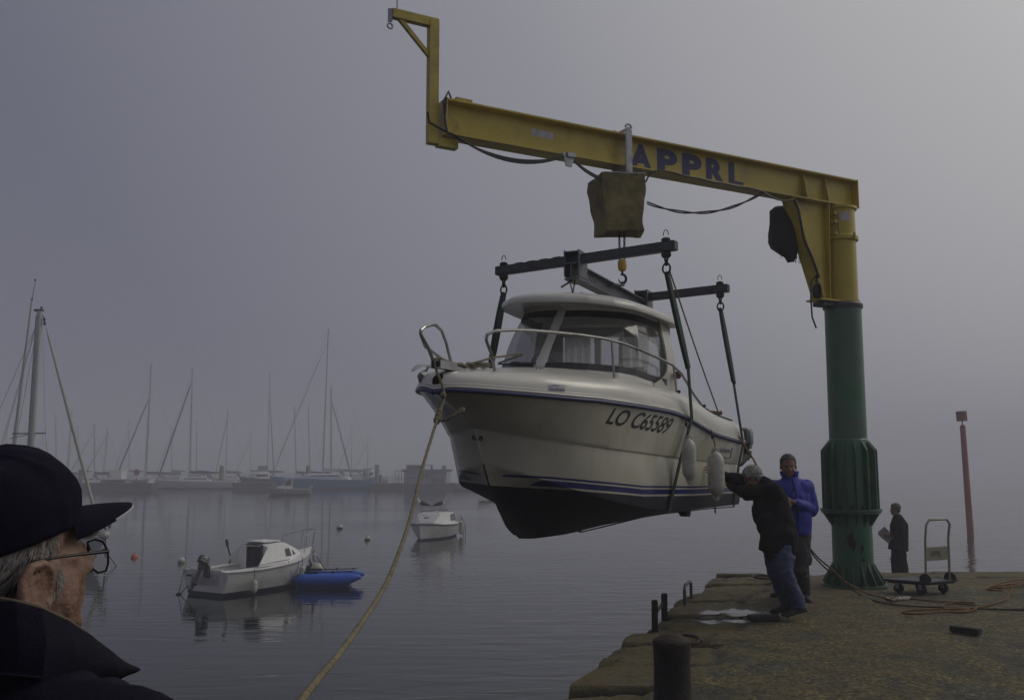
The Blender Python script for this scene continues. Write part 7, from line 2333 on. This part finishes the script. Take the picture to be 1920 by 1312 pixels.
# neck and shoulders of the body, under the jacket, down to the feet
NB = HF(0, -.05, -.15)
gF = V(NB.x - .02, NB.y - .02, 0)
mb.tube([HF(0, -.02, -.06), HF(0, -.035, -.12), V(NB.x, NB.y, NB.z - .04)], [.064, .066, .075], 22)
SH = HF.r; FW = V(.57, .82, 0).normalized()
sh_r, sh_l = NB + SH * .275 + V(0, 0, -.040), NB - SH * .20 + V(0, 0, -.075)
mb.tube([V(NB.x, NB.y, 1.36), V(gF.x, gF.y, 1.2), V(gF.x, gF.y, .9)], [.10, .15, .14], 18)
for q, s_ in ((1, sh_r), (-1, sh_l)):
    el = s_ + V(0, 0, -.30) + SH * .05 * q; wr_ = el + V(0, 0, -.24) + FW * .08
    mb.cone(s_, el, .055, .042); mb.cone(el, wr_, .04, .028); hand_parts(mb, wr_, V(0, 0, -1) + FW * .1, SH * q, curl=.5, side=q)
    hp_ = V(gF.x, gF.y, .88) + SH * .09 * q; kn = hp_ - V(0, 0, .40); an = kn - V(0, 0, .38)
    mb.cone(hp_, kn, .08, .055); mb.cone(kn, an, .052, .036); mb.cone(an, an + FW * .14 - V(0, 0, .05), .036, .026)
pF = blob('person', mb, .0042, 9, skin_old, None, origin=gF, disp=lambda p: (.0011 * noise.noise(V(p.x * 90, p.y * 90, p.z * 40)) + .0008 * noise.noise(p * 160)) if p.z > 1.35 else 0)
tag(pF, 'old man in a navy cap and glasses seen from behind, nearest of the people', 'person')
# ears, modelled with helix, antihelix, concha and lobe
for q in (1, -1):
    def er(a, b, o): return HF(q * (.080 + o), -.008 + a * .9, -.043 + b * .95)
    mb = MB()
    hel = [(.010, -.006, .0), (.020, .010, .003), (.020, .030, .008), (.008, .042, .013), (-.010, .042, .018), (-.024, .028, .020), (-.027, .008, .019), (-.021, -.012, .016), (-.010, -.028, .012), (.0, -.036, .008)]
    mb.tube([er(*p) for p in fine_(hel, 4)], .0052, 10)
    mb.tube([er(*p) for p in fine_([(.006, .026, .008), (-.010, .026, .013), (-.016, .010, .013), (-.010, -.008, .011), (.002, -.016, .008)], 4)], .0046, 8)
    mb.ell(er(.0, -.032, .008), (.006, .010, .012), HF.rot, 14, 10)
    mb.ell(er(.012, -.008, .004), (.005, .006, .008), HF.rot, 12, 8)
    mb.loft([[er(a * f - .003, b * f + .004, o * f + .004) for a, b, o in hel] for f in (.25, .98)], caps=True)
    mb.ell(er(-.004, .005, .004), (.005, .022, .034), HF.rot, 16, 10)
    blob('ear', mb, .0022, 3, skin_old, pF)
# hair: short grey strands over a close under-layer at the temples and nape
fb_obj = pF
BV = BVHTree.FromPolygons([tuple(v.co + pF.location) for v in pF.data.vertices], [tuple(p.vertices) for p in pF.data.polygons])
mb = MB(); rr2 = random.Random(5)
def cap_edge(f): return .022 + .15 * f          # height of the cap's lower edge at depth f (higher at the front)
cnt = 0; hairpts = []
while cnt < 5200:
    az = rr2.uniform(-.2, 1.15) * math.pi; hgt = rr2.uniform(-.125, .06)
    # az 0: right side, pi/2: back, pi: left side
    d = HF.r * math.cos(az) - HF.f * math.sin(az)
    o = HF(0, -.01, hgt) + d * .3
    h, nn, i_, d_ = BV.ray_cast(o, -d)
    if h is None: continue
    q = h - HF.c; fr, uu, rr3 = q.dot(HF.f), q.dot(HF.u), abs(q.dot(HF.r))
    if uu > cap_edge(fr) + .012: continue
    # hairline: sideburn in front of the ear, then round behind it down the nape
    low = -.045 if fr > .012 else (-.02 if fr > -.018 else -.115)
    if fr > .040 - .25 * max(0, -uu): continue
    if uu < low: continue
    if fr > .0 and rr2.random() < (fr / .05) ** 2: continue
    cnt += 1
    t = (-HF.u * 1.0 - HF.f * (.55 if fr < .02 else .15)).normalized()
    t = (t - nn * t.dot(nn)).normalized(); sdv = nn.cross(t)
    t = (t + sdv * rr2.uniform(-.35, .35) + nn * rr2.uniform(.10, .32)).normalized()
    ln = rr2.uniform(.010, .022)
    w_ = rr2.uniform(.00045, .0008)
    p0 = h - nn * .001; p1 = p0 + t * ln * .55; p2 = p0 + t * ln - nn * ln * .12
    mb.add([p0 + sdv * w_, p0 - sdv * w_, p0 + nn * w_, p1 + sdv * w_ * .8, p1 - sdv * w_ * .8, p1 + nn * w_, p2], [(0, 1, 4, 3), (1, 2, 5, 4), (2, 0, 3, 5), (3, 4, 6), (4, 5, 6), (5, 3, 6)])
build('hair', mb, M('short_grey_hair', (.50, .485, .45), .6, var=.3, vs=60), pF, smooth=False)
# eyebrow tuft
mb = MB()
for k in range(160):
    p = HF(.022 + .034 * rr2.random(), .090 - .016 * rr2.random(), .010 + rr2.uniform(-.004, .004)); t = (HF.f * .6 + HF.r * .8 + HF.u * rr2.uniform(-.4, .1)).normalized()
    mb.tube([p, p + t * .009], [.0006, .0002], 3)
build('eyebrow', mb, MATS['short_grey_hair'], pF, smooth=False)
# cap
capm = M('navy_cotton_cap', (.0065, .0055, .015), .9, var=.2, vs=12, bump=.25, bs=500, dirt=(.010, .009, .022), da=.4, ds=5, spec=.15)
CT = Matrix.Rotation(R(0), 3, 'X')
def cp_(ang, rad, z):      # ang 0 = front
    fr = math.cos(ang); sr = math.sin(ang)
    f = -.012 + (.106 if fr > 0 else .100) * rad * fr
    r_ = .086 * rad * sr
    base = .027 + .15 * f * (1 - .85 * max(0, min(1, z / .10)))
    zz = z * (1 + .05 * fr) + .010 * max(0, fr) * min(1, z / .04)
    return HF(r_, f, base + zz * .78)
rg = []
prof = [(1.0, -.010), (1.0, 0), (1.005, .015), (.995, .03), (.965, .046), (.92, .061), (.855, .075), (.765, .087), (.64, .097), (.48, .104), (.28, .109), (.08, .111)]
for rad, z in prof:
    r_ = []
    for i in range(72):
        a = 2 * math.pi * i / 72
        p = cp_(a, rad, z)
        seam = .0026 * math.exp(-((((a + math.pi / 6) % (math.pi / 3)) - math.pi / 6) / .035) ** 2)
        wr1 = .0045 * noise.noise(p * 26) * min(1, z / .03 if z > 0 else 0) + .002 * noise.noise(p * 60)
        dfr = (p - HF(0, -.01, .03)).normalized()
        r_.append(p + dfr * (wr1 + seam))
    rg.append(r_)
inner = [[p - (p - HF(0, -.01, .0)).normalized() * .004 for p in rg[0]]]
mb = MB(); mb.loft(inner + rg, caps=False); mb.add(rg[-1], [tuple(range(72))])
cap = build('cap', mb, capm, pF, angle=80)
mb = MB(); mb.ell(HF(0, -.014, .027 + .0875), (.007, .007, .003), HF.rot, 12, 6); build('cap_button', mb, capm, cap)
mb = MB(); top = []; bot = []
NU_, NV_ = 33, 10
for j in range(NV_):
    v = j / (NV_ - 1)
    for i in range(NU_):
        u = -1 + 2 * i / (NU_ - 1)
        a = u * .88
        b0_ = cp_(a, .985, -.004)
        ext = .078 * (math.cos(u * math.pi / 2) ** .75 if abs(u) < 1 else 0)
        p = b0_ + HF.f * ext * v + HF.u * (-.012 * u * u * v - .010 * v * v + .004 * v) + HF.r * (.004 * u * v)
        top.append(p); bot.append(p - HF.u * .0045)
fs = [(j * NU_ + i, j * NU_ + i + 1, (j + 1) * NU_ + i + 1, (j + 1) * NU_ + i) for j in range(NV_ - 1) for i in range(NU_ - 1)]
n0 = len(top)
mb.add(top + bot, fs + [tuple(n0 + x for x in reversed(q)) for q in fs] + [((NV_ - 1) * NU_ + i, (NV_ - 1) * NU_ + i + 1, n0 + (NV_ - 1) * NU_ + i + 1, n0 + (NV_ - 1) * NU_ + i) for i in range(NU_ - 1)])
brim = build('brim', mb, capm, cap, angle=60)
mb = MB(); mb.tube([bot[(NV_ - 1) * NU_ + i] + HF.u * .0015 for i in range(5, NU_ - 5)], .0017, 6); build('brim_piping', mb, M('white_piping', (.42, .40, .42), .7), brim)
# glasses
mb = MB()
for q in (1, -1):
    pts = [(.012, .012), (.030, .016), (.050, .014), (.060, .004), (.058, -.012), (.050, -.022), (.030, -.026), (.014, -.020), (.010, -.004), (.012, .012)]
    P_ = [HF(q * a * .95, .102 - .10 * a * a * 6, b - .018) for a, b in [(p.x, p.y) for p in fine_([(a, b, 0) for a, b in pts], 9)]]
    mb.tube(P_, .0013, 6)
    g_ = MB(); c_ = sum(P_, V(0, 0, 0)) / len(P_)
    g_.add([c_] + P_, [(0, i + 1, i + 2) for i in range(len(P_) - 1)])
    if q == 1: lens = [g_]
    else: lens.append(g_)
    mb.tube([HF(q * .057, .094, -.013), HF(q * .072, .090, -.012)], .0026, 6)
    mb.tube([HF(q * .072, .091, -.012), HF(q * .083, .03, -.003), HF(q * .087, -.010, .001), HF(q * .090, -.026, -.014), HF(q * .088, -.042, -.038)], [.0022, .0016, .0016, .0020, .0020], 8)
mb.tube([HF(-.012, .104, -.016), HF(0, .110, -.013), HF(.012, .104, -.016)], .0014, 6)
gl = build('glasses', mb, M('dark_spectacle_frame', (.012, .012, .012), .3, .6), pF)
def lens_mat():
    m, n, b, L = nodes('spectacle_lens')
    tr = N(n, 'ShaderNodeBsdfTransparent'); tr.inputs[0].default_value = (.86, .87, .84, 1)
    g = N(n, 'ShaderNodeBsdfGlossy'); g.inputs['Roughness'].default_value = .03
    fr = N(n, 'ShaderNodeMath', operation='ADD'); fr.inputs[0].default_value = .05; fr.inputs[1].default_value = .02
    mx = N(n, 'ShaderNodeMixShader'); L(fr.outputs[0], mx.inputs[0]); L(tr.outputs[0], mx.inputs[1]); L(g.outputs[0], mx.inputs[2]); L(mx.outputs[0], n.nodes['Material Output'].inputs['Surface'])
    return m
lm = lens_mat()
for g_ in lens: build('lens', g_, lm, gl)
# jacket with a stand-up collar
jk = M('navy_waxed_jacket', (.0045, .0045, .012), .8, var=.25, vs=8, bump=.25, bs=350, spec=.15)
mb = MB()
mb.tube([NB + V(0, 0, .02), NB + V(0, 0, -.02), V(gF.x, gF.y, NB.z - .10), V(gF.x, gF.y, 1.15), V(gF.x, gF.y, .95), V(gF.x, gF.y, .82)], [.080, .105, .165, .19, .19, .20], 26, flat=.85)
for q, s_ in ((1, sh_r), (-1, sh_l)):
    el = s_ + V(0, 0, -.30) + SH * .05 * q; wr_ = el + V(0, 0, -.24) + FW * .08
    mb.cone(NB + V(0, 0, -.035), s_, .085, .085); mb.cone(NB + V(0, 0, -.10) + FW * .04, s_, .09, .088); mb.cone(s_, el, .088, .075); mb.cone(el, wr_ - (wr_ - el) * .05, .072, .052)
blob('jacket', mb, .009, 5, jk, pF, disp=folds(.007, 12, (1, 1, 1.2), 31))
topc = [(-150, 1125, 1.13), (-90, 1119, 1.065), (-30, 1119, 1.03), (30, 1128, 1.02), (80, 1141, 1.025), (130, 1163, 1.05), (172, 1192, 1.09), (210, 1222, 1.14), (234, 1238, 1.18), (245, 1249, 1.21)]
botc = [(-170, 1270, 1.10), (-100, 1275, 1.03), (-40, 1278, .995), (25, 1282, .985), (75, 1286, .99), (120, 1290, 1.02), (160, 1290, 1.065), (198, 1284, 1.12), (226, 1272, 1.165), (243, 1263, 1.20)]
tc_ = fine_([tuple(at(*p)) for p in topc], 5); bc_ = fine_([tuple(at(*p)) for p in botc], 5)
ins = []
rings = []
for j in range(9):
    v = j / 8; r_ = []
    for i in range(len(tc_)):
        p = tc_[i].lerp(bc_[i], v)
        out_ = (p - V(NB.x, NB.y, p.z)).normalized()
        p = p + out_ * (.012 * math.sin(math.pi * v) + .004 * noise.noise(p * 22) + .0025 * noise.noise(p * 60))
        r_.append(p)
    rings.append(r_)
mb = MB(); nI = len(tc_)
outer = [p for r_ in rings for p in r_]
inn = [p - (p - V(NB.x, NB.y, p.z)).normalized() * .009 for p in outer]
fs = [(j * nI + i, j * nI + i + 1, (j + 1) * nI + i + 1, (j + 1) * nI + i) for j in range(8) for i in range(nI - 1)]
n0 = len(outer)
edge = [i for i in range(nI)] + [j * nI + nI - 1 for j in range(1, 9)]
fe = [(edge[k], edge[k + 1], n0 + edge[k + 1], n0 + edge[k]) for k in range(len(edge) - 1)]
mb.add(outer + inn, fs + [tuple(n0 + x for x in reversed(q)) for q in fs] + fe)
build('collar', mb, jk, pF, angle=70)
mb = MB(); mb.tube([tc_[i] - (tc_[i] - V(NB.x, NB.y, tc_[i].z)).normalized() * .004 for i in range(nI)], .0028, 6); build('collar_piping', mb, M('brown_piping', (.10, .075, .05), .8), pF)
mb = MB(); mb.tube([bc_[i].lerp(tc_[i], .12) + V(0, -.006, 0) for i in range(nI - 12)], .0022, 5); build('collar_seam', mb, jk, pF)
mb = MB()
for q in (1, -1):
    hp_ = V(gF.x, gF.y, .88) + SH * .09 * q; kn = hp_ - V(0, 0, .40); an = kn - V(0, 0, .38)
    mb.tube([V(gF.x, gF.y, .95), hp_, kn, an - V(0, 0, .03)], [.15, .125, .095, .085], 18)
blob('trousers', mb, .014, 4, work_tr, pF, disp=folds(.008, 10, seed=41))
for q in (1, -1):
    an = V(gF.x, gF.y, .10) + SH * .09 * q
    mb = MB(); shoe(mb, an, FW, .29); build('shoe', mb, boot, pF)
# ---------------------------------------------------------------- countable parts: one object each
SPLIT = {'suspension_eye', 'knot', 'cabin_window', 'deck_post', 'mooring_line', 'stern_line', 'chipped_rust_patch', 'load_chain', 'wiper', 'helm_seat', 'deck_cleat', 'roof_handrail',
         'hinge_lug', 'mooring_cleat', 'tyre_fender', 'deckhouse_window', 'trolley_wheel', 'beam_clamp', 'fender', 'leg', 'cabin_post', 'bow_eye', 'belly_strap', 'power_cable', 'boom_tip_cable', 'window_seal', 'wing'}
def split_pieces(o):
    me = o.data
    if len(o.children): return
    n = len(me.vertices)
    par = list(range(n))
    def fd(x):
        while par[x] != x:
            par[x] = par[par[x]]; x = par[x]
        return x
    for e in me.edges:
        a, b = fd(e.vertices[0]), fd(e.vertices[1])
        if a != b: par[a] = b
    comp = {}
    for i in range(n): comp.setdefault(fd(i), []).append(i)
    cs = list(comp.values())
    if len(cs) < 2 or len(cs) > 400: return
    co = [v.co for v in me.vertices]
    bb = [(V(min(co[i].x for i in c), min(co[i].y for i in c), min(co[i].z for i in c)), V(max(co[i].x for i in c), max(co[i].y for i in c), max(co[i].z for i in c))) for c in cs]
    g = list(range(len(cs)))
    def fg(x):
        while g[x] != x: x = g[x]
        return x
    e_ = .006
    for i in range(len(cs)):
        for j in range(i):
            if all(bb[i][0][k] - e_ < bb[j][1][k] and bb[j][0][k] - e_ < bb[i][1][k] for k in range(3)):
                a, b = fg(i), fg(j)
                if a != b: g[a] = b
    groups = {}
    for i in range(len(cs)): groups.setdefault(fg(i), []).extend(cs[i])
    if len(groups) < 2: return
    lab = {}
    for k, q in enumerate(groups.values()):
        for i in q: lab[i] = k
    base = o.name.split('.')[0]
    for k in range(len(groups)):
        idx = {}; vs = []; fs = []; mi = []
        for p in me.polygons:
            if lab[p.vertices[0]] != k: continue
            f = []
            for v in p.vertices:
                if v not in idx: idx[v] = len(vs); vs.append(co[v].copy())
                f.append(idx[v])
            fs.append(f); mi.append(p.material_index)
        if not fs: continue
        m2 = bpy.data.meshes.new(base); m2.from_pydata(vs, [], fs)
        for mt in me.materials: m2.materials.append(mt)
        m2.polygons.foreach_set('material_index', mi)
        m2.polygons.foreach_set('use_smooth', [me.polygons[0].use_smooth] * len(fs))
        m2.set_sharp_from_angle(angle=R(35)); m2.update()
        if k == 0: o.data = m2
        else:
            c = bpy.data.objects.new(base, m2); COL.objects.link(c); c.parent = o.parent
for o in [x for x in S.objects if x.type == 'MESH' and x.parent is not None and x.name.split('.')[0] in SPLIT]:
    split_pieces(o)
# ---------------------------------------------------------------- fog: one closed box round the camera and everything built
mb = MB(); mb.box((0, 350, 13.0), (1960, 1300, 38.0))
hz = build('haze', mb, [M('haze_tmp', (.5, .5, .5))], smooth=False, origin=(0, 350, 14))
hm = bpy.data.materials.new('fog'); hm.use_nodes = True
n = hm.node_tree; n.nodes.clear()
vo = n.nodes.new('ShaderNodeVolumePrincipled')
vo.inputs['Color'].default_value = (.89, .90, .97, 1)
vo.inputs['Density'].default_value = 0.0034
vo.inputs['Anisotropy'].default_value = .2
oo = n.nodes.new('ShaderNodeOutputMaterial')
n.links.new(vo.outputs[0], oo.inputs['Volume'])
hz.data.materials[0] = hm
tag(hz, 'even grey fog over the harbour', 'fog', kind='stuff')
